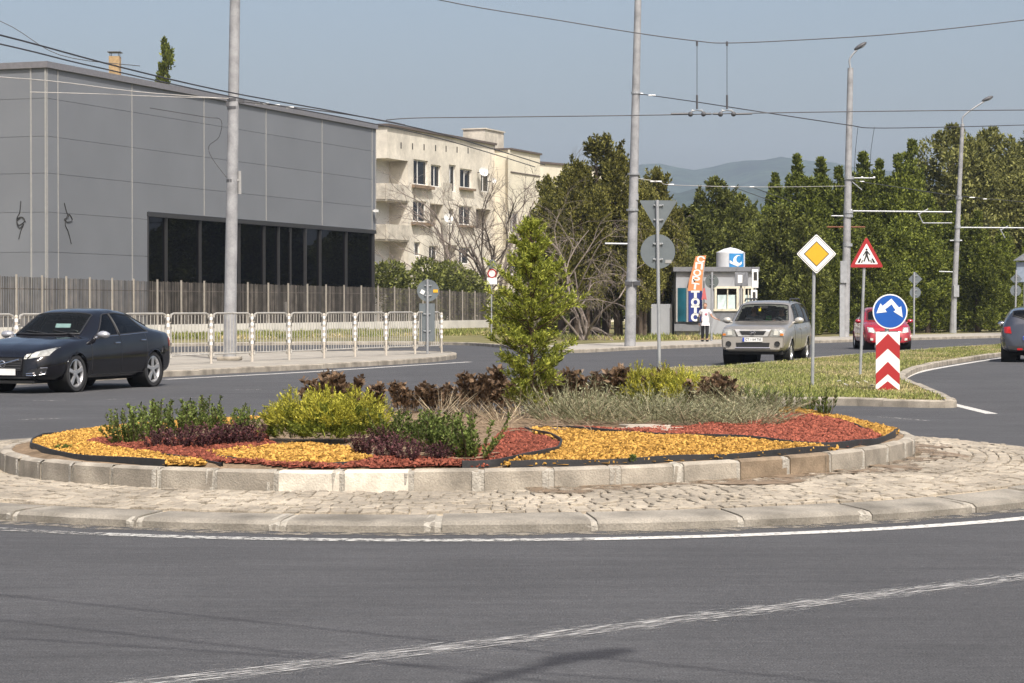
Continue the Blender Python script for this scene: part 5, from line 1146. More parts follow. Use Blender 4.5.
# purple barberries
V, F, st = shoots(34, .75, .16, 1.0, 52, .085, .026, .30, .08, hv=.55); S_, SF = stems(st, .012); pur = None
for a, c, hp_, lab in ((158, 449, 24, "purple barberry nearest the bed's western tip"), (180, 450, 27, "purple barberry in front of the loose green shrubs"), (205, 449, 30, "dark purple barberry in the middle of the western group"), (228, 448, 30, "purple barberry under the western green shoots"), (250, 446, 26, "purple barberry touching the golden bush"), (365, 455, 24, "purple barberry at the golden bush's front corner"), (388, 460, 28, "purple barberry beside the small yellow lens"), (408, 463, 25, "low purple barberry in front of the green group"), (436, 463, 22, "low purple barberry at the kerb end of the front group"), (378, 446, 22, "purple barberry behind the front purple ones, by the golden bush")):
    p, hp_ = FB(a, c, hp_); s = hp_ / PXM(p)
    if pur is None: pur = mk("purple_barberry", V, F, S_, SF, [m_purple, m_stem], p, lab, "shrub", "purple barberries in the bed"); pur.scale = (s,) * 3
    else: copyplant(pur, p, (s * 1.1, s, s * random.uniform(.9, 1.05)), random.uniform(0, 6), lab)
# bronze shrubs with broad leaves in whorls
V, F, st = shoots(17, .50, .12, .88, 46, .135, .040, .40, .30, hv=.5, bend=.18); S_, SF = stems(st, .014); bro = None
for a, c, hp_, lab in ((322, 394, 28, "dark bronze shrub behind the golden bush, at its left"), (345, 394, 30, "dark bronze shrub rising over the middle of the golden bush"), (377, 402, 25, "bronze shrub just right of the golden bush"), (408, 408, 32, "bronze shrub standing on bare soil, next to the golden bush"), (430, 410, 33, "bronze shrub on bare soil between two others"), (449, 409, 30, "bronze shrub on bare soil, half way to the young conifer"), (478, 404, 38, "tall bronze shrub left of the young conifer"), (492, 408, 48, "tallest bronze shrub, touching the young conifer"), (508, 412, 40, "bronze shrub in front of the young conifer's trunk"), (545, 412, 42, "bronze shrub right of the young conifer's trunk"), (562, 398, 32, "bronze shrub between the young conifer and silvery plants"), (583, 392, 30, "bronze shrub behind the first silvery plants"), (612, 388, 30, "bronze shrub beside the yellow green bush, left of it"), (628, 390, 28, "bronze shrub in front of the yellow green bush's left half"), (655, 393, 30, "bronze shrub below the yellow green bush"), (676, 394, 26, "bronze shrub in front of the tall sign post"), (700, 394, 24, "bronze shrub right of the yellow green bush"), (722, 393, 26, "last bronze shrub, against the lawn")):
    p, hp_ = FB(a, c, hp_ - 1); s = hp_ / PXM(p) * 1.0
    if bro is None: bro = mk("bronze_shrub", V, F, S_, SF, [m_bronze, m_stem], p, lab, "shrub", "bronze leaved shrubs in the bed"); bro.scale = (s,) * 3
    else: copyplant(bro, p, (s * random.uniform(.9, 1.1), s, s), random.uniform(0, 6), lab)
# golden conifers: fan sprays on a rounded bush
def golden(nf, rx, ry, h, fl, seed):
    rg = np.random.default_rng(seed); Vs = []; 
    P, D, Ls, In = [], [], [], []
    for _ in range(nf):
        a = rg.uniform(0, 6.28); t = math.acos(rg.uniform(0.0, 1)); k = rg.uniform(.55, 1.0); o = np.array([rx * math.sin(t) * math.cos(a), ry * math.sin(t) * math.sin(a), h * (.12 + .78 * math.cos(t))]) * k
        o *= 1 + .12 * math.sin(3 * a + 1) * math.sin(t) + .1 * math.sin(5 * a + 4 * t)
        d = unit(np.array([math.sin(t) * math.cos(a) * .8, math.sin(t) * math.sin(a) * .8, .75]) + rg.normal(0, .25, 3)); side = unit(np.cross(d, rg.normal(size=3))); nl = 15
        for q in range(nl):
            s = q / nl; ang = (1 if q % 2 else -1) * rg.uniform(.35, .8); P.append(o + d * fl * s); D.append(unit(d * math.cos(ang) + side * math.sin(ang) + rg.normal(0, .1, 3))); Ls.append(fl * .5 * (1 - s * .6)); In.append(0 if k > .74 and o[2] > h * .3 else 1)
    P, D, Ls, In = map(np.array, (P, D, Ls, In)); V, F = blades(P, D, Ls * rg.uniform(.8, 1.2, len(Ls)), .0065, .15); return V, F, In
V, F, In = golden(560, .42, .36, .60, .14, 11); gold = None
for a, c, sx, hp_, lab in ((292, 444, 1.0, 55, "golden conifer bush forming the left part of the bright clump"), (322, 445, 1.02, 59, "golden conifer bush in the middle of the bright clump"), (355, 444, .98, 56, "golden conifer bush forming the right part of the bright clump")):
    p, hp_ = FB(a, c, hp_); p = p + Vector((0, .25, 0)); p.z = bed_z(p.x, p.y); s = hp_ / PXM(p) / .60 * .88
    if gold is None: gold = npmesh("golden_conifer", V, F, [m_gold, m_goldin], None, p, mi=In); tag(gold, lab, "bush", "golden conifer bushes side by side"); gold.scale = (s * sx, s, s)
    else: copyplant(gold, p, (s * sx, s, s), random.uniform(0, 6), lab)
for a, c, hp_, lab in ((637, 392, 29, "yellow green bush peeping over bronze leaves, left one"), (662, 392, 28, "yellow green bush with the tall sign post behind it"), (684, 394, 27, "yellow green bush, the one farthest from the young conifer")):
    p, hp_ = FB(a, c, hp_); s = hp_ / PXM(p) / .60; c_ = copyplant(gold, p, (s * .8, s * .8, s * .92), random.uniform(0, 6), lab); c_["group"] = "yellow green bushes at the back of the bed"
# lavender
def tuft(n, h, spread, w_, rg):
    a = rg.uniform(0, 6.28, n); r = spread * np.sqrt(rg.uniform(0, 1, n)); P = np.stack([r * np.cos(a) * .35, r * np.sin(a) * .35, np.zeros(n)], 1); D = unit(np.stack([np.cos(a) * r * 1.6 + rg.normal(0, .16, n), np.sin(a) * r * 1.6 + rg.normal(0, .16, n), np.ones(n) * h], 1)); L = h * rg.uniform(.5, 1.1, n); V, F = blades(P, D, L, w_, .10)
    k = np.repeat(np.arange(n), 6); t = rg.uniform(.15, .95, len(k)); P2 = P[k] + D[k] * (L[k] * t)[:, None]; D2 = unit(D[k] * .9 + rg.normal(0, .45, (len(k), 3))); V2, F2 = blades(P2, D2, rg.uniform(.03, .055, len(k)), .004, .1); return V, F, V2, F2
lav = []
rg = np.random.default_rng(4)
for _ in range(3):
    V, F, V2, F2 = tuft(120, .44, .40, .003, rg); VV, FF = cat_((V2, F2), (V, F)); lav.append((VV, FF, np.concatenate([np.zeros(len(F2), int), (RNG.uniform(size=len(F)) < .35).astype(int)])))
LP = [(560, 424), (575, 418), (590, 425), (606, 420), (622, 425), (640, 419), (655, 425), (672, 420), (688, 426), (704, 419), (718, 426), (734, 421), (750, 427), (765, 421), (600, 408), (626, 407), (650, 408), (678, 408), (702, 408), (726, 409), (748, 411), (575, 406), (768, 414)]
first = [None] * 3
for i, (a, c) in enumerate(LP):
    p, _h = FB(a, c, 0); j = i % 3; s = random.uniform(.95, 1.2) * (1.0 if c > 415 else 1.12)
    if first[j] is None:
        first[j] = npmesh("lavender_plant", lav[j][0], lav[j][1], [m_silver, m_straw], None, p, mi=lav[j][2]); tag(first[j], "silvery green lavender tuft in the thick silvery drift", "lavender", "lavender tufts in the silvery drift"); first[j].scale = (s, s, s)
    else: copyplant(first[j], p, (s, s, s * random.uniform(.55, .95) * (.8 if a > 690 else 1)), random.uniform(0, 6))
# thin straw grass on the bare soil between golden bush and conifer
V, F, V2, F2 = tuft(60, .30, .34, .0025, rg); st0 = None
for a, c in ((395, 404), (420, 398), (455, 399), (385, 412), (440, 416), (470, 418), (520, 420), (600, 396), (500, 424)):
    p = BED(a, c)
    if st0 is None: st0 = npmesh("straw_grass", V, F, m_straw, None, p); tag(st0, "thin dry grass tuft among the bronze shrubs on bare soil", "dry grass", "dry grass tufts on the bare soil")
    else: copyplant(st0, p, random.uniform(.9, 1.5), random.uniform(0, 6))
# small weeds at the kerb
V, F, st = shoots(9, .5, .1, 1.0, 22, .3, .06, .5); wd = None
for a, c, hp_, lab in ((66, 452, 8, "small green weed in front of the edging at the western tip"), (57, 451, 6, "tiny green weed at the western tip's edging"), (633, 467, 9, "small green weed growing through the edging before the yellow patch")):
    p, hp_ = FB(a, c, hp_); s = hp_ / PXM(p)
    if wd is None: wd = npmesh("green_weed", V, F, m_green, None, p); tag(wd, lab, "weed"); wd.scale = (s * 1.8, s, s)
    else: copyplant(wd, p, (s * 1.2, s, s), 1.0, lab)

# ---- young conifer in the middle
p = BED(531, 418); s_ = 1 / PXM(p); Ht = 207 * s_; yc = thing("young_conifer", p, 0, "slender young yellow green conifer standing in the middle of the bed", "tree")
q = MB(); tk = [Vector((0, 0, -.05)), Vector((.01, 0, .5)), Vector((-.01, .01, 1.1)), Vector((.0, 0, Ht * .97))]; q.tube(smooth_line(tk, 4), [.022 - .018 * i / 12 for i in range(13)], 8)
rg = np.random.default_rng(21); P, D, Ls = [], [], []
prof = [(0, .12), (.06, .22), (.2, .35), (.35, .44), (.48, .47), (.6, .41), (.72, .30), (.84, .20), (.94, .10), (1, .03)]
for i in range(170):
    t = .03 + .97 * i / 170 + rg.normal(0, .01); t = min(t, .99); a = i * 2.4 + rg.normal(0, .3); R0_ = np.interp(t, [x for x, _ in prof], [y for _, y in prof]) * rg.uniform(.35, 1.18) * (Ht / 2.0)
    b = np.array([0, 0, t * Ht * .92]); rise = rg.uniform(.1, .8) * R0_ + .04; tip = b + np.array([R0_ * math.cos(a), R0_ * math.sin(a), rise]); q.tube([Vector(b), Vector(b * .5 + tip * .5) + Vector((0, 0, -.02)), Vector(tip)], [.006, .004, .002], 4)
    for f in range(int(7 + R0_ * 31)):
        u = rg.uniform(.22, 1.0); o = b + (tip - b) * u; dd = unit((tip - b) / (np.linalg.norm(tip - b) + 1e-6) * .7 + rg.normal(0, .45, 3) + np.array([0, 0, .45])); sd = unit(np.cross(dd, rg.normal(size=3))); fl = rg.uniform(.06, .12)
        for k in range(11):
            s = k / 11; ang = (1 if k % 2 else -1) * rg.uniform(.4, .8); P.append(o + dd * fl * s); D.append(unit(dd * math.cos(ang) + sd * math.sin(ang))); Ls.append(fl * .5 * (1 - .5 * s))
P, D, Ls = map(np.array, (P, D, Ls)); q.build("trunk", m_stem, yc); V, F = blades(P, D, Ls * rg.uniform(.8, 1.2, len(Ls)), .0068, .15); npmesh("crown", V, F, m_young, yc)
print("bed leaves", len(F))
# ================================================================== TREES, HEDGES, GRASS
m_bark_ = mat("tree bark", (0.085, 0.062, 0.045), .95, var=.3, scale=4, bump=.5, bscale=14)
m_deadb = mat("dead grey branch", (0.20, 0.165, 0.14), .9, var=.25, scale=4)
m_jun = leafmat("juniper foliage", (0.045, 0.050, 0.012), (0.23, 0.215, 0.055), transl=.25)
m_cyp = leafmat("cypress foliage", (0.045, 0.068, 0.012), (0.22, 0.245, 0.045), transl=.25)
m_brd = leafmat("broadleaf foliage", (0.045, 0.058, 0.014), (0.21, 0.225, 0.055), transl=.3)
m_brd2 = leafmat("broad tree foliage", (0.060, 0.070, 0.018), (0.27, 0.265, 0.085), transl=.3)
m_hed = leafmat("hedge foliage", (0.07, 0.085, 0.020), (0.22, 0.235, 0.06), transl=.3)
def crown_pts(lobes, n, rg):
    """points in the outer shell of many lobes (cx,cy,cz,rx,ry,rz)"""
    w_ = np.array([l[3] * l[5] + l[4] * l[5] for l in lobes]); k = rg.choice(len(lobes), n, p=w_ / w_.sum()); Lb = np.array(lobes)[k]; d = unit(rg.normal(size=(n, 3))); r = rg.uniform(.38, 1.0, n) ** .5
    return Lb[:, :3] + d * Lb[:, 3:] * r[:, None], d
def mk_tree(name, H, prof, nl, leaf, m, seed, label, cat, loc, lobes_n=46, trunk_r=.16, multi=1, up=.5, lob=.24, crown_low=.06, group="trees along the far pavement", zsq=1.25, squash=.75, spikes=220, spl=.8, spu=.8):
    """prof: list of (t, radius) along height"""
    rg = np.random.default_rng(seed); t_ = thing(name, loc, 0, label, cat, group); lobes = []
    px_, py_ = [p[0] for p in prof], [p[1] for p in prof]
    for i in range(lobes_n):
        t = crown_low + (1 - crown_low) * ((i + .5) / lobes_n) ** .9; R_ = np.interp(t, px_, py_); a = rg.uniform(0, 6.28); rr = R_ * rg.uniform(.35, .95); s = max(.10, lob * (0.35 * max(py_) + .85 * R_) * min(1, R_ / max(py_) * 2.2) * rg.uniform(.65, 1.3)); rr = min(rr, max(0, R_ * 1.05 - s * .4))
        lobes.append((rr * math.cos(a), rr * math.sin(a) * squash, min(t * H, H - s * zsq * .9), s, s, s * zsq))
    
    P, d = crown_pts(lobes, nl, rg); D = unit(d * .6 + rg.normal(0, .45, P.shape) + np.array([0, 0, up]))
    LB = np.array(lobes); SP, SD = [], []
    for i in range(spikes):
        l = LB[rg.integers(len(LB))] if i > 6 else LB[-1 - i % 3]; u_ = unit(rg.normal(size=3) + np.array([0, 0, .35])); o_ = l[:3] + u_ * l[3:] * .8; dr = unit(u_ * (1 - spu) + np.array([0, 0, spu]) + rg.normal(0, .15, 3)); Ls_ = spl * rg.uniform(.35, 1.0) * (.3 + .7 * min(1, l[3] * 1.8))
        n_ = int(40 * Ls_ / .8) + 8; t__ = rg.uniform(0, 1, n_) ** .8; SP.append(o_ + dr * Ls_ * t__[:, None] + rg.normal(0, .07, (n_, 3)) * (1.05 - t__)[:, None]); SD.append(unit(dr * .8 + rg.normal(0, .4, (n_, 3))))
    if spikes: P = np.vstack([P] + SP); D = np.vstack([D] + SD)
    V, F = blades(P, D, leaf * rg.uniform(.7, 1.3, len(P)), leaf * .26 * rg.uniform(.7, 1.3, len(P)), .15)
    npmesh("crown", V, F, m, t_)
    q = MB()
    for k in range(multi):
        a = 6.28 * k / multi + .4; o = Vector((math.cos(a), math.sin(a) * .6, 0)) * (.0 if multi == 1 else .35 + .15 * k)
        q.tube([o + Vector((0, 0, -.15)), o * 1.1 + Vector((.05, 0, H * .18)), o * 1.7 + Vector((-.06, .05, H * .45)), o * 1.4 + Vector((0, 0, H * .82))], [trunk_r * 1.15, trunk_r, trunk_r * .6, trunk_r * .2], 9)
    for l in lobes[::2]:
        z0 = max(.4, l[2] * .72); q.tube([(0, 0, z0), (l[0] * .5, l[1] * .5, (z0 + l[2]) / 2 + .1), (l[0], l[1], l[2])], [trunk_r * .32, trunk_r * .2, .02], 5)
    q.build("trunk", m_bark_, t_, smooth=True); return t_
JUN = [(0, .3), (.1, 1.15), (.3, 1.35), (.55, 1.25), (.75, .95), (.9, .5), (1, .12)]
CYP = [(0, .5), (.08, 1.3), (.25, 1.7), (.5, 1.55), (.7, 1.1), (.84, .66), (.94, .30), (1, .05)]
BRD = [(0, .2), (.15, 1.6), (.35, 2.9), (.6, 3.1), (.8, 2.4), (.93, 1.3), (1, .3)]
def spot(pxx, Y): return Vector((XY(pxx, Y), Y, .1))
def Hof(py, Y): return ZY(py, Y) - .1
def place(src, pxx, py, Y, label, wscale=1.0, H0=None, rz=None):
    s = Hof(py, Y) / H0; return clone(src, spot(pxx, Y), random.uniform(0, 6.28) if rz is None else rz, (s * wscale, s * wscale, s), label)
# junipers with bare lower stems (left clump)
J = mk_tree("juniper_tree", 9.5, [(0, .2), (.16, .6), (.24, 1.4), (.42, 1.8), (.6, 1.75), (.78, 1.4), (.9, .9), (1, .3)], 26000, .16, m_jun, 31, "tall dark juniper beside the dead grey branches, its top highest of the clump", "tree", spot(598, 100), 44, .16, 3, .45, .36, .20, spl=.75, spu=.55, spikes=300)
J.scale = (1, 1, Hof(140, 100) / 9.5)
place(J, 566, 176, 104, "dark juniper behind the young conifer, overlapping the cream block", 1.0, 9.5)
place(J, 622, 158, 98, "dark juniper just left of the tall pavement pole", .95, 9.5)
place(J, 655, 172, 103, "dark juniper just right of the tall pavement pole", .95, 9.5)
place(J, 582, 165, 96, "lower dark juniper in front of the tallest one", .8, 9.5)
place(J, 640, 190, 96, "low dark juniper behind the foot of the tall pavement pole", .8, 9.5)
place(J, 548, 180, 108, "dark juniper showing through the young conifer", .8, 9.5)
place(J, 672, 205, 104, "low juniper behind the backs of the two signs", .8, 9.5)
# loose broadleaved trees behind the kiosk
Bm = mk_tree("broadleaf_tree", 8.0, [(0, .3), (.1, 1.0), (.25, 1.8), (.5, 2.0), (.75, 1.45), (.9, .8), (1, .2)], 24000, .19, m_brd, 41, "olive green tree above the kiosk's orange banner", "tree", spot(692, 112), 44, .15, 1, .2, .32, .08, spl=.7, spu=.5)
Bm.scale = (1, 1, Hof(208, 112) / 8)
place(Bm, 716, 180, 118, "taller olive tree behind the kiosk's drum sign, before the hills", .95, 8.0)
place(Bm, 742, 196, 114, "olive tree right of the drum sign with ragged top", .75, 8.0)
place(Bm, 760, 222, 110, "low dense olive tree at the kiosk's end", .8, 8.0)
place(Bm, 684, 232, 107, "low olive bushy tree left of the orange banner", .7, 8.0)
place(Bm, 782, 208, 108, "olive tree behind the silver car's roof", .95, 8.0)
place(Bm, 806, 218, 106, "olive tree behind the priority sign", .9, 8.0)
# row of cypress like trees on the right
Cy = mk_tree("cypress_tree", 9.5, CYP, 28000, .18, m_cyp, 51, "pointed cypress with the first tip right of the hill saddle", "tree", spot(796, 124), 46, .16, 1, .6, .38, .03, spl=.8, spu=.75, spikes=320)
Cy.scale = (1, 1, Hof(160, 124) / 9.5)
for pxx, py, Y, wsc, lab in ((820, 163, 126, .95, "narrow pointed cypress left of the nearer street lamp"), (838, 172, 122, .9, "cypress right behind the nearer street lamp's pole"), (862, 158, 124, 1.0, "sharp tipped cypress just right of the nearer street lamp"), (880, 165, 124, .85, "greyish cypress second right of the nearer street lamp"), (897, 160, 126, .9, "cypress with ragged tip halfway between the lamps"), (912, 146, 130, .85, "tall ragged cypress left of the farther street lamp"), (775, 178, 128, .8, "shorter cypress left of the first pointed one"), (846, 205, 114, 1.0, "low cypress in front of the nearer street lamp's row"), (872, 208, 115, 1.0, "low cypress behind the walking figure sign"), (900, 205, 117, 1.0, "low cypress above the blue arrow sign"), (928, 200, 118, 1.05, "broad cypress left of the farther street lamp's foot"), (952, 205, 122, 1.1, "cypress behind the farther street lamp's pole"), (978, 215, 121, 1.1, "cypress right of the farther street lamp's foot"), (1004, 225, 122, 1.1, "cypress above the dark car"), (1032, 230, 124, 1.1, "cypress cut by the picture's edge"), (820, 215, 110, .9, "low cypress between priority sign and lamp pole"), (779, 190, 118, 1.0, "bushy conifer above the silver car, before the first pointed tip"), (808, 184, 116, 1.0, "bushy conifer over the priority sign, below the pointed tips"), (888, 182, 119, 1.0, "bushy conifer filling the row between the two lamps")):
    place(Cy, pxx, py, Y, lab, wsc * 1.15, 9.5)
Br = mk_tree("broad_tree", 12.0, BRD, 34000, .23, m_brd2, 61, "broad crowned olive tree behind the farther street lamp", "tree", spot(952, 134), 46, .28, 1, .15, .30, .16, spl=.6, spu=.3)
Br.scale = (.95, .95, Hof(128, 134) / 12)
place(Br, 990, 131, 136, "broad crowned tree right of the farther street lamp", .95, 12)
place(Br, 1030, 134, 138, "broad crowned tree at the picture's edge", 1.0, 12)
place(Br, 1068, 140, 134, "broad crowned tree just outside the view's edge", 1.0, 12)
# lone tip over the hall roof
Tp = mk_tree("column_cypress", 16, [(0, .5), (.5, .7), (.85, .5), (.95, .32), (1, .08)], 9000, .24, m_cyp, 71, "lone dark cypress tip rising above the hall's roof", "tree", spot(166, 150), 50, .2, 1, .9, .5, .1, None, spl=.8, spu=.95)
Tp.scale = (1.0, 1.0, Hof(44, 150) / 16)
# hedge behind the fence
hd = np.random.default_rng(8)
def hedge(x0, x1, y0, y1, Y0, Y1, label, n, base=0.1):
    a, b = Vector((XY(x0, Y0), Y0, .1)), Vector((XY(x1, Y1), Y1, .1)); o = thing("hedge", a, 0, label, "hedge"); lobes = []
    for i in range(26):
        t = hd.uniform(0, 1); p = (b - a) * t; Yc = Y0 + (Y1 - Y0) * t; top = ZY(y0 + (y1 - y0) * t, Yc); s = hd.uniform(.7, 1.2); lobes.append((p.x + hd.normal(0, .3), p.y + hd.normal(0, .5), hd.uniform(.5, top - .8), s, s, s * .9))
    P, d = crown_pts(lobes, n, hd); D = unit(d * .6 + hd.normal(0, .45, P.shape) + np.array([0, 0, .35])); V, F = blades(P, D, .26 * hd.uniform(.7, 1.3, n), .07, .15); npmesh("foliage", V, F, m_hed, o)
    q = MB(); [q.tube([(l[0], l[1], -.1), (l[0] * 1.0, l[1], l[2])], [.05, .02], 5) for l in lobes[::2]]; q.build("stem", m_bark_, o)
hedge(380, 432, 262, 256, 141, 149, "overgrown green hedge between hall and cream block, the end nearest the hall", 9000)
hedge(425, 492, 256, 270, 146, 156, "overgrown green hedge in front of the cream block, the end toward the dead tree", 9000)
hedge(500, 560, 290, 300, 118, 120, "low scrubby hedge behind the young conifer", 5000)
# dead trees
def dead(label, loc, H, spread, seed, droop=0.0, n0=5, depth=5, r0=.11):
    rd = random.Random(seed); q = MB(); o = thing("dead_tree", loc, 0, label, "dead tree")
    def br(p, d, L, r, k):
        pts = [p]; dd = d.copy()
        for _ in range(4):
            dd = (dd + Vector((rd.gauss(0, .16), rd.gauss(0, .16), rd.gauss(0, .1) - droop * (depth - k) * .05))).normalized(); pts.append(pts[-1] + dd * L / 4)
        q.tube(pts, [r, r * .9, r * .75, r * .62, r * .5], 5 if k < 3 else 7, 0, False)
        if k <= 0: return
        for i in range(rd.randint(2, 4) if k > 1 else 4):
            t = rd.randint(1, 4); e = (dd + Vector((rd.gauss(0, spread), rd.gauss(0, spread), rd.gauss(.1, .35) - droop * .5))).normalized(); br(pts[t], e, L * rd.uniform(.5, .8), r * .55, k - 1)
    for i in range(n0): br(Vector((rd.uniform(-.2, .2), rd.uniform(-.2, .2), 0)), Vector((rd.gauss(0, .3), rd.gauss(0, .3), 1)).normalized(), H * rd.uniform(.35, .5), r0, depth)
    q.build("branches", m_deadb, o); return o
dead("bare dead tree with dark branches in front of the cream block", Vector((XY(478, 158), 158, .1)), 14.0, .45, 3, 0, 4, 5, .13)
dead("bare dead tree reaching highest before the cream block's corner", Vector((XY(500, 158), 158, .1)), 16.0, .35, 12, 0, 3, 5, .16)
dd_ = dead("tangle of drooping grey dead branches on the dark juniper's side", Vector((XY(584, 92), 92, .1)), 7.2, .6, 5, .5, 6, 5, .055)
# grass blades on the splitter lawn, the verge and tufts
m_grass = leafmat("lawn blade", (0.11, 0.14, 0.03), (0.30, 0.31, 0.10), transl=.3)
m_grassd = leafmat("dry blade", (0.32, 0.26, 0.12), (0.52, 0.44, 0.23), transl=.3)
def grass(poly, n, h, w_, z, name, label, near=None, dry=.4):
    xs, ys = [p[0] for p in poly], [p[1] for p in poly]; X = RNG.uniform(min(xs), max(xs), n * 3); Yv = min(ys) + (max(ys) - min(ys)) * RNG.uniform(0, 1, n * 3) ** 1.6; I = in_poly(X, Yv, poly); X, Yv = X[I][:n], Yv[I][:n]; n = len(X)
    pat = np.sin(X * 1.3 + Yv * .31) * np.sin(Yv * .45 - X * .6 + 1) + RNG.normal(0, .5, n); mi = (pat > (1 - 2 * dry) * .9).astype(int)
    P = np.stack([X, Yv, np.full(n, z)], 1); D = unit(np.stack([RNG.normal(0, .45, n), RNG.normal(0, .45, n), np.ones(n)], 1)); V, F = blades(P, D, h * RNG.uniform(.4, 1.25, n) * (1 - .35 * mi), w_, .25); o = npmesh(name, V, F, [m_grass, m_grassd], mi=mi); return tag(o, label, "grass", None, "stuff")
grass([(p.x, p.y) for p in SPLIN], 60000, .065, .008, .105, "lawn_grass", "short half dry grass on the traffic island", dry=.40)
wl_ = [(XY(150, 94), 94), (XY(300, 97), 97), (XY(400, 104), 104), (XY(500, 108), 108), (XY(500, 122), 122), (XY(395, 126), 126), (XY(250, 112), 112), (XY(140, 103), 103)]
grass(wl_, 22000, .28, .02, .10, "verge_grass", "rough dry grass strip below the slatted fence", dry=.5)
vg = [(XY(500, 93), 93), (XY(700, 92), 92), (XY(760, 98), 98), (XY(700, 106), 106), (XY(500, 112), 112)]
grass(vg, 12000, .25, .02, .10, "verge_grass", "dry grass under the junipers and round the kiosk", dry=.7)
# dry leaves on the lawn
m_lit = mat("white litter", (.7, .68, .62), .8)
for a, c in ((858, 385), (866, 384), (839, 383.5), (872, 388), (846, 387)):
    p = G(a, c, .12); q = MB(); q.box((0, 0, .045), (.07, .05, .012), random.uniform(0, 3), rx=.3, ry=.3, bev=.004); o = q.build("paper_scrap", m_lit, None, False, p); tag(o, "tiny white paper scrap in the lawn between the sign posts", "litter", "white paper scraps on the lawn")

for pxx, Y, py in ((560, 150, 215), (600, 156, 205), (640, 162, 215), (690, 158, 225), (740, 160, 235), (800, 165, 235), (552, 140, 196), (580, 144, 190), (608, 138, 192), (636, 142, 200), (664, 140, 205), (692, 145, 218), (720, 142, 212), (750, 146, 222)):  # added tree row, mostly out of view, for the hall glazing to reflect
    place(Bm, pxx, py, Y, "olive tree in the second row, added behind the front trees to reflect in the glazing" , 1.1, 8.0)["group"] = "second row of trees behind the front ones"
# ================================================================== CARS
m_tyre = mat("tyre rubber", (0.022, 0.022, 0.023), .85, var=.15, scale=12)
m_rim = mat("alloy rim", (0.62, 0.62, 0.63), .32, metal=.75, var=.08)
m_blk = mat("black plastic", (0.022, 0.022, 0.023), .5, var=.1)
m_well = mat("wheel well", (0.008, 0.008, 0.008), .95)
m_cabin = mat("cabin trim", (0.10, 0.095, 0.09), .85, var=.15)
m_chrome = mat("chrome", (0.62, 0.62, 0.63), .12, metal=1.0, var=.02)
m_glass = glassmat("car glass", (0.80, 0.86, 0.84), .85, .01)
m_tint = glassmat("tinted car glass", (0.14, 0.15, 0.16), .6, .01)
m_hl = mat("headlight lens", (0.30, 0.30, 0.28), .08, var=.25, scale=14, spec=.8, coat=.6)
m_hl2 = mat("headlight bulb", (0.78, 0.77, 0.70), .15, metal=.3)
m_amber = mat("amber lens", (0.55, 0.18, 0.03), .2)
m_tail = mat("tail lens", (0.40, 0.010, 0.012), .2, coat=.5)
m_plate = mat("plate white", (0.72, 0.72, 0.70), .5)
m_pblue = mat("plate blue", (0.02, 0.06, 0.40), .5)
def sm(x, xs, ys):
    """smooth interpolation (monotone-ish) of a station table given from rear to front"""
    x = np.asarray(x, float); xs = np.array(xs); ys = np.array(ys); h = .055
    return sum(np.interp(x + d * h, xs, ys) for d in (-1.5, -.75, 0, .75, 1.5)) / 5
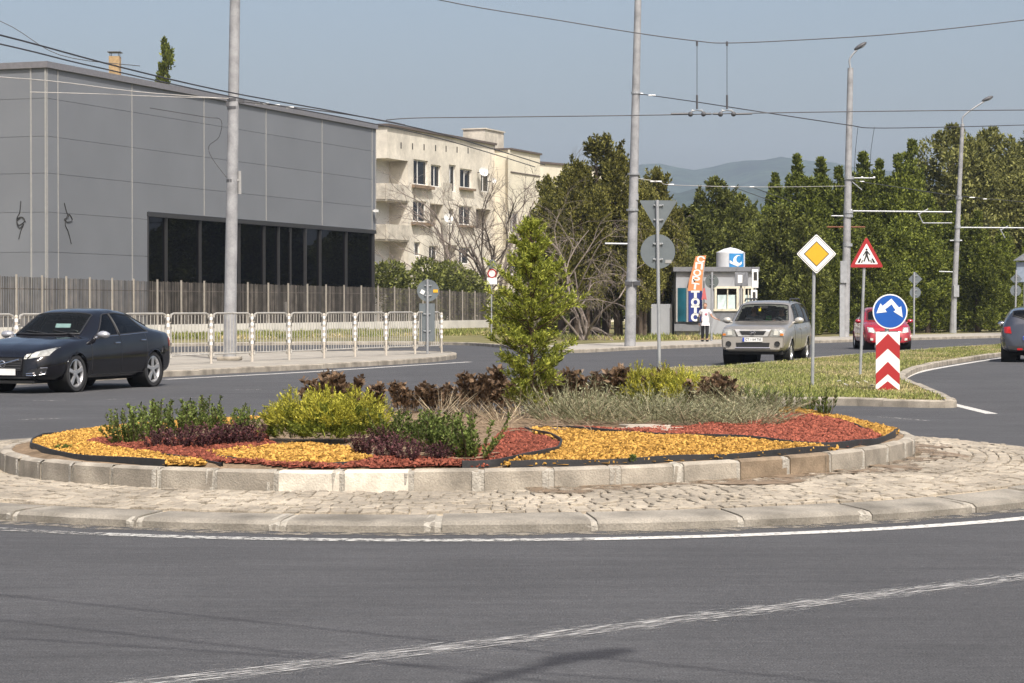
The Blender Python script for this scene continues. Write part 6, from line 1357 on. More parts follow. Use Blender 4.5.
class Car:
    def __init__(s, name, spec, paint, loc, heading, label):
        s.p = spec; s.paint = paint; s.root = thing(name, loc, math.atan2(heading[1], heading[0]), label, "car")
        s.X = np.concatenate([np.linspace(spec['x'][0], spec['x'][-1], 118)])
        xs = spec['x']; f = lambda k: sm(s.X, xs, spec[k])
        s.zb, s.zs, s.zt, s.w, s.wt = f('zb'), f('zs'), f('zt'), f('w'), f('wt')
        s.S = [s.section(i) for i in range(len(s.X))]
        s.build_body()
    def section(s, i):
        zb, zs, zt, w, wt = s.zb[i], s.zs[i], s.zt[i], s.w[i], s.wt[i]; ze = max(zs + .02, zt - .075); wt = min(wt, w * .98); h = zs - zb
        low = [(0, zb), (.80 * w, zb), (.93 * w, zb + .03), (.985 * w, zb + .22 * h), (1.0 * w, zb + .50 * h), (.992 * w, zb + .70 * h), (.985 * w, zb + .82 * h), (.965 * w, zb + .93 * h), (.93 * w, zs)]
        g = ze - zs; wb = .93 * w
        up = [(wb + (wt - wb) * .33 + .018 * min(1, g * 3), zs + g * .33), (wb + (wt - wb) * .68 + .018 * min(1, g * 3), zs + g * .68), (wt, ze), (wt * .90, ze + (zt - ze) * .52), (wt * .70, ze + (zt - ze) * .82), (wt * .38, zt - .006), (0, zt)]
        def res(P, n, crv):
            P = np.array(P); d = np.r_[0, np.cumsum(np.hypot(*np.diff(P, axis=0).T))]; t = np.linspace(0, d[-1], n); return np.stack([np.interp(t, d, P[:, 0]), np.interp(t, d, P[:, 1])], 1)
        a, b = res(low, 22, 0), res([low[-1]] + up, 24, 0); q = np.vstack([a, b[1:]])
        for _ in range(2): q[1:-1] = q[1:-1] * .5 + (q[:-2] + q[2:]) * .25
        return q
    def sidey(s, x, z):
        i = np.interp(x, s.X, np.arange(len(s.X))); i0 = int(i); i1 = min(i0 + 1, len(s.X) - 1); t = i - i0
        def e(S):
            k = int(np.argmax(S[:, 0])); ks = np.arange(3, len(S)); zz = np.maximum.accumulate(S[3:, 1] + np.arange(len(S) - 3) * 1e-6); return np.interp(z, zz, S[3:, 0])
        return e(s.S[i0]) * (1 - t) + e(s.S[i1]) * t
    def topz(s, x, y):
        i = np.interp(x, s.X, np.arange(len(s.X))); i0 = int(i); i1 = min(i0 + 1, len(s.X) - 1); t = i - i0
        def e(S):
            q = S[22:]; return np.interp(abs(y), q[::-1, 0], q[::-1, 1])
        return e(s.S[i0]) * (1 - t) + e(s.S[i1]) * t
    def endx(s, y, z, sg):
        """first x from the front (sg=1) or rear (-1) where the body reaches (y,z)"""
        rngi = range(len(s.X) - 1, -1, -1) if sg > 0 else range(len(s.X)); prev = None
        for i in rngi:
            S = s.S[i]; ok = S[0, 1] <= z <= S[-1, 1] + 1e-4
            if ok:
                zz = np.maximum.accumulate(S[:, 1] + np.arange(len(S)) * 1e-6); hw = np.interp(z, zz, S[:, 0]); m = hw - abs(y)
            else: m = -max(S[0, 1] - z, z - S[-1, 1])
            if m >= 0:
                if prev is None: return s.X[i]
                pi, pm = prev; t = pm / (pm - m) if pm != m else 0; return s.X[pi] + (s.X[i] - s.X[pi]) * t
            prev = (i, m)
        return s.X[len(s.X) // 2]
    def build_body(s):
        p = s.p; n, m = len(s.X), len(s.S[0]); G_ = np.zeros((n, 2 * m - 1, 3))
        for i in range(n):
            q = s.S[i]; L = np.stack([np.full(m, s.X[i]), q[:, 0], q[:, 1]], 1); Rr = L[::-1].copy(); Rr[:, 1] *= -1; G_[i] = np.vstack([L, Rr[1:]])
        Ra = p['arch']; keep = np.ones((n - 1, 2 * m - 2), bool); inside = np.zeros((n, 2 * m - 1), bool)
        for xa in p['axles']:
            for i in range(n):
                for j in range(2 * m - 1):
                    x, y, z = G_[i, j]
                    if abs(y) < s.w[i] * .80 and z < .5 * s.zs[i] + .1 and abs(y) < s.w[i] * .79: pass
                    dx, dz = x - xa, z - p['wr'] - .015; d = math.hypot(dx, dz)
                    if z < s.zs[i] - .02 and abs(y) > p['well'] and d < Ra + .022:
                        if d > Ra - .022: G_[i, j, 0] = xa + dx * Ra / d; G_[i, j, 2] = p['wr'] + .015 + dz * Ra / d; inside[i, j] = True
                        else: inside[i, j] = True
        V = G_.reshape(-1, 3); faces = []; c = 2 * m - 1
        wn = s.win_tests()
        for i in range(n - 1):
            for j in range(2 * m - 2):
                if inside[i, j] and inside[i + 1, j] and inside[i, j + 1] and inside[i + 1, j + 1]: continue
                ctr = (G_[i, j] + G_[i + 1, j] + G_[i, j + 1] + G_[i + 1, j + 1]) / 4
                if any(t(ctr, j) for t in wn): continue
                faces.append((i * c + j, i * c + j + 1, (i + 1) * c + j + 1, (i + 1) * c + j))
        me = bpy.data.meshes.new("body"); me.from_pydata([tuple(v) for v in V], [], faces)
        bm = bmesh.new(); bm.from_mesh(me); bmesh.ops.remove_doubles(bm, verts=bm.verts, dist=.0004)
        ends = []
        for i in (0, n - 1): ends.append([tuple(v) for v in G_[i]])
        bmesh.ops.delete(bm, geom=[v for v in bm.verts if not v.link_faces], context='VERTS')
        for E in ends:
            vs = [bm.verts.new(v) for v in E[:-1]]
            try: bm.faces.new(vs)
            except Exception: pass
        bmesh.ops.remove_doubles(bm, verts=bm.verts, dist=.0004); bmesh.ops.recalc_face_normals(bm, faces=bm.faces[:]); bm.to_mesh(me); bm.free(); me.materials.append(s.paint); smooth_mesh(me, 50); s.body = link("body", me, s.root)
        # wells, floor, cabin
        for xa in p['axles']:
            for sg in (1, -1): q = MB(); q.lathe([(0, p['well'] * .8 * sg), (Ra + .01, p['well'] * .8 * sg), (Ra + .01, (s.wAt(xa) - .02) * sg)], 28, 'y', (xa, 0, p['wr'] + .015)); q.build("wheel_well", m_well, s.root, True)
        for xa in p['axles']:
            for sg in (1, -1):
                pts = []; lips = MB()
                for k in range(19):
                    a = math.pi * (k / 18) * 1.0; x = xa + Ra * math.cos(a); z = p['wr'] + .015 + Ra * math.sin(a)
                    if z > .24: pts.append((x, sg * (float(s.sidey(x, z)) + .002), z))
                lips.tube(pts, .014, 6); lips.build("arch_lip", p.get('lip', s.paint), s.root, True)
        q = MB(); x0, x1, _, _ = p['cabin']; zf = p['wr'] + .02
        q.box(((x0 + x1) / 2, 0, zf), (x1 - x0, s.wAt(0) * 1.5, .04)); q.box((x1 - .08, 0, s.zAt('zs', x1) - .14), (.42, s.wAt(0) * 1.55, .22), bev=.06); q.build("dashboard", m_cabin, s.root, True)
        for sx in (-.37, .37):
            q = MB(); xs_ = (x1 + x0) / 2 + .12; zz = s.zAt('zs', 0); q.box((xs_, sx, zf + .2), (.5, .48, .16), bev=.05); q.box((xs_ - .33, sx, zz + .0), (.14, .46, .62), ry=-.18, bev=.05); q.box((xs_ - .40, sx, zz + .40), (.09, .24, .18), bev=.035); q.build("seat", m_cabin, s.root, True)
        q = MB(); q.box((x0 + .35, 0, s.zAt('zs', 0) - .05), (.16, 1.2, .5), ry=-.2, bev=.05); q.build("rear_bench", m_cabin, s.root, True)
        q = MB(); a = [Vector((x1 - .42 + .07 * math.cos(t) * .4, .37 + .18 * math.sin(t), s.zAt('zs', x1) - .02 + .18 * math.cos(t))) for t in np.linspace(0, 2 * math.pi, 20)]; q.tube(a, .014, 6); q.build("steering_wheel", m_blk, s.root, True)
    def wAt(s, x): return float(np.interp(x, s.X, s.w))
    def zAt(s, k, x): return float(np.interp(x, s.X, getattr(s, k)))
    def side_poly(s, w):
        """side window: x0,x1 at belt and lx0,lx1 at top"""
        return w
    def win_tests(s):
        T = []
        for (xb0, xb1, xt0, xt1) in s.p['side_windows']:
            def t(c, j, xb0=xb0, xb1=xb1, xt0=xt0, xt1=xt1):
                x, y, z = c; zb_, ze_ = s.zAt('zs', x) + .05, s.zAt('zt', x) - .13
                if not (zb_ < z < ze_) or abs(y) < .35: return False
                u = (z - zb_) / max(.05, ze_ - zb_); return xb0 + (xt0 - xb0) * u + .03 < x < xb1 + (xt1 - xb1) * u - .03 and abs(y) > s.sidey(x, z) - .03
            T.append(t)
        for (xa, xb, k) in s.p['screens']:
            def t(c, j, xa=xa, xb=xb):
                x, y, z = c; bow = .10 * (y / .7) ** 2
                if k > 0: lo, hi = xa + .05, xb - .05 - bow
                else: lo, hi = xa + .05 + bow, xb - .05
                return lo < x < hi and z > s.zAt('zs', x) + .03 and abs(y) < float(np.interp(x, s.X, s.wt)) * .84 and z > s.topz(x, y) - .04
            T.append(t)
        return T
    def windows(s, tint=None):
        p = s.p; tint = tint or [m_glass] * 9
        for wi, (xb0, xb1, xt0, xt1) in enumerate(p['side_windows']):
            for sg in (1, -1):
                rows = []
                for v in np.linspace(0, 1, 7):
                    r = []
                    for u in np.linspace(0, 1, 16):
                        x = (xb0 + (xt0 - xb0) * v) * (1 - u) + (xb1 + (xt1 - xb1) * v) * u; za, zc = s.zAt('zs', x) + .025, s.zAt('zt', x) - .095; z = za + (zc - za) * v; r.append((x, sg * (float(s.sidey(x, z)) + .006), z))
                    rows.append(r)
                q = MB(); q.grid(rows); o = q.build("side_window", tint[wi], s.root, True)
                q = MB(); E = rows[0] + [r[-1] for r in rows[1:]] + rows[-1][::-1][1:] + [r[0] for r in rows[::-1][1:]]; q.tube(E, .013, 5, 0, False); q.build("window_frame", m_blk, o, True)
                if p.get('chrome') and wi < 9:
                    q = MB(); q.tube([(a, b + sg * .006, c - .012) for a, b, c in rows[0]], .011, 5); q.build("chrome_strip", m_chrome, s.root, True)
        for (xa, xb, k) in p['screens']:
            rows = []
            for u in np.linspace(0, 1, 9):
                r = []
                for v in np.linspace(-1, 1, 19):
                    bow = .10 * v * v
                    x = (xa + (xb - bow - xa) * u) if k > 0 else (xa + bow + (xb - xa - bow) * u); y = v * float(np.interp(x, s.X, s.wt)) * .90; r.append((x + .004 * k, y, float(s.topz(x, y)) + .006))
                rows.append(r)
            q = MB(); q.grid(rows); o = q.build("windscreen" if k > 0 else "rear_window", m_glass if k > 0 else tint[-1], s.root, True)
            q = MB(); E = rows[0] + [r[-1] for r in rows[1:]] + rows[-1][::-1][1:] + [r[0] for r in rows[::-1][1:]]; q.tube(E, .014, 5, 0, False); q.build("screen_seal", m_blk, o, True)
            if k > 0:
                for y0 in (-.1, .45):
                    q = MB(); q.tube([(xb + .0, y0 + .15, float(s.topz(xb, y0 + .15)) + .02), (xb - .12, y0 - .35, float(s.topz(xb - .12, y0 - .35)) + .025)], .009, 5); q.build("wiper", m_blk, s.root)
    def patch(s, poly, m, name, sg=1, off=.008, par=None, nu=10, nv=6, both=False, mir=False, mb=None):
        """quad (y,z)x4: bottom-in, bottom-out, top-out, top-in wrapped on the nose or tail"""
        for k in ((1, -1) if both else (1,)):
            a, b, c, d = [Vector((q[0] * k, q[1])) for q in poly]; rows = []
            for v in np.linspace(0, 1, nv):
                rows.append([(s.endx(pp.x, pp.y, sg) + off * sg, pp.x, pp.y) for pp in [(a.lerp(b, u)).lerp(d.lerp(c, u), v) for u in np.linspace(0, 1, nu)]])
            q = MB(); q.grid(rows); o = q.build(name, m, par or s.root, True)
        return o
    def sidepatch(s, x0, x1, z0, z1, m, name, off=.004, both=True, par=None, n=8):
        for sg in ((1, -1) if both else (1,)):
            q = MB(); q.grid([[(x, sg * (float(s.sidey(x, z)) + off), z) for x in np.linspace(x0, x1, n)] for z in np.linspace(z0, z1, 5)]); o = q.build(name, m, par or s.root, True)
        return o
    def doors(s, xs, z0, handle):
        for sg in (1, -1):
            for (a, b) in zip(xs[:-1], xs[1:]):
                ztop = lambda x: s.zAt('zs', x) - .0
                q = MB(); q.grid([[(x, sg * (float(s.sidey(x, z0 + (ztop(x) - z0) * v)) + .004), z0 + (ztop(x) - z0) * v) for x in np.linspace(a + .006, b - .006, 10)] for v in np.linspace(0, 1, 10)]); d = q.build("door", s.paint, s.root, True)
                q = MB()
                for x in (a, b): q.tube([(x, sg * (float(s.sidey(x, z0 + (ztop(x) - z0) * v)) + .001), z0 + (ztop(x) - z0) * v) for v in np.linspace(0, 1, 8)], .006, 5)
                q.tube([(x, sg * (float(s.sidey(x, z0)) + .001), z0) for x in np.linspace(a, b, 8)], .006, 5); q.build("door_seam", m_blk, d)
                zz = ztop(a) - .12; q = MB(); q.tube([(x, sg * (float(s.sidey(x, zz)) + .022), zz) for x in np.linspace(a + .06, a + .24, 5)], [.010, .015, .016, .015, .010], 6); q.build("handle", handle, d, True)
    def mirrors(s, x, m, size=(.09, .115, .075), dz=.06):
        for sg in (1, -1):
            z = s.zAt('zs', x) + dz; y = s.wAt(x) * .93
            q = MB(); q.ell((x, sg * (y + .13), z), size, 14, 9); q.tube([(x + .02, sg * (y - .03), z - .06), (x + .01, sg * (y + .1), z - .02)], .028, 8); o = q.build("mirror", m, s.root, True)
            q = MB(); q.ell((x - size[0] * .62, sg * (y + .13), z), (.04, size[1] * .85, size[2] * .8), 12, 8); q.build("mirror_glass", m_chrome, o, True)
    def wheels(s, spokes=5, rimr=None, wd=.215, steer=0.0):
        p = s.p; wr = p['wr']; rr = rimr or wr * .66
        for i, xa in enumerate(p['axles']):
            for sg in (1, -1):
                t = MB(); y1 = s.wAt(xa) - .025; prof = [(rr, -wd / 2), (wr * .93, -wd / 2), (wr * .985, -wd * .40), (wr, -wd * .25), (wr, wd * .25), (wr * .985, wd * .40), (wr * .93, wd / 2), (rr, wd / 2), (rr * .96, wd * .35), (rr * .95, -wd * .3), (rr, -wd / 2)]
                t.lathe(prof, 36, 'y'); M_ = Matrix.Translation((xa, sg * (y1 - wd / 2), wr)) @ Matrix.Rotation(steer if i == 0 and xa > 0 or xa > 0 else 0, 4, 'Z'); t.shift(M_); w_ = t.build("wheel", m_tyre, s.root, True)
                q = MB(); f = sg * wd * .42
                q.lathe([(rr * .99, f), (rr * .90, f + sg * .004), (rr * .86, f - sg * .02), (rr * .84, f - sg * .05)], 32, 'y'); q.lathe([(0, f + sg * .0), (rr * .2, f), (rr * .24, f - sg * .03)], 20, 'y')
                for k in range(spokes):
                    a = 2 * math.pi * k / spokes + .3; e = Vector((math.cos(a), 0, math.sin(a))); pe = Vector((-math.sin(a), 0, math.cos(a)))
                    w1, w2 = rr * .10, rr * .13; A_ = [e * rr * .15 + pe * w1, e * rr * .88 + pe * w2, e * rr * .88 - pe * w2, e * rr * .15 - pe * w1]
                    q.add([v + Vector((0, f, 0)) for v in A_] + [v + Vector((0, f - sg * .03, 0)) for v in A_], [(0, 1, 2, 3), (0, 1, 5, 4), (1, 2, 6, 5), (2, 3, 7, 6), (3, 0, 4, 7)])
                q.shift(M_); q.build("rim", m_rim, w_, True)
                q = MB(); q.lathe([(0, f - sg * .055), (rr * .9, f - sg * .055)], 24, 'y'); q.lathe([(rr * .25, f - sg * .05), (rr * .62, f - sg * .05)], 24, 'y'); q.shift(M_); q.build("brake_disc", m_well, w_)
    def nplate(s, z, text, sg=1, x=None):
        x = (s.endx(0, z, sg) + .03 * sg) if x is None else x
        q = MB(); q.box((x, 0, z), (.012, .52, .11)); o = q.build("number_plate", m_plate, s.root); q = MB(); q.box((x + .008 * sg, -.235 * -1 * (-1 if sg > 0 else 1), z), (.004, .045, .104)); q.build("plate_band", m_pblue, o)
        if text:
            B3 = Matrix(((0, 0, 1 * sg, 0), (1 * sg, 0, 0, 0), (0, 1, 0, 0), (0, 0, 0, 1))); lettering(text, .085, m_blk, o, Matrix.Translation((x + .009 * sg, .02 * sg, z)) @ B3, 0, "plate_number", .40)
        return o
    def mark(s, mb, m, name, par=None): return mb.build(name, m, par or s.root, True)

def place_car(w_mid, heading): return w_mid
# ---- black saloon
m_black = mat("black car paint", (0.005, 0.005, 0.007), .10, metal=.0, var=.05, coat=.35, spec=.40)
rw, fw_ = G(151, 386.8), G(72, 392.3)
hd_ = (fw_ - rw); hd_.z = 0; hd_.normalize(); side_ = Vector((-hd_.y, hd_.x, 0))
sal = dict(x=[-2.315, -2.29, -2.1, -1.75, -1.4, -.9, -.4, 0, .25, .95, 1.4, 1.9, 2.15, 2.28, 2.315],
    zt=[.88, .99, 1.075, 1.13, 1.27, 1.44, 1.485, 1.465, 1.41, 1.00, .945, .85, .76, .68, .60],
    zs=[.80, .93, 1.01, 1.03, 1.02, 1.00, .98, .965, .955, .93, .88, .79, .70, .62, .55],
    zb=[.34, .30, .26, .22, .20, .20, .20, .20, .20, .20, .20, .21, .22, .24, .28],
    w=[.66, .76, .87, .92, .932, .925, .925, .925, .925, .93, .932, .90, .83, .73, .66], wt=[.55, .66, .72, .68, .60, .575, .60, .605, .61, .74, .78, .74, .66, .56, .5],
    arch=.355, wr=.335, axles=(1.385, -1.39), well=.62, cabin=(-1.2, 1.0, 0, 0), chrome=True,
    side_windows=[(-.14, .70, -.16, .06), (-1.25, -.20, -.92, -.20)], screens=[(.27, .96, 1), (-1.72, -.98, -1)])
ctr = rw + hd_ * 1.39 - side_ * .84
v = Car("parked_saloon" if False else "saloon_car", sal, m_black, ctr, hd_, "glossy black saloon car with silver wheels coming along the road by the barriers")
v.windows([m_tint, m_tint, m_tint]); v.doors([-1.12, -.17, .88], .30, m_chrome); v.mirrors(.62, mat("silver mirror cap", (.5, .5, .52), .25, metal=.6), (.09, .125, .07)); v.wheels(5, .255, .20)
v.patch([(.50, .60), (.80, .66), (.83, .80), (.56, .72)], m_hl, "headlight", both=True, off=.010); v.patch([(.54, .63), (.63, .65), (.64, .72), (.56, .70)], m_hl2, "bulb", both=True, off=.014)
v.patch([(-.36, .40), (.36, .40), (.40, .62), (-.40, .62)], m_blk, "grille", off=.014, nu=14)
q = MB(); 
for z in (.44, .485, .53, .575): q.tube([(v.endx(y, z, 1) + .02, y, z) for y in np.linspace(-.37, .37, 9)], .007, 5)
q.build("grille_bar", m_chrome, v.root)
q = MB(); q.tube([(v.endx(y, .43 + (y + .34) * .24, 1) + .026, y, .43 + (y + .34) * .24) for y in np.linspace(-.34, .34, 9)], .016, 6); q.lathe([(.05, 0), (.065, .008), (.05, .016)], 18, 'x', (v.endx(0, .51, 1) + .02, 0, .51)); q.build("grille_badge", m_chrome, v.root, True)
v.patch([(.42, .60), (.48, .60), (.52, .70), (.44, .68)], m_hl2, "marker_light", both=True, off=.012)
v.patch([(.46, .31), (.78, .33), (.80, .46), (.52, .41)], m_blk, "air_intake", both=True, off=.008); 
for k in (1, -1):
    q = MB(); q.tube([(v.endx(y, z, 1) + .014, y * k, z) for y, z in ((.47, .315), (.62, .315), (.77, .345), (.80, .45), (.72, .445), (.74, .375), (.60, .355), (.47, .345))], .012, 6); q.build("fog_trim", m_chrome, v.root)
v.patch([(-.6, .225), (.6, .225), (.62, .29), (-.62, .29)], m_blk, "lower_grille", off=.008, nu=14); v.nplate(.375, "")
v.sidepatch(-2.2, -2.02, .76, .92, m_tail, "tail_light"); v.patch([(.46, .76), (.70, .76), (.66, .93), (.50, .93)], m_tail, "tail_light", -1, both=True)
q = MB(); q.box((v.endx(0, .4, 1) - .5, 0, .2), (1.0, 1.2, .05)); q.box((-.2, 0, .21), (3.6, 1.3, .06)); q.build("underbody", m_well, v.root)
q = MB(); q.box((.60, .16, 1.16), (.02, .30, .08), ry=-.5); q.build("windscreen_card", mat("pale card", (.45, .62, .62), .6), v.root)
# ---- silver off-roader
m_silver_p = mat("silver beige paint", (0.36, 0.335, 0.30), .30, metal=.55, var=.04, coat=.6)
m_silver_b = mat("silver bumper", (0.42, 0.39, 0.35), .35, metal=.4, var=.05, coat=.3)
sp = W(768, 307, 58.6); hh = Vector((-.285, -.958, 0)); sv = dict(
    x=[-2.26, -2.22, -2.05, -1.6, -1.0, -.5, 0, .3, .38, 1.02, 1.25, 1.7, 2.0, 2.14, 2.20],
    zt=[1.0, 1.24, 1.60, 1.665, 1.685, 1.685, 1.67, 1.635, 1.59, 1.115, 1.09, 1.06, 1.03, .985, .90], zs=[.90, 1.02, 1.08, 1.08, 1.07, 1.06, 1.05, 1.045, 1.04, 1.06, 1.04, 1.01, .97, .92, .82],
    zb=[.44, .40, .37, .34, .33, .32, .32, .32, .32, .32, .32, .33, .34, .36, .40], w=[.76, .82, .86, .885, .888, .886, .886, .886, .886, .888, .888, .885, .868, .84, .80], wt=[.64, .65, .645, .65, .655, .66, .665, .665, .67, .80, .80, .79, .77, .74, .72],
    arch=.375, wr=.335, axles=(1.40, -1.22), well=.58, cabin=(-1.4, 1.02, 0, 0),
    side_windows=[(-.06, .78, -.06, .34), (-1.02, -.12, -1.00, -.12), (-2.0, -1.10, -1.88, -1.08)], screens=[(.40, 1.04, 1), (-2.22, -2.04, -1)])
c = Car("off_roader", sv, m_silver_p, Vector((sp.x, 58.6, 0)) - hh * 0.0, hh, "silver beige off-roader with roof rails driving toward the roundabout beside the kiosk")
c.windows([m_glass, m_tint, m_tint, m_tint]); c.doors([-1.06, -.09, .92], .42, m_silver_b); c.mirrors(.74, mat("pale mirror cap", (.46, .44, .40), .3, metal=.3), (.09, .12, .085), .10); c.wheels(5, .21, steer=.0)
c.patch([(-.76, .36), (.76, .36), (.78, .725), (-.78, .725)], m_silver_b, "front_bumper", off=.045, nu=24, nv=8)
c.patch([(-.42, .46), (.42, .46), (.44, .585), (-.44, .585)], m_blk, "air_intake", off=.056, nu=14)
q = MB(); q.tube([(c.endx(y, .45, 1) + .058, y, .45) for y in np.linspace(-.45, .45, 7)], .020, 6); q.build("bumper_trim", m_chrome, c.root)
q = MB(); [q.lathe([(0, .0), (.062, .0), (.072, .014), (.075, -.01)], 18, 'x', (c.endx(y, .55, 1) + .052, y, .55)) for y in (-.63,)]; q.build("fog_light", m_blk, c.root); q = MB(); q.lathe([(0, .0), (.062, .0), (.072, .014), (.075, -.01)], 18, 'x', (c.endx(.63, .55, 1) + .052, .63, .55)); q.build("fog_light", m_blk, c.root)
gp = c.patch([(-.38, .745), (.38, .745), (.47, .925), (-.47, .925)], mat("pale grille trim", (.62, .61, .59), .3, metal=.3), "grille_surround", off=.040, nu=14); c.patch([(-.28, .785), (.28, .785), (.35, .885), (-.35, .885)], m_blk, "grille", off=.050, nu=12, par=gp)
gx = c.endx(0, .83, 1) + .062; q = MB(); 
for y in (-.035, .035): q.tube([(gx, y * 1.25, .875), (gx, y, .835), (gx, y * 1.2, .795)], .013, 6)
q.tube([(gx, -.034, .835), (gx, .034, .835)], .013, 6); q.tube([(gx - .004, .07 * math.cos(t), .834 + .052 * math.sin(t)) for t in np.linspace(0, 6.28, 18)], .006, 5, 0, False); q.build("grille_emblem", m_chrome, gp, True)
hl = c.patch([(.43, .735), (.79, .75), (.81, .925), (.50, .935)], m_hl, "headlight", both=True, off=.028); c.patch([(.53, .78), (.66, .78), (.66, .89), (.55, .89)], m_hl2, "bulb", both=True, off=.035); c.patch([(.70, .765), (.785, .765), (.79, .82), (.71, .82)], m_amber, "indicator", both=True, off=.034)
c.nplate(.665, "СТ 1164 ТМ", x=c.endx(0, .665, 1) + .075)
q = MB(); q.box((1.7, 0, .34), (.9, 1.5, .12)); q.box((-.2, 0, .36), (3.6, 1.25, .08)); q.tube([(1.40, -.7, .33), (1.40, .7, .33)], .05); q.tube([(-1.22, -.7, .33), (-1.22, .7, .33)], .05); q.build("underbody", m_well, c.root)
for k in (1, -1):
    q = MB(); q.tube([(.1, k * .60, 1.66), (0, k * .595, 1.715), (-1.5, k * .58, 1.725), (-1.62, k * .58, 1.67)], .022, 8); q.tube([(-.75, k * .59, 1.66), (-.75, k * .59, 1.72)], .02); q.build("roof_rail", m_blk, c.root, True)
c.sidepatch(-2.2, 2.12, .40, .46, m_silver_b, "side_sill", .012, n=40) if False else None
q = MB(); q.box((.95, -.05, 1.42), (.02, .055, .055), ry=.4); q.tube([(.80, -.05, 1.50), (.86, -.05, 1.42)], .004, 4); q.build("hanging_charm", mat("yellow charm", (.62, .55, .03), .6), c.root)
q = MB(); q.box((.62, -.02, 1.50), (.02, .24, .07), bev=.01); q.build("rear_view_mirror", m_blk, c.root)
q = MB(); q.box((-.45, -.13, 1.10), (.06, .30, .34), bev=.03); q.build("green_vest", mat("safety green cloth", (.10, .62, .14), .8), c.root)
# ---- red hatchback
m_redp = mat("red car paint", (0.33, 0.012, 0.022), .22, metal=.1, var=.04, coat=1.0)
rs = dict(x=[-1.86, -1.83, -1.65, -1.2, -.6, -.1, .15, .30, .95, 1.2, 1.5, 1.72, 1.83, 1.87], zt=[.95, 1.12, 1.38, 1.47, 1.51, 1.50, 1.47, 1.43, 1.02, .98, .90, .80, .70, .60], zs=[.84, .96, 1.0, 1.0, .98, .96, .95, .95, .93, .90, .82, .72, .62, .54],
    zb=[.34, .30, .26, .22, .20, .20, .20, .20, .20, .20, .21, .22, .24, .28], w=[.66, .74, .81, .84, .845, .845, .845, .845, .845, .845, .82, .76, .70, .62], wt=[.56, .56, .57, .58, .59, .60, .61, .62, .72, .72, .68, .60, .54, .48],
    arch=.345, wr=.305, axles=(1.22, -1.24), well=.56, cabin=(-1.2, 1.0, 0, 0), side_windows=[(-.08, .74, -.08, .20), (-1.2, -.14, -1.05, -.14)], screens=[(.32, .96, 1), (-1.80, -1.55, -1)])
rp_ = W(881.5, 307, 78.5); hr = Vector((-.03, -1, 0)).normalized()
e = Car("hatchback_car", rs, m_redp, Vector((rp_.x, 78.5, 0)), hr, "small red hatchback with lit headlights behind the blue arrow sign"); e.windows([m_tint] * 4); e.doors([-1.1, -.11, .86], .30, m_redp); e.mirrors(.68, m_redp); e.wheels(5, .2)
e.patch([(.44, .58), (.70, .62), (.72, .80), (.52, .78)], m_hl, "headlight", both=True, off=.012)
m_lit_ = bpy.data.materials.new("lit headlamp"); m_lit_.use_nodes = True; bs = m_lit_.node_tree.nodes["Principled BSDF"]; bs.inputs["Base Color"].default_value = (.9, .9, .85, 1); bs.inputs["Emission Color"].default_value = (1, .96, .88, 1); bs.inputs["Emission Strength"].default_value = 3.0
e.patch([(.52, .63), (.64, .65), (.65, .75), (.56, .74)], m_lit_, "bulb", both=True, off=.018)
e.patch([(-.40, .30), (.40, .30), (.46, .44), (-.46, .44)], m_blk, "air_intake", off=.010, nu=14); e.patch([(-.30, .60), (.30, .60), (.33, .66), (-.33, .66)], m_blk, "grille", off=.012, nu=12); e.patch([(.54, .33), (.64, .34), (.64, .42), (.55, .41)], m_hl2, "fog_light", both=True, off=.012); e.nplate(.49, "")
q = MB(); q.box((-.1, 0, .21), (3.0, 1.2, .06)); q.build("underbody", m_well, e.root)
# ---- dark car at the edge, from behind
m_slate = mat("slate blue paint", (0.040, 0.045, 0.062), .22, metal=.3, var=.05, coat=1.0)
ds = dict(rs); k_ = 1.06
ds = dict(x=[t * 1.12 for t in rs['x']], zt=[t * 1.01 for t in rs['zt']], zs=[t * 1.03 for t in rs['zs']], zb=rs['zb'], w=[t * 1.05 for t in rs['w']], wt=[t * 1.05 for t in rs['wt']], arch=.36, wr=.32, axles=(1.36, -1.40), well=.58, cabin=(-1.3, 1.1, 0, 0), side_windows=[(-.08, .84, -.08, .22), (-1.36, -.14, -1.18, -.14)], screens=[(.36, 1.07, 1), (-2.02, -1.74, -1)])
pe = W(1033.5, 307, 61); he = Vector((.262, .965, 0)).normalized()
d = Car("estate_car", ds, m_slate, Vector((pe.x + .15, 61.4, 0)), he, "dark slate car driving away, only its tail showing at the picture's edge"); d.windows([m_tint] * 4); d.doors([-1.26, -.11, .98], .30, m_slate); d.mirrors(.76, m_slate); d.wheels(5, .21)
d.patch([(.56, .78), (.76, .80), (.77, .96), (.60, .97)], m_tail, "tail_light", -1, both=True, off=.012); d.patch([(-.62, .30), (.62, .30), (.66, .44), (-.66, .44)], m_blk, "rear_bumper", -1, off=.02, nu=14); d.nplate(.66, "", -1)
q = MB(); q.box((d.endx(.34, .36, -1) - .03, .34, .36), (.03, .14, .05)); q.build("reflector", m_tail, d.root)
q = MB(); q.box((-.1, 0, .21), (3.4, 1.25, .06)); q.build("underbody", m_well, d.root)

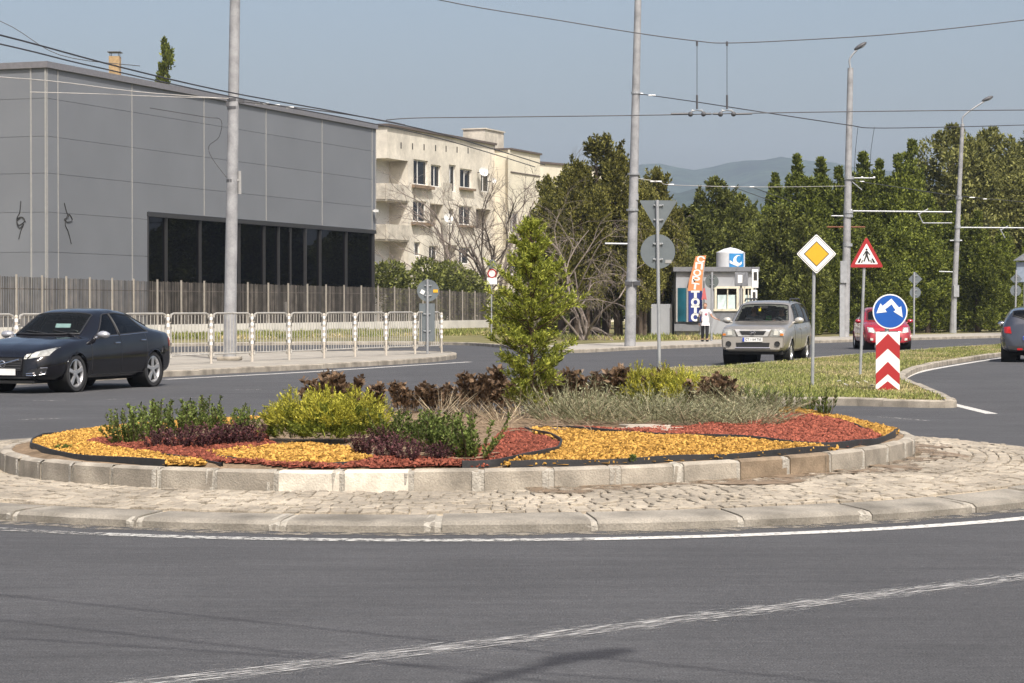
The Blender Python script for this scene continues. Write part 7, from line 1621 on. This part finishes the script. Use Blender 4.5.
# ================================================================== PEOPLE
m_skin = mat("skin", (0.42, 0.235, 0.16), .6, var=.06, scale=20)
m_hair = mat("reddish grey hair", (0.20, 0.12, 0.085), .8, var=.25, scale=40)
m_hairk = mat("dark hair", (0.03, 0.024, 0.02), .8, var=.2, scale=40)
m_tee = mat("white tee shirt", (0.72, 0.70, 0.73), .85, var=.06, scale=8)
m_trs = mat("black trousers", (0.014, 0.014, 0.017), .85, var=.15)
m_lips = mat("lips", (0.35, 0.10, 0.09), .6); m_eye = mat("eye", (.03, .02, .02), .3)
def skin_mesh(name, J, E, m, parent, root, sub=1):
    """J: name -> (pos, radius or (rx,ry)); E: pairs"""
    keys = list(J); me = bpy.data.meshes.new(name); me.from_pydata([J[k][0] for k in keys], [(keys.index(a), keys.index(b)) for a, b in E], [])
    o = bpy.data.objects.new(name, me); C.objects.link(o); mo = o.modifiers.new("skin", 'SKIN'); mo.use_smooth_shade = True
    if not me.skin_vertices:
        try: me.attributes
        except Exception: pass
    for i, k in enumerate(keys):
        r = J[k][1]; sv_ = me.skin_vertices[0].data[i]; sv_.radius = (r, r) if not isinstance(r, tuple) else r; sv_.use_root = (k == root)
    s_ = o.modifiers.new("sub", 'SUBSURF'); s_.levels = sub; s_.render_levels = sub
    bpy.context.view_layer.update(); dg = bpy.context.evaluated_depsgraph_get(); nm = bpy.data.meshes.new_from_object(o.evaluated_get(dg)); bpy.data.objects.remove(o); bpy.data.meshes.remove(me)
    nm.materials.clear(); nm.materials.append(m); nm.polygons.foreach_set("use_smooth", [True] * len(nm.polygons)); r = link(name, nm, parent); r.data.name = name; return r
def hand(J, E, wrist, d, up, side, pre, curl=.5):
    """palm plus five fingers of unequal length, grown from the wrist along d; side = thumb side"""
    d, up, side = Vector(d).normalized(), Vector(up).normalized(), Vector(side).normalized(); w_ = Vector(J[wrist][0]); pm = w_ + d * .055; J[pre + "palm"] = (tuple(pm), (.030, .016)); E.append((wrist, pre + "palm"))
    for i, (off, L) in enumerate(((.026, .075), (.009, .085), (-.009, .08), (-.025, .062))):
        a = pm + d * .03 + side * off; b = a + d * L * .5 - up * curl * .012; c_ = b + (d - up * curl).normalized() * L * .5
        for k, pnt, r in (("a", a, .010), ("b", b, .009), ("c", c_, .0075)): J[pre + "f%d%s" % (i, k)] = (tuple(pnt), r)
        E += [(pre + "palm", pre + "f%da" % i), (pre + "f%da" % i, pre + "f%db" % i), (pre + "f%db" % i, pre + "f%dc" % i)]
    a = w_ + d * .03 + side * .028; b = a + (d * .6 + side).normalized() * .035; c_ = b + (d + side * .3 - up * .2).normalized() * .03
    for k, pnt, r in (("a", a, .012), ("b", b, .010), ("c", c_, .008)): J[pre + "t" + k] = (tuple(pnt), r)
    E += [(wrist, pre + "ta"), (pre + "ta", pre + "tb"), (pre + "tb", pre + "tc")]
def head_parts(par, hc, yaw, hair_m, long_=.0):
    """face on a head whose centre is hc; faces -y turned by yaw"""
    Mz = Matrix.Translation(hc) @ Matrix.Rotation(yaw, 4, 'Z')
    q = MB(); q.ell((0, .012, .028), (.087, .104, .104), 18, 12); q.v = [v_ for v_ in q.v]
    vs = []
    for x, y, z in q.v:
        if y < -.035 and z < .062: y = -.035 + (y + .035) * .15
        if z < -.02 - long_: z = -.02 - long_ + (z + .02 + long_) * .3
        vs.append((x, y, z))
    q.v = vs; q.shift(Mz); q.build("hair", hair_m, par, True)
    q = MB(); [q.ell((x, -.083, .008), (.010, .006, .006), 8, 6) for x in (-.030, .030)]; q.shift(Mz); q.build("eyes", m_eye, par, True)
    q = MB(); q.ell((0, -.083, -.048), (.022, .008, .007), 10, 6); q.shift(Mz); q.build("mouth", m_lips, par, True)
def head_joints(J, E, neck, hc, yaw):
    f = Matrix.Rotation(yaw, 3, 'Z') @ Vector((0, -1, 0)); s = Matrix.Rotation(yaw, 3, 'Z') @ Vector((1, 0, 0)); hc = Vector(hc)
    J["jaw"] = (tuple(hc + f * .018 + Vector((0, 0, -.06))), (.058, .066)); J["head"] = (tuple(hc + Vector((0, 0, .01))), (.074, .088)); J["crown"] = (tuple(hc + Vector((0, 0, .075)) - f * .008), (.060, .075))
    E += [(neck, "jaw"), ("jaw", "head"), ("head", "crown")]
    J["nose0"] = (tuple(hc + f * .08 + Vector((0, 0, -.004))), .012); J["nose"] = (tuple(hc + f * .102 + Vector((0, 0, -.022))), .013); E += [("head", "nose0"), ("nose0", "nose")]
    for k in (-1, 1): J["ear%d" % k] = (tuple(hc + s * k * .082 - f * -.0), .018); E.append(("head", "ear%d" % k))
# walking woman
Yp = 88; fp = W(705, 307, Yp); pw = thing("person", (fp.x, Yp, .118), R(8), "person in white tee shirt and black trousers walking past the kiosk, one arm held out", "person")
J, E = {}, []
def j(k, p, r): J[k] = (p, r)
j("pelvis", (0, 0, .80), (.150, .105)); j("waist", (0, .0, .96), (.140, .10)); j("chest", (0, .005, 1.13), (.150, .105)); j("shoulders", (0, .01, 1.24), (.10, .07)); j("neck", (0, .0, 1.315), .048); E += [("pelvis", "waist"), ("waist", "chest"), ("chest", "shoulders"), ("shoulders", "neck")]
for s_, k in ((1, "l"), (-1, "r")):
    j("hip" + k, (s_ * .085, 0, .74), .098); j("knee" + k, (s_ * .075, -.06 if k == "l" else .06, .42), .062); j("calf" + k, (s_ * .072, -.03 if k == "l" else .10, .28), .056); j("ank" + k, (s_ * .07, -.03 if k == "l" else .17, .075), .036); j("heel" + k, (s_ * .07, .02 if k == "l" else .20, .035), .034); j("toe" + k, (s_ * .08, -.15 if k == "l" else .04, .03), (.040, .026)); E += [("pelvis", "hip" + k), ("hip" + k, "knee" + k), ("knee" + k, "calf" + k), ("calf" + k, "ank" + k), ("ank" + k, "heel" + k), ("ank" + k, "toe" + k)]
j("shl", (.175, .01, 1.225), .055); j("ell", (.28, -.02, 1.00), .040); j("wrl", (.42, -.14, .90), .026); E += [("shoulders", "shl"), ("shl", "ell"), ("ell", "wrl")]
j("shr", (-.175, .01, 1.225), .055); j("elr", (-.235, .05, .98), .040); j("wrr", (-.255, -.03, .77), .026); E += [("shoulders", "shr"), ("shr", "elr"), ("elr", "wrr")]
hand(J, E, "wrl", (.9, -.35, -.25), (0, 0, 1), (.2, -.9, .1), "hl"); hand(J, E, "wrr", (0, -.1, -1), (-1, 0, 0), (0, -1, 0), "hr", .6)
hc = Vector((0, -.015, 1.43)); head_joints(J, E, "neck", hc, R(-18)); bd = skin_mesh("body", J, E, m_skin, pw, "pelvis", 1); head_parts(pw, hc, R(-18), m_hair, .02)
Jt = {k: (J[k][0], r) for k, r in (("pelvis", (.172, .142)), ("waist", (.150, .114)), ("chest", (.168, .122)), ("shoulders", (.118, .084)), ("shl", .072), ("shr", .072))}; Et = [("pelvis", "waist"), ("waist", "chest"), ("chest", "shoulders"), ("shoulders", "shl"), ("shoulders", "shr")]
Jt["hem"] = ((0, 0, .70), (.182, .150)); Et.append(("pelvis", "hem"))
for k in "lr":
    a, b = Vector(J["sh" + k][0]), Vector(J["el" + k][0]); Jt["sl" + k] = (tuple(a.lerp(b, .62)), .060); Et.append(("sh" + k, "sl" + k))
ts = skin_mesh("tee_shirt", Jt, Et, m_tee, pw, "pelvis", 1)
q = MB(); q.ell((.02, -.118, 1.10), (.055, .02, .05), 10, 6); q.build("shirt_print", mat("pink print", (.55, .18, .22), .8), ts, True)
Jp = {"pelvis": ((0, 0, .80), (.160, .118)), "belt": ((0, 0, .93), (.152, .112))}; Ep = [("belt", "pelvis")]
for k, s_ in (("l", 1), ("r", -1)):
    for n_, r in (("hip", .100), ("knee", .076), ("calf", .072), ("ank", .056)): Jp[n_ + k] = (J[n_ + k][0], r)
    Ep += [("pelvis", "hip" + k), ("hip" + k, "knee" + k), ("knee" + k, "calf" + k), ("calf" + k, "ank" + k)]
skin_mesh("trousers", Jp, Ep, m_trs, pw, "pelvis", 1)
for k in "lr":
    a, b = Vector(J["heel" + k][0]), Vector(J["toe" + k][0]); q = MB(); q.ell((a + b) / 2 + Vector((0, -.005, .006)), (.056, .150, .046), 12, 8); q.build("shoe", m_trs, pw, True)
bg_ = thing("shoulder_bag", (fp.x - .26, Yp - .02, .118 + .86), 0, "small black bag hanging at the walking person's hip", "bag"); q = MB(); q.box((0, 0, 0), (.09, .24, .26), bev=.03); q.build("pouch", m_blk, bg_, True); q = MB(); q.tube(smooth_line([Vector((.0, -.1, .12)), Vector((.09, -.04, .40)), Vector((.12, .1, .38)), Vector((.0, .1, .12))], 5), .012, 6); q.build("strap", m_blk, bg_)
# people in the cars
def sitter(car, x, y, z0, label, shirt, hair_m, hands, name="person"):
    Mw = car.root.matrix_basis if False else Matrix.Translation(car.root.location) @ Euler(car.root.rotation_euler).to_matrix().to_4x4()
    loc_ = Mw @ Vector((x, y, z0)); o = thing(name, loc_, car.root.rotation_euler[2] + R(90), label, "person"); J, E = {}, []
    J["pelvis"] = ((0, 0, .10), (.16, .11)); J["chest"] = ((0, .05, .40), (.165, .11)); J["shoulders"] = ((0, .06, .53), (.11, .075)); J["neck"] = ((0, .045, .61), .052); E += [("pelvis", "chest"), ("chest", "shoulders"), ("shoulders", "neck")]
    for k, s_ in (("l", 1), ("r", -1)):
        J["hip" + k] = ((s_ * .10, -.10, .08), .085); J["knee" + k] = ((s_ * .13, -.40, .16), .065); J["ank" + k] = ((s_ * .13, -.58, -.14), .045); E += [("pelvis", "hip" + k), ("hip" + k, "knee" + k), ("knee" + k, "ank" + k)]
        J["sh" + k] = ((s_ * .185, .055, .50), .06); J["el" + k] = ((s_ * .24, -.10, .28), .043); J["wr" + k] = ((s_ * .16, -.36, .40), .028) if hands else ((s_ * .14, -.28, .17), .028); E += [("shoulders", "sh" + k), ("sh" + k, "el" + k), ("el" + k, "wr" + k)]; hand(J, E, "wr" + k, (-s_ * .15, -.8, .45 if hands else -.2), (0, .2, 1), (-s_, 0, .3), "h" + k, .9)
    hc = Vector((0, .03, .735)); head_joints(J, E, "neck", hc, 0); skin_mesh("body", J, E, m_skin, o, "pelvis", 1); head_parts(o, hc, 0, hair_m)
    Jt = {"pelvis": (J["pelvis"][0], (.175, .125)), "chest": (J["chest"][0], (.182, .127)), "shoulders": (J["shoulders"][0], (.128, .09))}; Et = [("pelvis", "chest"), ("chest", "shoulders")]
    for k in "lr":
        Jt["sh" + k] = (J["sh" + k][0], .074); Jt["el" + k] = (J["el" + k][0], .055); Et += [("shoulders", "sh" + k), ("sh" + k, "el" + k)]
    skin_mesh("shirt", Jt, Et, shirt, o, "pelvis", 1)
    Jp = {"pelvis": (J["pelvis"][0], (.17, .12))}; Ep = []
    for k in "lr":
        for n_, r in (("hip", .098), ("knee", .078), ("ank", .056)): Jp[n_ + k] = (J[n_ + k][0], r)
        Ep += [("pelvis", "hip" + k), ("hip" + k, "knee" + k), ("knee" + k, "ank" + k)]
    skin_mesh("trousers", Jp, Ep, m_trs, o, "pelvis", 1); return o
m_sh1 = mat("dark shirt", (.05, .05, .06), .85); m_sh2 = mat("grey shirt", (.16, .16, .17), .85)
sitter(c, .05, .37, .70, "person driving the silver off-roader, hands on the wheel", m_sh1, m_hairk, True)
sitter(c, .05, -.37, .70, "person in the front passenger seat of the silver off-roader", m_sh2, m_hair, False)
sitter(v, -.05, .37, .50, "person driving the black saloon, barely visible behind the windscreen", m_sh1, m_hairk, True)
